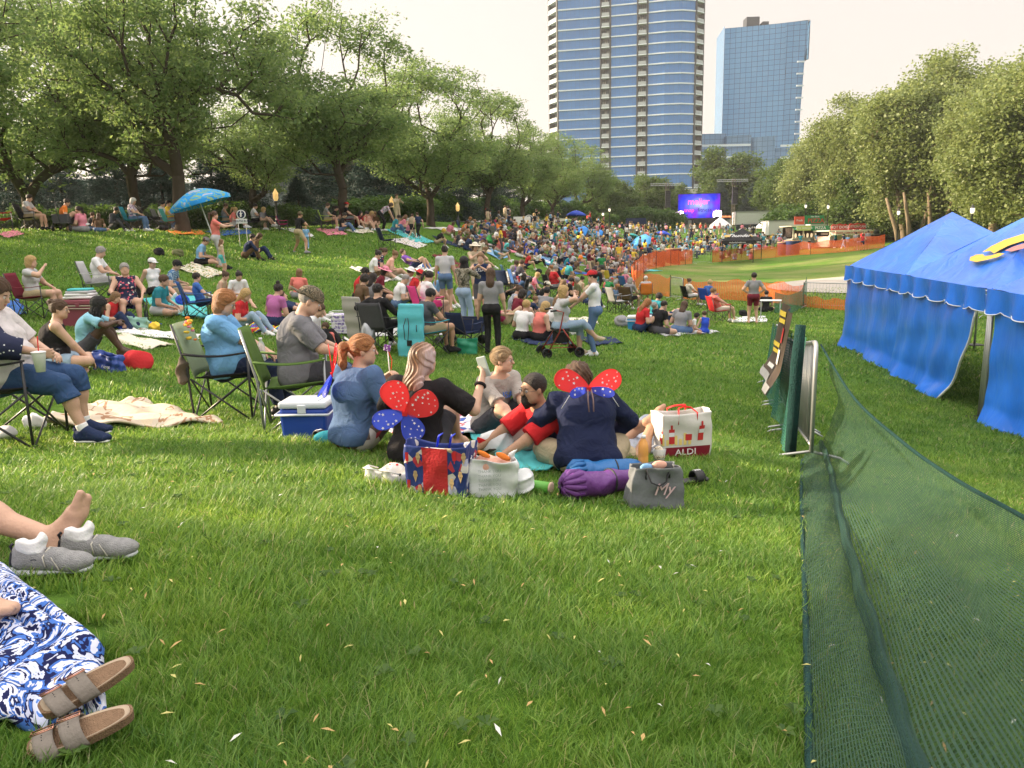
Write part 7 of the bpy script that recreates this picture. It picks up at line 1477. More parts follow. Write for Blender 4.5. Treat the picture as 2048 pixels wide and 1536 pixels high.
def wagon(px,py,az,label,col='navy'):
  p=ground(px,py); o=empty('folding_wagon',p,math.radians(az),label,'wagon','folding wagons'); c=cloth(col)
  for (a,d) in (((0,-.24,.42),(.86,.012,.30)),((0,.24,.42),(.86,.012,.30)),((-.43,0,.42),(.012,.48,.30)),((.43,0,.42),(.012,.48,.30)),((0,0,.28),(.86,.48,.012))): m=MB(); m.box(a,d); m.build('fabric_panel',c,o)
  m=MB(); m.tube([(-.43,-.24,.57),(.43,-.24,.57),(.43,.24,.57),(-.43,.24,.57),(-.43,-.24,.57)],.011,6); m.build('top_frame',chair_metal,o,True)
  for sx in (-1,1):
    for sy in (-1,1):
      m=MB(); m.tube([(sx*.43,sy*.24,.57),(sx*.36,sy*.25,.12)],.011,6); m.build('leg',chair_metal,o,True); m=MB(); m.lathe([(.001,-.025),(.10,-.025),(.10,.025),(.001,.025)],(sx*.36,sy*.28,.10),14,Matrix.Rotation(math.pi/2,3,'X')); m.build('wheel',blackp,o,True)
  m=MB(); m.tube([(.45,0,.3),(.62,0,.6),(.66,0,.98)],.011,6); m.tube([(.66,-.12,.98),(.66,.12,.98)],.014,6); m.build('handle',chair_metal,o,True); return o
wagon(922,690,-25,'navy folding wagon with tall black handle beside the camouflage jacket woman'); wagon(132,463,-80,'dark grey folding wagon on the crest between the two groups','dark grey')
p=ground(1120,712); az=math.radians(-80); ro=empty('rollator_walker',p,az,'red wheeled walker used as a seat by the grey shirted woman','walker'); redm=mat('red_tube',(.30,.045,.03),.3,.6,metal=.4)
for s in (-1,1):
  m=MB(); m.tube([(s*.26,-.30,.12),(s*.24,-.06,.5),(s*.25,.02,.88),(s*.25,-.12,.92)],.014,7); m.build('side_tube',redm,ro,True)
  m=MB(); m.tube([(s*.26,.30,.12),(s*.24,.0,.56)],.014,7); m.build('side_tube',redm,ro,True); m=MB(); m.tube([(s*.25,-.24,.2),(s*.25,.24,.2)],.009,6); m.build('stay',redm,ro,True)
  for y in (-.32,.32):
    w_=MB(); w_.lathe([(.075,-.018),(.10,-.018),(.10,.018),(.075,.018),(.075,-.018)],(s*.28,y,.10),18,Matrix.Rotation(math.pi/2,3,'Y')); w_=w_.build('wheel',blackp,ro,True)
    m=MB();
    for k in range(5): a=k*math.pi*2/5; m.tube([(s*.28,y,.1),(s*.28,y+math.cos(a)*.08,.1+math.sin(a)*.08)],.007,4)
    m.build('spokes',blackp,w_)
  m=MB(); m.tube([(s*.25,-.12,.92),(s*.25,-.24,.91)],.02,7); m.build('handgrip',blackp,ro,True)
rbox('seat',(0,.0,.54),(.42,.30,.05),blackp,ro,.01); rbox('basket',(0,.02,.38),(.36,.26,.2),cloth('black'),ro,.02)
person(1120,712,'chair',-80,'light grey','light denim','blond woman in pale grey tee sitting on the walker raising her hand',loc=p+Vector((0,0,.12)),hair='blond',hs='bob',fem=1.1,g=1.25,legs=.65,shoes='tan',over=dict(lean=2,handL=(-.10,.34,1.0),handR=(.16,.26,1.08),footL=(-.10,.42,-.03),footR=(.02,.72,.22),toeR=(.2,1,.1),hpitch=0))
def board(px,py,az,lean,W,H,mt,label,cat,name,T=.05,handle=False,off=(0,0)):
  p=ground(px,py); o=empty(name,p,math.radians(az),label,cat); Rm=Matrix.Rotation(math.radians(lean),3,'X')
  m=MB(); m.sheet(lambda u,v:tuple(Rm@Vector(((u-.5)*W*(1-.06*abs(2*v-1)**4),.012*math.sin(v*22),v*H))),10,18); q=m.build('panel',mt,o,True,solid=T)
  if handle:
    m=MB(); m.tube([Rm@Vector(v) for v in ((-.06,-T,.82*H*.9),(-.09,-T-.03,.6*H),(-.06,-T-.04,.35*H),(0,-T-.03,.33*H),(.02,-T-.03,.6*H),(-.02,-T,.74*H))],.008,5); m.build('strap',blackp,o,True)
    m=MB(); m.box(Rm@Vector((0,-T*.7,.28*H)),(.09,.03,.10)); m.build('buckle',blackp,o); m=MB(); m.tube([Rm@Vector(v) for v in ((.15,-T*.7,.62*H),(.17,-T-.02,.56*H),(.15,-T*.7,.5*H))],.008,5); m.build('carry_loop',blackp,o,True)
  return o
board(822,716,-24,-4,.52,.98,mat('turquoise_cover',(.10,.47,.55),.6,.3,var=.08,bump=.4,bscale=9),'turquoise quilted board cover standing behind the folding chair','board cover','board_cover',T=.07,handle=True)
board(718,690,-35,10,.5,.95,mat('grey_board',(.42,.40,.37),.7,.2,var=.12),'tall pale grey folded board leaning beside the black chair','board','folding_board',T=.02)
blob('silver_bag',ground(738,700),.2,mat('silver_cloth',(.42,.44,.46),.3,.6,metal=.5),'silver cloth bag hanging beside the grey board','bag',8,(.7,.7,1.5))
q=ground(688,668); o=empty('wire_crate',q,0,'white wire crate of wrapped packets behind the curly child','crate')
rbox('packets',(0,0,.22),(.42,.34,.40),patmat('packets','voronoi',[(.55,.5,.68),(.25,.2,.45),(.7,.68,.72)],22),o,.02)
for i in range(7): m=MB(); m.tube([(-.24,-.2,.05+i*.07),(.24,-.2,.05+i*.07),(.24,.2,.05+i*.07),(-.24,.2,.05+i*.07),(-.24,-.2,.05+i*.07)],.005,4); m.build('wire',whitem,o)
q=ground(305,462); o=empty('stroller',q,math.radians(-80),'black pushchair with tilted hood on the crest','pushchair')
m=MB(); m.sheet(lambda u,v:((u-.5)*.42,-.1-.28*math.sin(v*1.7),.95-.34*(1-math.cos(v*1.7))),6,8); m.build('hood',cloth('black'),o,True,solid=.02); rbox('seat',(0,.1,.5),(.4,.42,.12),cloth('black'),o,.03)
for s in (-1,1):
  m=MB(); m.tube([(s*.22,-.5,1.0),(s*.22,.1,.45),(s*.24,.42,.12)],.012,6); m.build('frame',chair_metal,o,True); m=MB(); m.tube([(s*.22,.1,.45),(s*.25,-.28,.12)],.012,6); m.build('frame',chair_metal,o,True)
  for y in (-.28,.42): m=MB(); m.lathe([(.001,-.02),(.12,-.02),(.12,.02),(.001,.02)],(s*.27,y,.12),14,Matrix.Rotation(math.pi/2,3,'Y')); m.build('wheel',blackp,o,True)
q=ground(1540,640); o=empty('folding_table',q,math.radians(-20),'white folding table behind the mesh line','table'); rbox('tabletop',(0,0,.72),(.75,.5,.03),whitem,o,.01)
for sx in (-1,1):
  for sy in (-1,1): m=MB(); m.tube([(sx*.33,sy*.2,0),(sx*.33,sy*.2,.71)],.014,6); m.build('leg',galv,o,True)
q=ground(975,710); m=MB(); m.tube([(-.95,.25,.75),(-.3,.05,.33),(.12,-.05,.03)],.012,6); o=m.build('walking_pole',blackp,None,True,loc=q); tag(o,'thin black pole leaning from the wagon to the grass beside the black trousers','pole')
chair(930,700,-40,'navy','low navy folding chair frame between wagon and braided woman',s=.85)
# ---------------------------------------------------------------- the crowd
CR_=random.Random(77); allp=[]; used=set()
tops=['white','white','white','black','black','grey','grey','light grey','light grey','navy','navy','denim','dark grey','tan','olive','blue','light blue','red','maroon','maroon','pink','coral','teal','purple','yellow','green','orange','royal blue','olive','tan','dark grey','hot pink','mauve','denim','brown','turquoise','cream']; bots=['khaki','denim','black','navy','grey','light denim','white','tan','dark grey']; hairs=['blond','brown','dark','black','grey','lightbrown','ginger']
VAR=[('cross',.3,.35,0,'short'),('cross',.3,1,1,'long'),('kneeslap',.3,.35,0,'short'),('kneeslap',0,.35,1,'pony'),('kneeslap',.3,1,1,'bob'),('knees',.3,.35,0,'short'),('out',.3,.35,1,'bun'),('chairlap',.3,.35,0,'short'),('chair',.3,1,1,'bob'),('side',.3,.35,1,'long'),('stand',.3,.35,0,'short'),('stand',.3,1,1,'long'),('phone',.3,.4,0,'short'),('walk',.3,1,1,'pony'),('hips',0,.35,1,'bob')]
WORD={'cross':'cross-legged','kneeslap':'with raised knees','knees':'hugging knees','out':'leaning on hands','chairlap':'sitting low','chair':'leaning back','side':'legs tucked aside','stand':'standing','phone':'hands raised','walk':'walking','hips':'hands on hips'}
hy=lambda k:k.replace(' ','-')
def where(x,y):
  if x<985: return 'right of the turquoise blanket'
  if x<1090: return 'below the blank sign'
  if x<1170: return 'below the crest umbrella' if y<505 else 'behind the tablet reader'
  if x<1262: return 'left of the tipped umbrella' if y<515 else 'near the standing yellow-shirted man'
  if x<1345: return 'right of the tipped umbrella'
  if x<1430: return 'before the video screen'
  if x<1530: return 'by the black canopy' if y>480 else 'below the semi trailer'
  return 'before the snack booths'
def add_c(x,y,standp,R):
  p=ground(x,y,18,160)
  for q in allp[-400:]:
    if (q[0]-p).length<.62: return False
  allp.append((p,x,y,R.random()<standp)); return True
n=0;tries=0
while n<640 and tries<20000:
  tries+=1; x=CR_.uniform(880,1575); y=CR_.uniform(452,566)
  if not inpoly(x,y,HILL): continue
  dens=min(1,.22+(x-880)/330) if x<1180 else 1
  if y>505 and x<1180: dens*=.45
  if CR_.random()>dens: continue
  if add_c(x,y,.06 if x<1250 else (.16 if y>480 else .5),CR_): n+=1
for x,y,k in [(CR_.uniform(1500,1640),CR_.uniform(488,503),1) for _ in range(34)]+[(CR_.uniform(1655,1735),CR_.uniform(494,502),1) for _ in range(9)]+[(CR_.uniform(1440,1525),CR_.uniform(505,524),0) for _ in range(12)]+[(CR_.uniform(1205,1340),CR_.uniform(447,456),1) for _ in range(12)]+[(CR_.uniform(980,1200),CR_.uniform(446,452),0) for _ in range(30)]:
  add_c(x,y,.9 if k else .3,CR_)
for _ in range(26):
  x,y=CR_.uniform(1010,1240),CR_.uniform(558,612)
  if inpoly(x,y,NEARP): add_c(x,y,0,CR_)
allp.sort(key=lambda q:q[0].y); MAXI=196; rest=MB(); fv=[];ff=[];fm_=[];base=0
smats=[skin('fair'),cloth('white'),cloth('navy'),cloth('red'),cloth('grey'),cloth('light blue'),cloth('black'),cloth('pink'),cloth('khaki'),hairm('brown'),hairm('blond'),cloth('teal'),cloth('yellow'),skin('brown')]
for i,(p,x,y,st) in enumerate(allp):
  v=VAR[CR_.randint(10,14)] if st else VAR[CR_.randint(0,9)]
  pose,sl,lg,fem,hs=v; az=-70+CR_.uniform(-35,30) if x<1380 else CR_.uniform(-60,50);
  if CR_.random()<.08: az+=150
  sc_=CR_.uniform(.86,1.06)*(.75 if CR_.random()<.12 else 1)
  if i<MAXI:
    me,J=person_mesh(pose,sl,lg,1,1.15 if i%3==0 else 1.0,fem,.026,merge=((hs,False),)+((('cap',True),) if i%7==0 else ()))
    for _ in range(60):
      a,b_,c_=CR_.choice(tops),CR_.choice(bots),CR_.choice(hairs); hat=', capped' if i%7==0 else ''
      lb_='%s-haired person, %s top, %s %s, %s %s%s'%(c_.replace('lightbrown','brown'),hy(a),hy(b_),'trousers' if lg>.6 else 'shorts',WORD[pose],where(x,y),hat)
      if lb_ not in used and len(lb_.split())<=16: break
    used.add(lb_)
    o=link('person',me); z=0
    if pose.startswith('chair'): z=-.16
    o.location=p+Vector((0,0,z)); o.rotation_euler=tilt(p,math.radians(az),not st); o.scale=(sc_,)*3; tag(o,lb_,'person','people in the crowd')
    sk=CR_.choice(['pale','fair','fair','fair','tan','tan','brown']); slots(o,[skin(sk),cloth(a),cloth(b_),cloth(CR_.choice(['white','black','grey'])),hairm(c_),cloth(CR_.choice(['white','navy','red','black']))])
    if pose.startswith('chair') and i<150: cc=CR_.choice(['blue','navy','green','red','black','grey','teal']); chair(0,0,az,cc,'%s low chair under the %s-haired person in %s top %s'%(cc,c_.replace('lightbrown','brown'),hy(a),where(x,y)),loc=p+Vector((0,0,-.16)))
  else:
    me,J=person_mesh(pose,sl,lg,1,1.0,fem,.042,merge=((hs,False),)); nv=len(me.vertices); co=np.empty(nv*3,np.float32); me.vertices.foreach_get('co',co); co=co.reshape(-1,3)*sc_; a=math.radians(az); ca,sa=math.cos(a),math.sin(a)
    V=np.stack([co[:,0]*ca-co[:,1]*sa+p.x,co[:,0]*sa+co[:,1]*ca+p.y,co[:,2]+p.z],1); nf=len(me.polygons); li=np.empty(nf*4,np.int32); me.loops.foreach_get('vertex_index',li); mi=np.empty(nf,np.int32); me.polygons.foreach_get('material_index',mi)
    mp=np.array([0 if CR_.random()<.85 else 13,CR_.choice([1,1,2,3,4,5,6,7,11,12,2,6]),CR_.choice([2,4,8,6,5]),CR_.choice([1,6]),CR_.choice([9,9,10,6]),1]); fv.append(V); ff.append(li.reshape(-1,4)+base); fm_.append(mp[mi]); base+=nv
if fv:
  me=npmesh('far_crowd',np.concatenate(fv),np.concatenate(ff)); [me.materials.append(m_) for m_ in smats]; me.polygons.foreach_set('material_index',np.concatenate(fm_).astype(np.int32)); o=link('far_crowd',me); tag(o,'dense far crowd of seated and standing people before the stage','crowd',kind='stuff')
print('crowd',len(allp),base,'t',time.time()-T0)
# ---------------------------------------------------------------- detailed figures
def weave(name,col,sc=220,rough=.85,var=.15,stripe=None):
  if name in MATS: return MATS[name]
  m=mat(name,col,rough,.15,var=var,scale=5,bump=.85,bscale=8.5,bdist=.035); return m
def near(name,P,az,label,g=1.0,fem=0,sk='fair',s=1.0,loc=None,belly=1.0,top=None,sleeve=.55,topinf=.013,hem=-.07,neckz=.0,bottom=None,leg=.8,botinf=.012,shoe=None,sock=None,hair=None,hmat='brown',hands=None,h=.0078,glasses=None,beard=None,eyes=True,group='picnic group in the foreground',wr=.012,feet=False,openshirt=None,toplabel=None):
  p=dict(PO[P]) if isinstance(P,str) else dict(PO[P[0]]);
  if not isinstance(P,str): p.update(P[1])
  p['s']=s; J=solve(p); root=empty('person',loc,math.radians(az),label,'person',group)
  B=body_prims(J,g,fem,hand='none',belly=belly)
  if hands:
    for sd in hands: B+=hand_prims(J,sd,*hands[sd])
  else:
    B+=hand_prims(J,'L',(0,0,-1))+hand_prims(J,'R',(0,0,-1))
  for sd in 'LR':
    if not shoe:
      a,td,dn,sx=J['footf'+sd]; sg=-1 if sd=='L' else 1; out=sx if sx@(J['kn'+sd]-J['kn'+('R' if sd=='L' else 'L')])>0 else -sx
      for i in range(5):
        r_=(.0135,.0098,.0092,.0086,.008)[i]; x=(-.030,-.009,.008,.023,.036)[i]; y=(.178,.172,.162,.150,.136)[i]; q=a+dn*.047*s+out*x*s+td*y*s; B.append(cap(q-td*.035*s,q+td*.012*s,r_*s*1.1,r_*s,'foot'+sd,.005))
  V,F=sdf_mesh(B,h,subs=eye_sockets(J)); b=link('body',npmesh('body',V,F),root,skin(sk))
  base=lambda q:q['lab'].rstrip('LR') if q['lab']!='pelvis' else 'pelvis'
  def infl(q,e):
    q=dict(q)
    if q['t']=='c': q['ra']+=e; q['rb']+=e
    else: q['r']=q['r']+e
    return q
  T,T2=J['T'],J['T2']; up=T[:,2]
  C=body_prims(J,g,fem,hand='none',belly=belly)
  if top is not None:
    S=[]
    for q in C:
      l=base(q); q=infl(q,topinf); cu=[]
      if l=='torso' or l=='pelvis':
        cu=[(J['P']+up*hem*s,-up),(J['N']+T2[:,2]*(.012+neckz)*s,T2[:,2])]
      elif l=='uarm':
        if q['t']=='c':
          f=min(1,sleeve*1.7) if sleeve<=.6 else 1; q['rb']=q['ra']+(q['rb']-q['ra'])*f+(.012 if sleeve<=.6 else .004); ax=unit(q['b']-q['a']); q['b']=q['a']+(q['b']-q['a'])*f
          if sleeve<=.6: cu=[(q['b'],ax)]
        if sleeve<=0:
          if q['t']=='c': continue
          cu=[(J['sh'+q['lab'][-1]],T2[:,0]*(1 if q['lab'][-1]=='R' else -1))]
      elif l=='farm' and sleeve>.6:
        ax=unit(q['b']-q['a']); q['rb']+=.010; cu=[(q['a']+(q['b']-q['a'])*.93,ax)]
      else: continue
      q['cuts']=cu; S.append(q)
    V,F=sdf_mesh(S,h*1.15,noise=wrinkle(wr*1.6,15,int(s*100)+len(label),(1,1,.6))); tp_=link('shirt',npmesh('shirt',V,F),root,top)
    if toplabel: tp_['label']=toplabel
  else: tp_=None
  if bottom is not None:
    S=[]
    for q in C:
      l=base(q); q=infl(q,botinf); cu=[]
      if l=='pelvis': cu=[(J['P']+up*.10*s,up)]
      elif l=='thigh':
        if leg<=.5: f=leg*2; ax=unit(q['b']-q['a']); q['rb']=q['ra']+(q['rb']-q['ra'])*f+.012; q['b']=q['a']+(q['b']-q['a'])*f; cu=[(q['b'],ax)]
      elif l=='shin':
        if leg<=.5: continue
        ax=unit(J['an'+q['lab'][-1]]-J['kn'+q['lab'][-1]]); cu=[(J['kn'+q['lab'][-1]]+(J['an'+q['lab'][-1]]-J['kn'+q['lab'][-1]])*(leg-.5)*2,ax)]
        if q['t']=='c': q['rb']+=.012
      else: continue
      q['cuts']=cu; S.append(q)
    V,F=sdf_mesh(S,h*1.2,noise=wrinkle(wr*1.3,15,5)); link('trousers' if leg>.5 else 'shorts',npmesh('trousers',V,F),root,bottom)
  if shoe is not None:
    for sd in 'LR':
      S=[infl(q,.010) for q in C if q['lab']=='foot'+sd]; V,F=sdf_mesh(S,h); so=link('shoe',npmesh('shoe',V,F),root,shoe)
      a,td,dn,sx=J['footf'+sd]; V,F=sdf_mesh([cap(a+dn*.072*s-td*.05*s,a+dn*.075*s+td*.15*s,.042*s,.040*s,'x',.01,flat=(dn,.35))],h); link('sole',npmesh('sole',V,F),so,whitem)
      if sock is not None: V,F=sdf_mesh([cap(J['an'+sd]+(J['kn'+sd]-J['an'+sd])*.02,J['an'+sd]+(J['kn'+sd]-J['an'+sd])*.17,.043*s,.044*s,'x',.01,cuts=[(J['an'+sd]+(J['kn'+sd]-J['an'+sd])*.17,unit(J['kn'+sd]-J['an'+sd]))])],h); link('sock',npmesh('sock',V,F),root,sock)
  M=head_matrix(J); ho=None
  if hair: ho=link('hair',hair_mesh(hair,.0058),root); ho.matrix_local=M; ho.data.materials.append(None); slots(ho,[hairm(hmat) if isinstance(hmat,str) else hmat])
  if eyes:
    for sg in (-1,1):
      m=MB(); m.sphere((0,0,0),.0125,12); e=m.build('eye',mat('eye_white',(.7,.68,.66),.25,.5,var=.02),root,True); e.matrix_local=M@Matrix.Translation((sg*.031,.079,.002))
      m=MB(); m.sphere((0,.0075,-.001),.0068,10,(1,.8,1)); i_=m.build('iris',mat('iris_dark',(.03,.025,.02),.2,.6),e,True)
      m=MB(); m.tube([(sg*.046,.078,.019),(sg*.033,.088,.0235),(sg*.018,.089,.020)],[.002,.0032,.0025],6); e=m.build('eyebrow',hairm(hmat if isinstance(hmat,str) else 'brown'),root,True); e.matrix_local=M
      m=MB(); m.tube([(sg*.043,.083,.0075),(sg*.031,.0895,.0105),(sg*.020,.087,.007)],[.002,.003,.002],6); e=m.build('eyelid',skin(sk),root,True); e.matrix_local=M
    m=MB(); m.tube([(-.021,.083,-.057),(-.010,.0895,-.0555),(0,.0905,-.0568),(.010,.0895,-.0555),(.021,.083,-.057)],[.001,.004,.0045,.004,.001],8); m.tube([(-.018,.083,-.060),(0,.0905,-.064),(.018,.083,-.060)],[.001,.0052,.001],8); e=m.build('lips',mat('lip_tint',(.45,.17,.14),.45,.4),root,True); e.matrix_local=M
  if glasses:
    m=MB(); gy=.098
    for sg in (-1,1):
      m.tube([(sg*(.033+.021*math.cos(t)),gy-.006*abs(math.cos(t)),-.002+.016*math.sin(t)) for t in [k*math.pi/8 for k in range(17)]],.0015,5,cap=False); m.tube([(sg*.054,gy-.006,.004),(sg*.078,.045,.004),(sg*.082,-.01,.0)],.0015,5)
    m.tube([(-.012,gy,.003),(0,gy+.003,.006),(.012,gy,.003)],.0015,5); e=m.build('glasses',glasses,root,True); e.matrix_local=M
  if beard:
    V,F=sdf_mesh([ell(A3(0,.022,-.055),A3(.066,.078,.075),None,'x',.01,[(A3(0,0,-.025),unit(A3(0,-.55,1)))]),cap(A3(0,.075,-.09),A3(0,.07,-.125),.03,.018,'x',.03),cap(A3(-.025,.084,-.044),A3(.025,.084,-.044),.007,.007,'x',.01)],.0055,noise=lambda Q:.003*np.sin(Q[:,0]*260)*np.sin(Q[:,2]*240)); e=link('beard',npmesh('beard',V,F),root,hairm(beard)); e.matrix_local=M
  return root,J,M,tp_,ho
def wingmat(name,col,tr=.45):
  m=bpy.data.materials.new(name); m.use_nodes=True; t=m.node_tree; n=t.nodes; b=n['Principled BSDF']; b.inputs['Base Color'].default_value=(*col,1); b.inputs['Roughness'].default_value=.45
  x=n.new('ShaderNodeBsdfTranslucent'); x.inputs[0].default_value=(*[min(1,c*1.4) for c in col],1); ms=n.new('ShaderNodeMixShader'); ms.inputs[0].default_value=tr; o=n['Material Output']; t.links.new(b.outputs[0],ms.inputs[1]); t.links.new(x.outputs[0],ms.inputs[2]); t.links.new(ms.outputs[0],o.inputs[0]); MATS[name]=m; return m
wred=wingmat('wing_red',(.72,.04,.045)); wblue=wingmat('wing_blue',(.05,.09,.62)); starm=mat('star_white',(.80,.78,.80),.5,.3)
def lobe(parent,org,dx,dz,length,width,mt,n,seed,bend=.15,nb=(0,-1,0)):
  """a wing lobe from org growing along dx (unit) with normal dz"""
  dx=Vector(dx).normalized(); nn=Vector(dz).normalized(); sy=nn.cross(dx).normalized(); R=random.Random(seed)
  def pt(a,r):
    x=length*(.5-.5*math.cos(a))*r+length*.0; w_=width*.5*math.sin(a)*(.45+.55*(.5-.5*math.cos(a)))*1.25*r
    return Vector(org)+dx*x+sy*w_+nn*bend*(x*x)
  N=36; m=MB(); ring=[pt(i*2*math.pi/N,1) for i in range(N)]; c0=Vector(org)+dx*length*.55; c0+=nn*bend*(length*.55)**2; V=[c0]+[c0.lerp(r,.5) for r in ring]+ring
  F=[(0,1+i,1+(i+1)%N) for i in range(N)]+[(1+i,1+N+i,1+N+(i+1)%N,1+(i+1)%N) for i in range(N)]; m.add(V,F); w=m.build('wing',mt,parent,True)
  m=MB(); m.tube(ring+[ring[0]],.0022,5,cap=False); m.build('wire_rim',mt,w,True)
  m=MB(); k=0; pts=[]
  while k<n:
    x=R.uniform(.25,.93)*length; y=R.uniform(-.5,.5)*width*.82; a=math.acos(max(-1,min(1,1-2*x/length))); lim=width*.5*math.sin(a)*(.45+.55*x/length)*1.25*.8
    k+=1
    if abs(y)>lim or any((x-u)**2+(y-v)**2<(.024)**2 for u,v in pts):
      if R.random()<.9: k-=1
      continue
    pts.append((x,y)); r_=R.choice((.007,.009,.012)); q=Vector(org)+dx*x+sy*y+nn*bend*x*x; a0=R.random()*6
    for sgn in (-1,1):
      V=[q+nn*sgn*.0028]+[q+nn*sgn*.0028+dx*math.cos(a0+j*math.pi/5)*(r_ if j%2==0 else r_*.42)+sy*math.sin(a0+j*math.pi/5)*(r_ if j%2==0 else r_*.42) for j in range(10)]; m.add(V,[(0,1+j,1+(j+1)%10) for j in range(10)])
  m.build('printed_stars',starm,w)
def wings(loc,az,specs,label,tilt_=0):
  o=empty('costume_wings',loc,0,label,'costume wings','star spangled wings',rot=(math.radians(tilt_),0,math.radians(az)))
  for i,(ang,L_,W_,mt,n,yaw_) in enumerate(specs):
    a=math.radians(ang); d=Vector((math.cos(a)*math.cos(math.radians(yaw_)),-math.sin(math.radians(yaw_)),math.sin(a)*math.cos(math.radians(yaw_)))); nn=Vector((0,-1,0)); nn=(nn-d*nn.dot(d)).normalized(); lobe(o,(0,0,0),d,nn,L_,W_,mt,n,i*7+len(label))
  m=MB(); m.box((0,-.005,0),(.035,.012,.03)); m.build('centre_clip',wred,o); return o
tx=lambda root,v:(Matrix.Translation(root.location)@Matrix.Rotation(root.rotation_euler.z,4,'Z'))@Vector(v)
slate=weave('slate_sweatshirt',(.075,.13,.25)); blk_t=weave('black_tee',(.018,.016,.018)); bone=weave('stone_tee',(.36,.33,.30)); rdt=weave('red_tee',(.58,.025,.03)); nvy=weave('navy_sweater',(.014,.020,.055),var=.25); blt=weave('sky_tee',(.16,.36,.62)); gry=weave('grey_tee',(.17,.17,.185)); dnm=weave('denim',(.035,.075,.17),300); dkn=weave('dark_denim',(.015,.022,.05)); ldn=weave('pale_denim',(.28,.38,.48)); khk=weave('khaki_short',(.40,.33,.22)); chc=weave('charcoal_short',(.06,.06,.07))
A=ground(712,896); ra,Ja,Ma,ta,ha=near('a',('kneeslap',dict(lean=6,hunch=14,hyaw=-42,hpitch=2,handR=(.26,.34,.30),handL=(-.06,.36,.50),elbL=(-.8,.1,-.8),footL=(-.05,.66,.06),footR=(.20,.62,.06))),-42,'ginger ponytailed girl with glasses in slate blue sweatshirt holding a small pinwheel flag',g=1.25,fem=1,sk='fair',loc=A,top=slate,sleeve=1,topinf=.026,hem=-.06,bottom=patmat('print_shorts','voronoi',[(.55,.52,.52),(.45,.05,.07),(.12,.09,.08),(.13,.10,.09)],9,stops=[0,.35,.5,.7]),leg=.38,hair='pony',hmat='ginger',glasses=mat('glasses_red',(.16,.03,.04),.3,.5),hands={'L':((1,.3,0),(1.3,1.3,1.3,1.3),(.9,.9)),'R':((0,0,-1),(.4,.4,.4,.4))},wr=.018,s=.98)
w_=wings(tx(ra,(-.02,-.16,.60)),-74,[(80,.24,.15,wred,10,-30),(104,.23,.15,wred,8,-16),(-115,.2,.13,wblue,7,38),(-70,.2,.13,wblue,7,52)],'folded red and blue starred wings on the slate sweatshirt',18)
q=tx(ra,Vector(Ja['wrL'])+Vector((.0,.06,.03))); o=empty('pinwheel_wand',q,0,'small starred pinwheel on a striped stick held by the ginger girl','toy')
m=MB(); m.tube([(0,0,-.10),(-.01,0,.18)],.004,6); m.build('stick',starm,o,True); m=MB(); m.box((-.012,-.005,.20),(.055,.012,.05),Matrix.Rotation(.2,3,'Y')); m.build('pinwheel',patmat('spangle','dots',[(.75,.7,.72),(.25,.08,.35)],70,stops=[0,.4]),o,bevel=.004); m=MB(); m.tube([(-.005,0,.17),(.02,0,.10),(.008,.01,.02)],.003,4); m.build('ribbon',wred,o,True)
Bp=ground(836,930); rb,Jb,Mb,tb_,hb_=near('b',('kneeslap',dict(lean=2,hunch=12,side=3,hyaw=-16,hroll=6,hpitch=4,handR=(.40,.30,.56),elbR=(.5,-.2,-1),handL=(-.20,.30,.22),elbL=(-1,-.4,-.3))),-14,'woman in black tee with blond and mauve long hair holding up a phone',g=1.2,fem=1,loc=Bp,top=blk_t,sleeve=.5,topinf=.016,hem=-.08,bottom=chc,leg=.4,hair='long',hmat=None or 'brown',hands={'R':((-1,.4,.2),(.7,.7,.7,.7),(.7,.7)),'L':((0,0,-1),)},eyes=False,s=.97)
def duo():
  m,t,b=principled('duo_hair',.45,.4); tc=t.nodes.new('ShaderNodeTexCoord'); s_=t.nodes.new('ShaderNodeSeparateXYZ'); t.links.new(tc.outputs['Object'],s_.inputs[0]); mr=t.nodes.new('ShaderNodeMapRange'); mr.inputs[1].default_value=-.015; mr.inputs[2].default_value=.085; t.links.new(s_.outputs[0],mr.inputs[0])
  wv=t.nodes.new('ShaderNodeTexNoise'); wv.inputs['Scale'].default_value=1; mp=t.nodes.new('ShaderNodeMapping'); mp.inputs['Scale'].default_value=(110,110,6); t.links.new(tc.outputs['Object'],mp.inputs[0]); t.links.new(mp.outputs[0],wv.inputs[0])
  ad=t.nodes.new('ShaderNodeMath'); ad.operation='MULTIPLY_ADD'; ad.inputs[1].default_value=.7; t.links.new(wv.outputs['Fac'],ad.inputs[0]); t.links.new(mr.outputs[0],ad.inputs[2]); r=ramp(t,[(.25,(.09,.045,.025)),(.5,(.20,.10,.05)),(.8,(.42,.27,.22)),(1.0,(.50,.38,.40))]); mm=t.nodes.new('ShaderNodeMath'); mm.operation='MULTIPLY'; mm.inputs[1].default_value=.7; t.links.new(ad.outputs[0],mm.inputs[0]); t.links.new(mm.outputs[0],r.inputs[0]); t.links.new(r.outputs[0],b.inputs['Base Color']); return m
slots(hb_,[duo()])
wings(tx(rb,(0,-.20,.42)),-8,[(112,.25,.20,wred,15,8),(28,.27,.19,wred,17,8),(196,.23,.14,wblue,11,8),(-62,.20,.17,wblue,12,8)],'large open red and blue starred wings on the black tee')
q=tx(rb,Vector(Jb['wrR'])+Vector((.0,.07,.10))); o=empty('phone',q,0,'pale cased phone held up by the woman in black tee','phone',rot=(.15,-.25,-.5)); rbox('case',(0,0,0),(.078,.012,.155),mat('phone_pale',(.45,.52,.50),.3,.5),o,.006); rbox('screen',(0,.0075,0),(.07,.002,.145),blackp,o,.003)
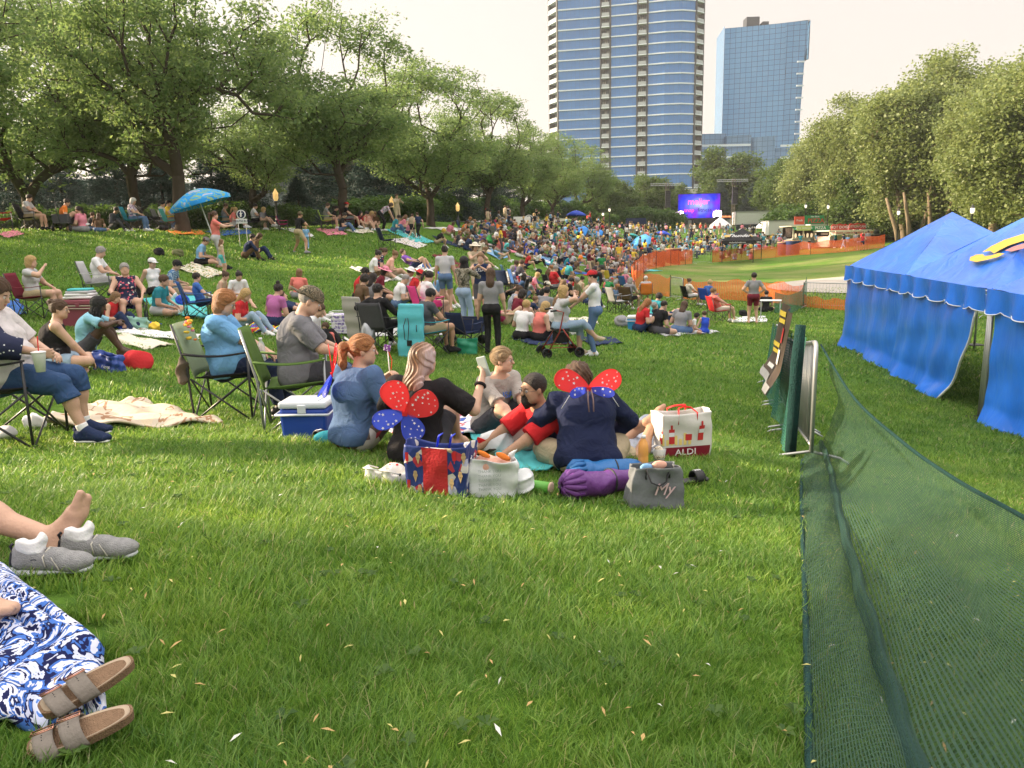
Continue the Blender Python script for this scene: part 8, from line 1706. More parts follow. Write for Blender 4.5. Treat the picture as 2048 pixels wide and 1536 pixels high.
m=MB(); q=Vector(Jb['wrR']); d_=(Vector(Jb['elR'])-q).normalized(); c_=q+d_*.03; sd_=d_.cross(Vector((0,1,0))).normalized(); u_=d_.cross(sd_); m.tube([c_+sd_*math.cos(t)*.034+u_*math.sin(t)*.034 for t in [k*math.pi/8 for k in range(17)]],.012,6,cap=False); m.build('scrunchie',blk_t,rb,True)
Cp=ground(985,872); rc,Jc,Mc,tc_,hc_=near('c',('kneeslap',dict(lean=12,hunch=16,hyaw=38,hpitch=0,handL=(-.02,.50,.22),handR=(.10,.50,.20),elbL=(-.6,-.4,-.6),elbR=(.6,-.4,-.6),footL=(-.2,.50,.06),footR=(.1,.62,.06))),-142,'fair haired boy with thin glasses in stone grey tee facing the camera',g=1.15,loc=Cp,top=bone,sleeve=.5,bottom=chc,leg=.42,hair='short',hmat='sandy',glasses=mat('glasses_dark',(.05,.045,.04),.3,.5),hands={'L':((0,0,-1),(.5,.5,.5,.5)),'R':((0,0,-1),(.5,.5,.5,.5))},s=.92)
text_obj('USA','printed_lettering',mat('print_blue',(.05,.13,.42),.6,.2),.075,rc,(-.01,.205,.40),(math.radians(72),0,math.pi),.002,sx=1.2)
Dp=ground(1166,908); rd,Jd,Md,td_,hd_=near('d',('lie',dict(hip=(0,0,.14),lean=66,hunch=-30,curve=.02,hyaw=0,hpitch=4,handL=(-.10,.86,.10),handR=(.28,.86,.07),elbL=(-.6,-.1,-1),elbR=(.6,-.2,-1),footL=(-.12,-.62,.20),footR=(.10,-.66,.10),kneeL=(-.6,.1,-1),kneeR=(.3,.1,-1),toeL=(0,-1,.5),toeR=(0,-1,-.1))),120,'bearded man in red tee and sunglasses lying propped on his forearms',g=1.3,sk='tan',loc=Dp,top=rdt,sleeve=.5,topinf=.018,hem=-.05,bottom=khk,leg=.42,hair='buzz',hmat='dark',beard='dark',glasses=mat('glasses_dark',(.05,.045,.04),.3,.5),hands={'L':((1,0,0),(.8,.8,.8,.8),(.6,.6)),'R':((-1,.2,.2),(.8,.8,.8,.8),(.6,.6))},belly=1.15)
q=tx(rd,Vector(Jd['wrL'])+Vector((.04,.08,.05))); o=empty('phone',q,0,'black phone in the hand of the man in red tee','phone',rot=(1.1,.2,.9)); rbox('case',(0,0,0),(.075,.01,.15),blackp,o,.006); rbox('screen',(0,.006,0),(.066,.002,.138),mat('phone_glass',(.02,.02,.025),.1,.7),o,.003)
Ep=ground(1178,950); re_,Je,Me,te_,he_=near('e',('cross',dict(lean=22,hunch=34,hpitch=40,hyaw=8,handL=(-.16,.42,.16),handR=(.20,.40,.16),elbL=(-1,.1,-.1),elbR=(1,.1,-.1),shw=.185)),4,'broad man in navy sweater with short twisted hair seen from behind wearing wings',g=1.42,sk='tan',s=.97,loc=Ep,top=nvy,sleeve=1,topinf=.022,hem=-.05,bottom=khk,leg=.45,hair='curly',hmat='brown',eyes=False,belly=1.1,hands={'L':((0,0,-1),),'R':((0,0,-1),)},wr=.016)
m=MB()
for sg in (-1,1): m.tube([(sg*.08,-.03,.63),(sg*.145,-.055,.585),(sg*.20,-.06,.50)],.0028,5)
m.build('white_piping',starm,re_,True)
wings(tx(re_,(0,.0,.62)),4,[(158,.25,.16,wred,13,-12),(18,.25,.16,wred,13,-12),(188,.17,.07,wblue,4,30),(-8,.19,.07,wblue,4,30)],'red wings with white stars and small blue lower lobes on the navy sweater')
m=MB()
for sg in (-1,1): m.tube([(sg*.012,-.03,.62),(sg*.018,-.075,.56),(sg*.016,-.105,.48)],.005,5)
o=m.build('wing_strap',mat('sheer_strap',(.22,.14,.13),.5,.3),re_,True)
def bigchair(p,az,label,back,framem,s=1.0,hi=1.0):
  o=copy_tree(_cp); o.location=p; o.rotation_euler=(0,0,math.radians(az)); o.scale=(s,s,s*hi); tag(o,label,'folding chair','folding camp chairs')
  for q in o.children:
    n=q.name.split('.')[0]
    if n in('seat','backrest','armrest'): slots(q,[back if n=='backrest' else cloth('black') if framem is chair_metal else back])
    elif framem is not chair_metal: q.material_slots[0].link='OBJECT'; q.material_slots[0].material=framem
  return o
Fp=ground(462,832); azf=-84; bigchair(Fp,azf,'black camp chair with sage green back under the woman in sky blue tee',mat('sage_cloth',(.30,.36,.22),.8,.2,bump=.3),chair_metal,1.06)
rf,Jf,Mf,tf,hf=near('f',('chairlap',dict(lean=-12,hunch=16,hpitch=22,handL=(-.16,.36,.66),handR=(.06,.40,.66),hip=(0,.04,.52),footL=(-.14,.58,.09),footR=(.14,.52,.09))),azf,'woman in sky blue tee and dark jeans with bobbed auburn hair in a camp chair',g=1.4,fem=.8,loc=Fp,top=blt,sleeve=.55,topinf=.018,hem=-.08,bottom=dkn,leg=.95,shoe=blackp,hair='bob',hmat='ginger',glasses=mat('glasses_dark',(.05,.045,.04),.3,.5),belly=1.35,hands={'L':((0,0,-1),(.5,.5,.5,.5)),'R':((0,0,-1),(.5,.5,.5,.5))},wr=.016,s=1.0,group='people in the near camp chairs')
Gp=ground(596,858); azg=-78; bigchair(Gp,azg,'green camp chair with grey metal frame under the man in camouflage cap',mat('moss_cloth',(.09,.16,.035),.8,.2,bump=.3),chair_grey,1.04)
rg_,Jg,Mg,tg_,hg=near('g',('chairlap',dict(lean=0,hunch=22,hpitch=26,handL=(-.14,.44,.70),handR=(.10,.46,.70),hip=(0,.04,.52),footL=(-.14,.56,.09),footR=(.14,.52,.09))),azg,'man in charcoal tee and camouflage cap reading a tablet in a green camp chair',g=1.32,loc=Gp,top=gry,sleeve=.55,topinf=.020,hem=-.08,bottom=chc,leg=.95,shoe=cloth('maroon'),hair='buzz',hmat='grey',belly=1.1,hands={'L':((0,0,-1),(.7,.7,.7,.7)),'R':((0,0,-1),(.7,.7,.7,.7))},wr=.016,s=1.03,group='people in the near camp chairs')
q=link('cap',hair_mesh('cap',.0058,hat=True,back=True),rg_,None); q.matrix_local=Mg@Matrix.Scale(1.06,4); q.data.materials.clear(); q.data.materials.append(patmat('cap_camo','noise',[(.10,.08,.05),(.20,.16,.11),(.05,.05,.035),(.26,.21,.14)],24,stops=[0,.42,.5,.6],dist=1.2))
q=tx(rg_,(Vector(Jg['wrL'])+Vector(Jg['wrR']))*.5+Vector((0,.10,.06))); o=empty('tablet',q,0,'black cased reading tablet held by the man in camouflage cap','tablet',rot=(math.radians(-35),0,math.radians(azg))); rbox('cover',(0,0,0),(.20,.27*.9,.012),blackp,o,.004); rbox('screen',(0,0,.008),(.17,.21,.003),mat('page_white',(.7,.7,.66),.4,.3),o,.001)
q=tx(rf,(.30,.42,.60));
def bottle(loc,label,s=1.0,rot=(0,0,0),col=None,capm=None,name='water_bottle'):
  o=empty(name,loc,0,label,'bottle','bottles',s,rot); m=MB(); m.lathe([(.028,0),(.034,.01),(.034,.06),(.032,.07),(.034,.08),(.034,.13),(.028,.16),(.013,.185),(.013,.195)],n=16); m.build('bottle_body',col or mat('clear_plastic',(.75,.8,.82),.08,.5,alpha=.38),o,True); m=MB(); m.lathe([(.015,.192),(.015,.21),(.001,.212)],n=14); m.build('bottle_cap',capm or whitem,o,True)
bottle(q,'clear water bottle in the arm holder of the sky blue tee chair',1.1); bottle(ground(685,702),'clear water bottle standing behind the slate sweatshirt girl')
q=tx(rf,(-.02,-.34,.98)); o=empty('flower_garland',q,0,'yellow and orange flower garland tied on the sage green chair','garland')
for i in range(16): R9=random.Random(i); m=MB(); m.sphere((R9.uniform(-.04,.04),R9.uniform(-.05,.05),R9.uniform(-.20,.06)),R9.uniform(.018,.032),7,(1,1,.6)); m.build('flower',cloth(R9.choice(['yellow','orange','coral','pink'])),o,True)
blob('hanging_pouch',tx(rf,(.30,-.34,.42)),.09,mat('pouch_cloth',(.13,.10,.075),.85,.2,bump=.4),'brown pouch hanging from the back of the sage green chair','pouch',4,(.6,.9,1.7),amp=.03,noisef=22)
Hp=ground(112,742); rh,Jh,Mh,th,hh__=near('h',('cross',dict(lean=4,hunch=18,hyaw=-12,hpitch=6,handL=(-.16,.30,.14),handR=(.12,.40,.08),elbR=(.8,-.3,-.4))),-62,'woman in black tank top and denim shorts with brown bun and glasses sitting cross legged',g=1.35,fem=1,sk='fair',loc=Hp,top=blk_t,sleeve=0,topinf=.012,neckz=-.03,bottom=ldn,leg=.3,hair='bun',hmat='brown',glasses=mat('glasses_dark',(.05,.045,.04),.3,.5),s=.95,group='people at the left edge',h=.0085)
Ip=ground(172,712); ri,Ji,Mi,ti,hi_=near('i',('knees',dict(lean=10,hunch=26,hpitch=24,handL=(.0,.46,.46),handR=(.1,.46,.48))),-72,'dark skinned person with long black braids and raised bare knees behind the bun woman',g=1.05,sk='dark',loc=Ip,top=weave('pale_blue_top',(.25,.50,.62)),sleeve=.4,bottom=chc,leg=.3,hair='braids',hmat='black',eyes=False,group='people at the left edge',h=.0085)
Lp=ground(28,884); azl=-82; bigchair(Lp,azl,'black camp chair with cup holder cut by the left edge of the picture',cloth('black'),chair_metal,1.04)
starsh=patmat('star_sleeve','dots',[(.72,.72,.74),(.02,.025,.06)],26,stops=[0,.16])
rl,Jl,Ml,tl_,hl_=near('l',('chairlap',dict(lean=-14,hunch=14,handL=(-.14,.28,.70),handR=(.20,.34,.74),hip=(0,.04,.54),footL=(-.12,.50,.09),footR=(.16,.60,.09))),azl,'person in rolled denim capris and navy sneakers sitting at the left edge with a cup',g=1.5,fem=1,loc=Lp,top=weave('white_print',(.62,.58,.58)),sleeve=.55,topinf=.02,bottom=dnm,leg=.66,botinf=.018,shoe=cloth('navy'),sock=cloth('white'),hair='bob',hmat='brown',belly=1.2,hands={'L':((0,0,-1),(.6,.6,.6,.6)),'R':((-1,0,0),(1,1,1,1),(.8,.8))},group='people at the left edge')
q=tx(rl,Vector((.30,.40,.60))); o=empty('paper_cup',q,0,'white paper cup with red straw in the chair holder at the left edge','cup'); m=MB(); m.lathe([(.032,0),(.048,.14),(.050,.145)],n=18); m.build('cup_body',whitem,o,True); m=MB(); m.lathe([(.051,.142),(.051,.152),(.02,.158),(.001,.158)],n=18); m.build('cup_lid',starm,o,True); m=MB(); m.tube([(0,0,.12),(.02,-.02,.27)],.004,6); m.build('straw',wred,o,True)
q=tx(rl,Vector(Jl['shR'])+Vector((0,0,0))); _w=Jl['elR']+(Jl['wrR']-Jl['elR'])*.62; V,F=sdf_mesh([cap(Jl['shR'],Jl['elR'],.10,.095,'x',.03),cap(Jl['elR'],_w,.092,.085,'x',.03,cuts=[(_w,unit(_w-Jl['elR']))])],.009,noise=wrinkle(.012,14,3)); link('jacket_sleeve',npmesh('jacket_sleeve',V,F),rl,starsh)['label']='navy sleeve printed with white stars'
for kx,ky,kl in ((-360,1135,'person reclining beyond the left edge whose bare foot rests by the trainers'),(-715,1300,'person reclining beyond the left edge whose bare toes rest on the tie dyed blanket')):
 Kp=ground(kx,ky); rk,Jk,Mk,tk,hk=near('k',('out',dict(lean=-20,footL=(.06,.80,.07) if kx>-400 else (.05,.80,.10),footR=(.12,.42,.06),kneeL=(-.1,.1,1),kneeR=(.2,.1,1),toeL=(-.25,.42,1) if kx>-400 else (.1,1,.15),toeR=(.1,1,-.1))),-86,kl,g=1.1,loc=Kp+Vector((0,.05,0)),top=weave('white_print',(.62,.58,.58)),bottom=khk,leg=.3,hair='short',hmat='brown',eyes=False,group='people at the left edge',h=.0065)
# ---------------------------------------------------------------- belongings in the foreground
tiedye=patmat('tie_dye','noise',[(.012,.016,.07),(.66,.68,.80),(.06,.16,.50),(.012,.016,.07),(.58,.62,.78),(.10,.22,.58)],8.5,dist=2.6,stops=[0,.40,.475,.53,.585,.66],rough=.95)
P5=[(-260,1125),(5,1150),(262,1350),(215,1452),(-240,1485)]
def thick_blanket():
  P=[ground(x,y) for x,y in P5]; c=sum(P,Vector())/5
  q=[P[0],P[1],P[2],P[3],P[4]]; m=MB()
  def f(u,v):
    a=P[0].lerp(P[1],u); b_=P[4].lerp(P[3],u); k=P[2]; p=a.lerp(b_,v); bul=(u**2)*math.sin(math.pi*v)*.9; edge=P[1].lerp(P[3],v); p=p+(k-edge)*bul*.75
    z=gz(p.x,p.y)+.045+.022*math.sin(u*11+v*6)*math.sin(v*9+u*3)+.012*math.sin(u*27+5*math.sin(v*8))+.03*math.exp(-((u-.8)**2+(v-.35)**2)*30)
    e=min(u+.02,1-u,v+.02,1-v)*18; z-=.03*math.exp(-max(0,e)*2.2); return (p.x-c.x,p.y-c.y,z-c.z)
  m.sheet(f,70,50); o=m.build('blanket',tiedye,None,True,loc=c,solid=.02); tag(o,'navy white and blue tie dyed blanket at the lower left corner','blanket','blankets on the grass'); [GK.append((ground(x_,y_).x,ground(x_,y_).y,.2,.17,0)) for x_,y_ in ((40,1300),(60,1390),(-120,1320),(-20,1230))]
thick_blanket()
quiltc=patmat('beige_quilt','noise',[(.62,.52,.38),(.58,.50,.40),(.35,.20,.12),(.60,.52,.40),(.05,.13,.10)],3.2,dist=.8,stops=[0,.45,.56,.60,.70])
blanket([(60,860),(150,815),(290,806),(452,852)],quiltc,'beige quilt with dark green bands lying right of the capri wearer',n=46,rip=.02,dz=.05,thick=.02)
blanket([(100,905),(180,890),(452,852),(200,880)],mat('quilt_green_band',(.03,.09,.065),.9,.2),'dark green border strip of the beige quilt',n=20,dz=.06) if False else None
blanket([(935,870),(1060,872),(1120,945),(1020,948)],'turquoise','turquoise mat under the picnic group',n=20,rip=.006,dz=.03)
blanket([(760,845),(960,820),(985,870),(800,905)],patmat('flagcloth','voronoi',[(.66,.64,.66),(.5,.06,.08),(.05,.10,.35),(.7,.68,.7)],16,stops=[0,.4,.6,.8]),'red white and blue patterned blanket behind the winged woman',n=20,dz=.04)
blanket([(1180,905),(1230,860),(1350,835),(1340,915)],mat('grey_blue_cloth',(.36,.39,.46),.9,.2,bump=.5),'grey blue blanket between the sweater man and the supermarket bag',n=26,rip=.022,dz=.06,thick=.02)
pop=patmat('popsicle_print','voronoi',[(.03,.05,.20),(.03,.05,.20),(.65,.60,.58),(.55,.42,.28),(.5,.05,.08),(.45,.45,.60)],19,stops=[0,.45,.72,.79,.85,.90],rough=.45)
PB=ground(884,986); o,f=tote('shopping_bag',PB,-14,.36,.20,.34,'blue ice lolly patterned shopping bag with red centre stripe','x' and pop,1.12,3,.008,dip=.05)
def patch(o,f,name,u0,u1,v0,v1,mt,off=.006,n=10): return uvsheet(name,lambda u,v:(lambda p:p+Vector((p.x,p.y,0)).normalized()*off)(f(u0+(u1-u0)*u,v0+(v1-v0)*v)),n,n,1,1,mt,o)
patch(o,f,'red_stripe',.70,.80,.02,.99,mat('bag_red',(.50,.03,.04),.4,.4,bump=.3))
def icon(o,f,u,v,kind,s=.03):
  p=f(u,v); q=f(u+.01,v); d=(q-p).normalized(); n=Vector((0,-1,0)) if abs(d.x)>.5 else Vector((1,0,0)); c=p+n*.009; m=MB(); up=Vector((0,0,1))
  def disc(cx,cz,r,ex=1): V=[c+d*cx+up*cz]+[c+d*(cx+math.cos(a)*r)+up*(cz+math.sin(a)*r*ex) for a in [k*math.pi/8 for k in range(16)]]; m.add(V,[(0,1+k,1+(k+1)%16) for k in range(16)])
  if kind=='cone':
    m.m=0; m.add([c+d*(-s*.6)+up*0,c+d*(s*.6),c-up*s*2],[(0,1,2)]); m.m=1; disc(0,s*.35,s*.75); disc(0,s*1.2,s*.55)
    m.build('printed_cone',[mat('cone_tan',(.55,.38,.2),.6,.2),starm],o)
  else:
    for k,mt in enumerate((0,1,2)): m.m=mt; z=s*(1.1-k*.9); m.add([c+d*-s*.5+up*z,c+d*s*.5+up*z,c+d*s*.5+up*(z+s*.9),c+d*-s*.5+up*(z+s*.9)],[(0,1,2,3)])
    m.m=3; m.add([c+d*-s*.13+up*(-s*1.6),c+d*s*.13+up*(-s*1.6),c+d*s*.13+up*(-s*.7),c+d*-s*.13+up*(-s*.7)],[(0,1,2,3)])
    m.build('printed_lolly',[wred,starm,mat('print_blue',(.05,.13,.42),.6,.2),mat('cone_tan',(.55,.38,.2),.6,.2)],o)
for i,(u,v,k) in enumerate(((.64,.75,'lolly'),(.665,.42,'cone'),(.635,.22,'lolly'),(.83,.8,'lolly'),(.855,.45,'cone'),(.868,.8,'cone'),(.682,.78,'cone'),(.682,.15,'cone'),(.82,.3,'cone'),(.94,.6,'cone'),(.56,.5,'lolly'))): icon(o,f,u,v,k,.020)
m=MB();
for x in (-.02,.06): m.tube([(x,.0,.30),(x+.02,-.02,.37),(x+.05,-.03,.39)],[.02,.018,.008],8,flat=.3)
m.build('folded_wing_tips',wblue,o,True)
plast=mat('white_plastic_film',(.72,.74,.75),.35,.45,alpha=.93,bump=.4,bscale=14)
o,f=tote('plastic_bag',ground(985,990),4,.28,.19,.28,'crumpled white plastic grocery bag with faint grey print beside the lolly patterned bag',plast,1.02,21,.020,dip=.05,cat='plastic bag',slump=.03)
V,F=sdf_mesh([ell((-.03,0,.14),A3(.10,.08,.13),None,'x',.03),ell((.06,.02,.12),A3(.08,.08,.12),None,'x',.03)],.010,noise=wrinkle(.02,30,4)); link('packed_items',npmesh('packed_items',V,F),o,cloth('peach'))
V,F=sdf_mesh([ell((.19,.03,.07),A3(.07,.09,.09),None,'x',.03),cap((-.12,0,.27),(-.15,0,.33),.025,.010,'x',.02),cap((.12,-.02,.26),(.16,-.03,.30),.025,.010,'x',.02)],.0075,noise=wrinkle(.024,34,4)); link('bag_ears',npmesh('bag_ears',V,F),o,plast)
m=MB();
for (x,z,r) in ((-.05,.30,.035),(.07,.28,.04)): m.sphere((x,-.05,z-.02),r,8,(1.3,.3,.5),Matrix.Rotation(.5,3,'Y'))
m.build('orange_wrapper',cloth('orange'),o,True)
for k in range(5): text_obj('THANK YOU','printed_text',mat('faint_print',(.32,.36,.36),.6,.2),.024,o,(-.02,-.122-.003*(k%2),.19-.028*k),(math.radians(86),0,.05),.001)
o=empty('plastic_bag',ground(990,908),0,'small white plastic bag with red label behind the grocery bag','plastic bag'); V,F=sdf_mesh([ell((0,0,.08),A3(.14,.09,.10),None,'x',.04),ell((.06,0,.13),A3(.07,.06,.06),None,'x',.03)],.009,noise=wrinkle(.026,24,8)); link('bag_body',npmesh('bag_body',V,F),o,plast); m=MB(); m.box((-.09,-.07,.12),(.10,.01,.04),Matrix.Rotation(.4,3,'Y')); m.build('red_label',wred,o)
aldi=mat('bag_cream',(.66,.64,.60),.4,.4,var=.05,bump=.25,bscale=12); o,f=tote('shopping_bag',ground(1368,915)+Vector((0,.1,0)),12,.40,.20,.37,'large white supermarket bag with maroon base, yellow and red bottle prints',aldi,1.08,9,.010,handle=(.03,wred,-.06),dip=.03)
patch(o,f,'maroon_base_band',.52,.98,.0,.25,mat('bag_maroon',(.22,.012,.03),.4,.4),.004,20); text_obj('ALDI','printed_text',whitem,.07,o,(-.02,-.126,.052),(math.pi/2,0,0),.002,sx=1.2)
yb=mat('fries_yellow',(.80,.62,.22),.5,.3); rb_=mat('ketchup_red',(.55,.04,.04),.5,.3)
for i in range(8):
  u=.60+.022*i; patch(o,f,'printed_fry',u,u+.014,.30,.50+.07*math.sin(i*2.3),yb,.005,4)
for u,v0,v1 in ((.60,.34,.62),(.66,.33,.66),(.80,.38,.72)):
  patch(o,f,'printed_bottle',u,u+.028,v0,v1,rb_,.0075,4); patch(o,f,'printed_bottle',u+.009,u+.019,v1,v1+.10,rb_,.0075,3); patch(o,f,'printed_label',u,u+.028,(v0+v1)/2,(v0+v1)/2+.09,starm,.009,3)
for u in (.57,.74): patch(o,f,'printed_card',u,u+.03,.40,.54,rb_,.0065,3)
def sack(a,b_,r0,r1,mt,label,seed=0):
  A,B=Vector(a),Vector(b_); c=(A+B)/2; o=empty('chair_sack',c,0,label,'sack','bags and backpacks'); L=(B-A); n=12; P=[cap(np.array(A-c),np.array(B-c),r0,r1,'x',.03)]
  V,F=sdf_mesh(P,.009,noise=wrinkle(.022,20,seed,(1,1,1))); link('sack_body',npmesh('sack_body',V,F),o,mt); d=-L.normalized(); u=d.cross(Vector((0,0,1))).normalized(); v=u.cross(d); m=MB()
  for k in range(n):
    a_=2*math.pi*k/n; e=u*math.cos(a_)+v*math.sin(a_); q=A-c; m.tube([q+d*(r0*1.08)+e*r0*.18,q+d*r0*.93+e*r0*.5,q+d*r0*.45+e*r0*.92,q-d*r0*.3+e*r0*1.02],[.012,.02,.022,.012],6)
  m.build('gathered_mouth',mt,o,True); m=MB(); m.tube([A-c+d*r0*1.0+u*r0*.2,A-c+d*r0*1.3,A-c+d*r0*1.25-v*r0*.6],.005,5); m.build('drawstring',blackp,o,True)
  q=L*.1; m=MB(); m.tube([q+ (u*math.cos(t)+v*math.sin(t))*((r0+r1)/2+.004) for t in [k*math.pi/10 for k in range(21)]],.007,5,cap=False); m.build('webbing_strap',blackp,o,True); return o
g_=lambda x,y,z=0:ground(x,y)+Vector((0,0,z))
sack(g_(1150,998,.095),g_(1262,985,.085),.085,.07,mat('purple_nylon',(.13,.035,.20),.45,.4,bump=.5,bscale=18),'purple nylon chair sack with gathered mouth lying on the grass',3)
sack(g_(1160,968,.085),g_(1272,962,.08),.075,.07,mat('blue_nylon',(.015,.13,.36),.45,.4,bump=.5,bscale=18),'bright blue chair sack lying behind the purple one',6)
greyc=mat('grey_canvas',(.16,.17,.18),.75,.2,var=.12,bump=.3,bscale=30); o,f=tote('tote_bag',g_(1308,1012),6,.35,.16,.26,'grey tote bag with black handle and pink monogram',greyc,.78,14,.012,handle=(-.10,blackp,.03),dip=.0)
text_obj('My','pink_monogram',mat('pink_print2',(.60,.42,.45),.5,.3),.10,o,(.03,-.086,.13),(math.radians(84),0,0),.002,shear=.4)
for (x,z,mt,r) in ((-.05,.25,cloth('light blue'),.03),(.03,.26,cloth('peach'),.035)): m=MB(); m.sphere((x,0,z),r,8,(1.4,.5,.8)); m.build('packet',mt,o,True)
bottle(g_(1286,960,.10),'juice bottle with white sleeve and orange juice standing behind the grey tote',1.05,(0,0,0),mat('orange_juice',(.80,.38,.10),.25,.5),whitem,'juice_bottle')
o=empty('snack_cup',g_(1318,940,.06),0,'clear cup of speckled snacks beside the juice bottle','cup'); m=MB(); m.lathe([(.038,0),(.05,.10)],n=16); m.build('cup_body',mat('clear_plastic',(.75,.8,.82),.08,.5,alpha=.38),o,True); V,F=sdf_mesh([ell((0,0,.06),A3(.042,.042,.06),None,'x',.01)],.006,noise=wrinkle(.01,60,2)); link('snacks',npmesh('snacks',V,F),o,patmat('popcorn','voronoi',[(.62,.55,.42),(.2,.12,.08)],160,stops=[0,.8]))
q=g_(1068,984,.042); o=empty('crisps_tube',q,0,'green crisps tube lying on the grass by the plastic bag','tube',rot=(0,math.radians(90),math.radians(-28))); m=MB(); m.lathe([(.037,-.12),(.037,.115)],n=20); m.build('tube_body',mat('tube_green',(.13,.42,.06),.35,.4,var=.3,scale=8),o,True); m=MB(); m.lathe([(.039,.115),(.039,.125),(.02,.126),(.001,.124)],n=20); m.build('tube_lid',mat('tube_lid',(.55,.40,.30),.4,.3),o,True); m=MB(); m.lathe([(.0375,-.06),(.0375,-.02)],n=20); m.build('printed_band',wred,o,True)
V,F=sdf_mesh([ell((0,0,.11),A3(.16,.08,.13),None,'x',.04),cap((-.11,0,.2),(-.14,0,.24),.02,.012,'x',.05),cap((.11,0,.2),(.13,0,.23),.02,.012,'x',.05),cap((-.11,0,.03),(-.14,0,.0),.02,.012,'x',.05)],.009,noise=wrinkle(.014,16,2)); o=link('pillow',npmesh('pillow',V,F),None,mat('pillow_pink',(.66,.42,.38),.9,.15,bump=.3),g_(1040,905,.03),(.25,.1,-.25)); tag(o,'soft pink pillow propped in front of the man in red tee','pillow')
def slide(loc,az,label,sole,strap,stripes=None,L=.27,name='slide_sandal'):
  o=empty(name,loc,math.radians(az),label,'shoe','footwear on the grass'); V,F=sdf_mesh([cap((0,-L*.36,.018),(0,L*.30,.018),L*.15,L*.18,'x',.02,flat=(A3(0,0,1),.30))],.006); link('sole',npmesh('sole',V,F),o,sole)
  m=MB(); m.sheet(lambda u,v:(math.cos(math.pi*(1-u))*L*.20,L*(.02+.26*v),.02+math.sin(math.pi*u)*L*.22),14,4); m.build('strap',strap,o,True,solid=.008)
  if stripes:
    for k in range(3): m=MB(); m.sheet(lambda u,v:(math.cos(math.pi*(1-(.15+.4*u)))*L*.212,L*(.07+.065*k+.03*v),.022+math.sin(math.pi*(.15+.4*u))*L*.235),8,2); m.build('stripe',stripes,o,True,solid=.004)
slide(g_(632,884,.01),-40,'black slide sandal with three white stripes beside the pink bottle',blackp,blackp,starm); slide(g_(1384,968,.01),-70,'black slide sandal with three white stripes right of the grey tote',blackp,blackp,starm)
q=g_(640,872,.10); o=empty('drink_flask',q,0,'hot pink drink flask leaning on the striped slide','bottle','bottles',rot=(math.radians(20),math.radians(62),math.radians(25))); m=MB(); m.lathe([(.030,-.09),(.033,-.085),(.033,.06),(.030,.075)],n=18); m.build('flask_body',mat('flask_pink',(.80,.05,.20),.3,.5),o,True); m=MB(); m.lathe([(.030,.072),(.030,.095),(.001,.097)],n=18); m.build('flask_lid',blackp,o,True)
blob('teal_cloth',g_(660,888,.01),.09,cloth('teal'),'bunched teal cloth beside the slate sweatshirt girl','cloth',7,(1.5,.8,.6))
def clog(loc,az,label):
  o=empty('clog',loc,math.radians(az),label,'shoe','footwear on the grass'); cm=mat('clog_white',(.70,.68,.62),.55,.3,var=.06)
  V,F=sdf_mesh([cap((0,-.09,.035),(0,.07,.035),.050,.056,'x',.02,flat=(A3(0,0,1),.75)),ell((0,.045,.055),A3(.056,.085,.052),None,'x',.03),cap((0,-.09,.05),(0,-.095,.085),.045,.040,'x',.02)],.0055,subs=[cap((0,-.075,.085),(0,.0,.085),.036,.038,'x',.01),cap((0,-.07,.12),(0,-.01,.13),.04,.045,'x',.01)]); link('clog_body',npmesh('clog_body',V,F),o,cm)
  m=MB(); m.tube([(-.052,-.03,.075),(-.058,-.09,.10),(0,-.145,.105),(.058,-.09,.10),(.052,-.03,.075)],.009,6,flat=.5); m.build('heel_strap',cm,o,True)
  for sg in (-1,1): m=MB(); m.sphere((sg*.056,-.03,.075),.009,8); m.build('rivet',blackp,o,True)
  m=MB()
  for k in range(5): m.sphere((-.03+.015*k,.05+.02*math.sin(k*2),.100),.009,7,(1,1,.6))
  m.build('shoe_charms',wred,o,True)
clog(g_(772,960,.0),-60,'white clog nearer the left of the lolly patterned bag'); clog(g_(806,966,.0),-68,'white clog with red charms touching the lolly patterned bag')
cooler(620,874,-3,.40,.32,.33,'royal blue cooler with white lid left of the slate sweatshirt girl',pl('cooler_blue',(.015,.06,.36)),pl('cooler_white',(.62,.66,.70)))
o,f=tote('shopping_bag',g_(220,742),-25,.36,.2,.26,'royal blue carrier bag beside the crossed legs of the bun woman',mat('carrier_blue',(.03,.07,.30),.5,.4,bump=.4,bscale=14),.9,31,.026,slump=.06); text_obj('Lions','printed_text',whitem,.07,o,(.06,-.105,.07),(math.radians(82),0,.0),.002,shear=.3)
blob('bag',g_(272,738),.17,cloth('red'),'red drawstring bag on the grass right of the blue carrier bag','bag',12,(1.4,.8,.75),amp=.05,noisef=20,group='bags and backpacks'); blob('bag',g_(20,690),.2,cloth('orange'),'orange bundle at the left edge behind the bun woman','bag',13,(1.3,.8,.6),amp=.04)
blob('paper_wrapper',g_(70,858,.0),.08,starm,'crumpled white paper wrapper under the chair at the left edge','litter',14,(1.2,.6,.9),amp=.05,noisef=34)
blob('paper_wrapper',g_(8,880,.0),.08,starm,'white food wrapper at the very left edge under the chair','litter',15,(1.1,.7,.7),amp=.05,noisef=34)
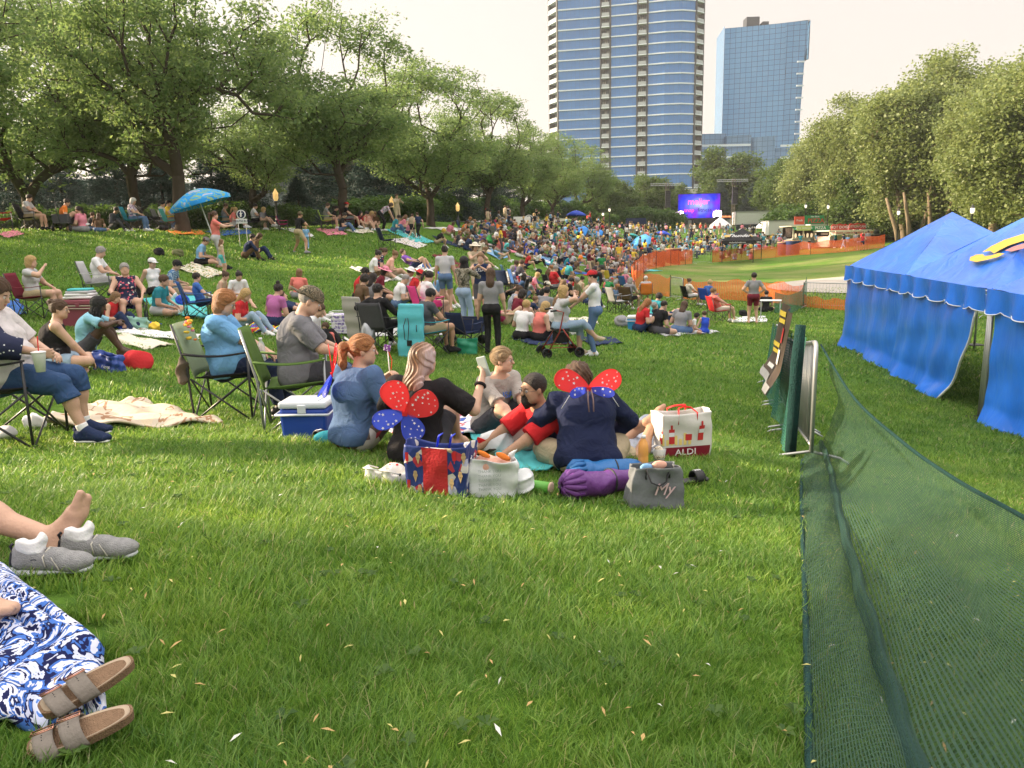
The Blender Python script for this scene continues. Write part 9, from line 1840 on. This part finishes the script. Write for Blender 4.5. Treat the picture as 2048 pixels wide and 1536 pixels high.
def trainer(loc,az,label,tiltx=0,logo=True):
  o=empty('trainer',loc,0,label,'shoe','footwear on the grass',.88,(math.radians(tiltx),0,math.radians(az))); gm=mat('knit_grey',(.30,.30,.30),.8,.2,var=.35,scale=40,bump=.5,bscale=200)
  V,F=sdf_mesh([cap((0,-.10,.05),(.005,.09,.04),.036,.036,'x',.03),ell((0,.09,.045),A3(.042,.065,.032),None,'x',.03),cap((0,-.10,.06),(0,-.10,.095),.035,.034,'x',.02),cap((0,-.06,.08),(0,.03,.07),.032,.030,'x',.03)],.005,subs=[cap((0,-.085,.125),(0,-.02,.12),.028,.03,'x',.006),cap((0,-.09,.10),(0,-.03,.10),.023,.023,'x',.006)]); link('upper',npmesh('upper',V,F),o,gm)
  V,F=sdf_mesh([cap((0,-.11,.016),(0,.11,.018),.040,.038,'x',.02,flat=(A3(0,0,1),.42)),cap((0,-.13,.028),(0,-.10,.022),.03,.036,'x',.02,flat=(A3(0,0,1),.6))],.005); link('sole',npmesh('sole',V,F),o,mat('sole_pale',(.55,.57,.60),.6,.3))
  m=MB()
  for k in range(5): y=-.005+.022*k; z=.103-.007*k; m.tube([(-.024,y,z-.008),(0,y+.006,z+.002),(.024,y,z-.008)],.0032,5)
  m.tube([(0,.0,.104),(.035,.02,.075),(.05,.05,.03)],.0028,5); m.tube([(0,.0,.104),(.04,-.01,.08),(.048,-.0,.045)],.0028,5); m.build('laces',mat('lace_cream',(.55,.52,.45),.8,.2),o,True)
  V,F=sdf_mesh([ell((0,-.055,.105),A3(.030,.045,.035),None,'x',.01),ell((.012,-.085,.125),A3(.02,.024,.03),None,'x',.01),ell((-.008,-.03,.13),A3(.02,.022,.028),None,'x',.01)],.005,noise=wrinkle(.014,45,4)); link('sock',npmesh('sock',V,F),o,cloth('white'))
  V,F=sdf_mesh([cap((0,-.133,.045),(0,-.135,.085),.022,.012,'x',.01)],.005); link('heel_counter',npmesh('heel_counter',V,F),o,blackp); m=MB(); m.tube([(0,-.132,.09),(0,-.142,.115),(0,-.130,.125)],.006,6,flat=.5); m.build('pull_tab',blackp,o,True)
  if logo: text_obj('S','printed_emblem',mat('emblem_dark',(.03,.035,.045),.5,.3),.042,o,(.0365,-.045,.058),(math.pi/2,0,math.pi/2),.002,sx=1.6)
  return o
trainer(g_(107,1152,.01),-86,'grey knit trainer with white sock and dark emblem nearer the tie dyed blanket'); trainer(g_(200,1124,.01),-82,'grey knit trainer with tall bunched white sock by the bare foot',logo=False)
def strap_sandal(loc,az,label):
  o=empty('strap_sandal',loc+Vector((0,0,.022)),0,label,'shoe','footwear on the grass',(.80),(Matrix.Rotation(.30,3,'X')@Matrix.Rotation(math.radians(az),3,'Z')).to_euler()); cork=mat('cork',(.25,.16,.10),.9,.15,var=.3,scale=50,bump=.6,bscale=200); ins=mat('suede_footbed',(.42,.33,.24),.9,.15,var=.25,scale=18); st=mat('taupe_strap',(.20,.175,.15),.65,.25,var=.1,bump=.2,bscale=120); cu=mat('copper_buckle',(.55,.28,.20),.25,.6,metal=.9)
  N=40
  def outl(k,z,s=1.0):
    a=2*math.pi*k/N; c,sn=math.cos(a),math.sin(a); y=.125*math.copysign(abs(c)**.8,c); w_=.041+.008*c; return Vector((math.copysign(abs(sn)**.62,sn)*w_*s+(.006 if c>0 else 0)*c,y*s,z))
  for nm,mt,z0,z1,s in (('sole',cork,0,.026,1.0),('footbed',ins,.026,.029,.96)):
    m=MB(); V=[outl(k,z0,s) for k in range(N)]+[outl(k,z1,s*(1.02 if nm=='sole' else 1)) for k in range(N)]
    if nm=='footbed': V+= [outl(k,z1-.004,s*.85) for k in range(N)]; m.add(V,[(k,(k+1)%N,N+(k+1)%N,N+k) for k in range(N)]+[(N+k,N+(k+1)%N,2*N+(k+1)%N,2*N+k) for k in range(N)]+[tuple(range(2*N,3*N))])
    else: m.add(V,[(k,(k+1)%N,N+(k+1)%N,N+k) for k in range(N)]+[tuple(range(N,2*N)),tuple(range(N-1,-1,-1))])
    m.build(nm,mt,o,nm!='sole')
  for y0,y1,hh_ in ((-.015,.035,.046),(.050,.098,.036)):
    m=MB(); m.sheet(lambda u,v:(math.cos(math.pi*(1-u))*(.050+.001*v),y0+(y1-y0)*v+.012*math.sin(math.pi*u),.012+math.sin(math.pi*u)*hh_),18,5); s_=m.build('strap',st,o,True,solid=.0028)
    m=MB(); a=math.pi*.36; cx,cz=math.cos(math.pi-a)*-.052,.014+math.sin(a)*hh_; yc=(y0+y1)/2+.011; hw=(y1-y0)*.55; sl=.017
    q=[(cx-sl,yc-hw,cz+.010),(cx+sl,yc-hw,cz-.010),(cx+sl,yc+hw,cz-.010),(cx-sl,yc+hw,cz+.010)]; m.tube([Vector(v)+Vector((.002,0,.003)) for v in q+[q[0]]],.0019,6); m.tube([Vector(((q[0][0]+q[1][0])/2,q[0][1],cz+.004)),Vector(((q[0][0]+q[1][0])/2,q[2][1],cz+.004))],.0016,5); m.build('buckle',cu,s_,True)
    m=MB()
    for k in range(3): m.sphere((cx-.024-.009*k,yc,cz+.0125+.003*k-.0012*k*k),.0016,6)
    m.build('punch_holes',blackp,s_,True)
  return o
strap_sandal(g_(188,1436,.05),136,'taupe two strap sandal resting on the edge of the tie dyed blanket'); strap_sandal(g_(172,1502,.015),120,'taupe two strap sandal with copper buckles lying in the grass');
R=random.Random(4); Lm=[mat('seed_pod_yellow',(.50,.46,.16),.7,.3,var=.3,scale=30),mat('seed_pod_tan',(.45,.30,.12),.7,.3,var=.3,scale=30),mat('clover_white',(.6,.6,.55),.8,.2)]
V=[];F=[];Mi=[]
for k in range(430):
  y=.9+R.random()**1.6*8; x=R.uniform(-.72,.72)*y; z=gz(x,y)+.035+.02*R.random(); L=R.uniform(.007,.017)*(1+.05*y); a=R.random()*6.28; w_=L*.3; n=len(V); dx,dy=math.cos(a)*L,math.sin(a)*L; t=R.uniform(-.008,.008)
  V+=[(x-dx,y-dy,z-t),(x-dy*.3,y+dx*.3,z+.003),(x+dx,y+dy,z+t),(x+dy*.3,y-dx*.3,z+.003)]; F.append((n,n+1,n+2,n+3)); Mi.append(R.choice([0,0,1,1,1,2]))
me=npmesh('fallen_leaves',V,F,smooth=False); [me.materials.append(m_) for m_ in Lm]; me.polygons.foreach_set('material_index',np.array(Mi,dtype=np.int32)); tag(link('fallen_leaves',me),'small yellow and tan seed pods scattered over the near grass','fallen leaves',kind='stuff')
lw=[];
V=[];F=[]
for k in range(170):
  y=1.0+R.random()*6; x=R.uniform(-.7,.7)*y; z=gz(x,y)+.03
  for j in range(5):
    a=j*1.256+R.random(); L=R.uniform(.02,.035); n=len(V); c,s=math.cos(a),math.sin(a); V+=[(x,y,z),(x+c*L*.5-s*L*.3,y+s*L*.5+c*L*.3,z+.015),(x+c*L,y+s*L,z+.012),(x+c*L*.5+s*L*.3,y+s*L*.5-c*L*.3,z+.015)]; F.append((n,n+1,n+2,n+3))
o=link('clover',npmesh('clover',V,F,smooth=False),None,lf_bush); tag(o,'clover and broad leaved weeds among the near grass','clover',kind='stuff')
build_grass()
m=MB(); m.box2((-950,-70,-12),(1250,1900,150)); hzm=bpy.data.materials.new('haze_air'); hzm.use_nodes=True; n=hzm.node_tree.nodes; n.clear(); v=n.new('ShaderNodeVolumePrincipled'); v.inputs['Density'].default_value=.00035; v.inputs['Color'].default_value=(.95,.93,.90,1); v.inputs['Anisotropy'].default_value=.3; ho_=n.new('ShaderNodeOutputMaterial'); hzm.node_tree.links.new(v.outputs[0],ho_.inputs['Volume']); o=m.build('haze',hzm); tag(o,'thin warm evening haze','haze',kind='stuff')
print('script time',time.time()-T0)
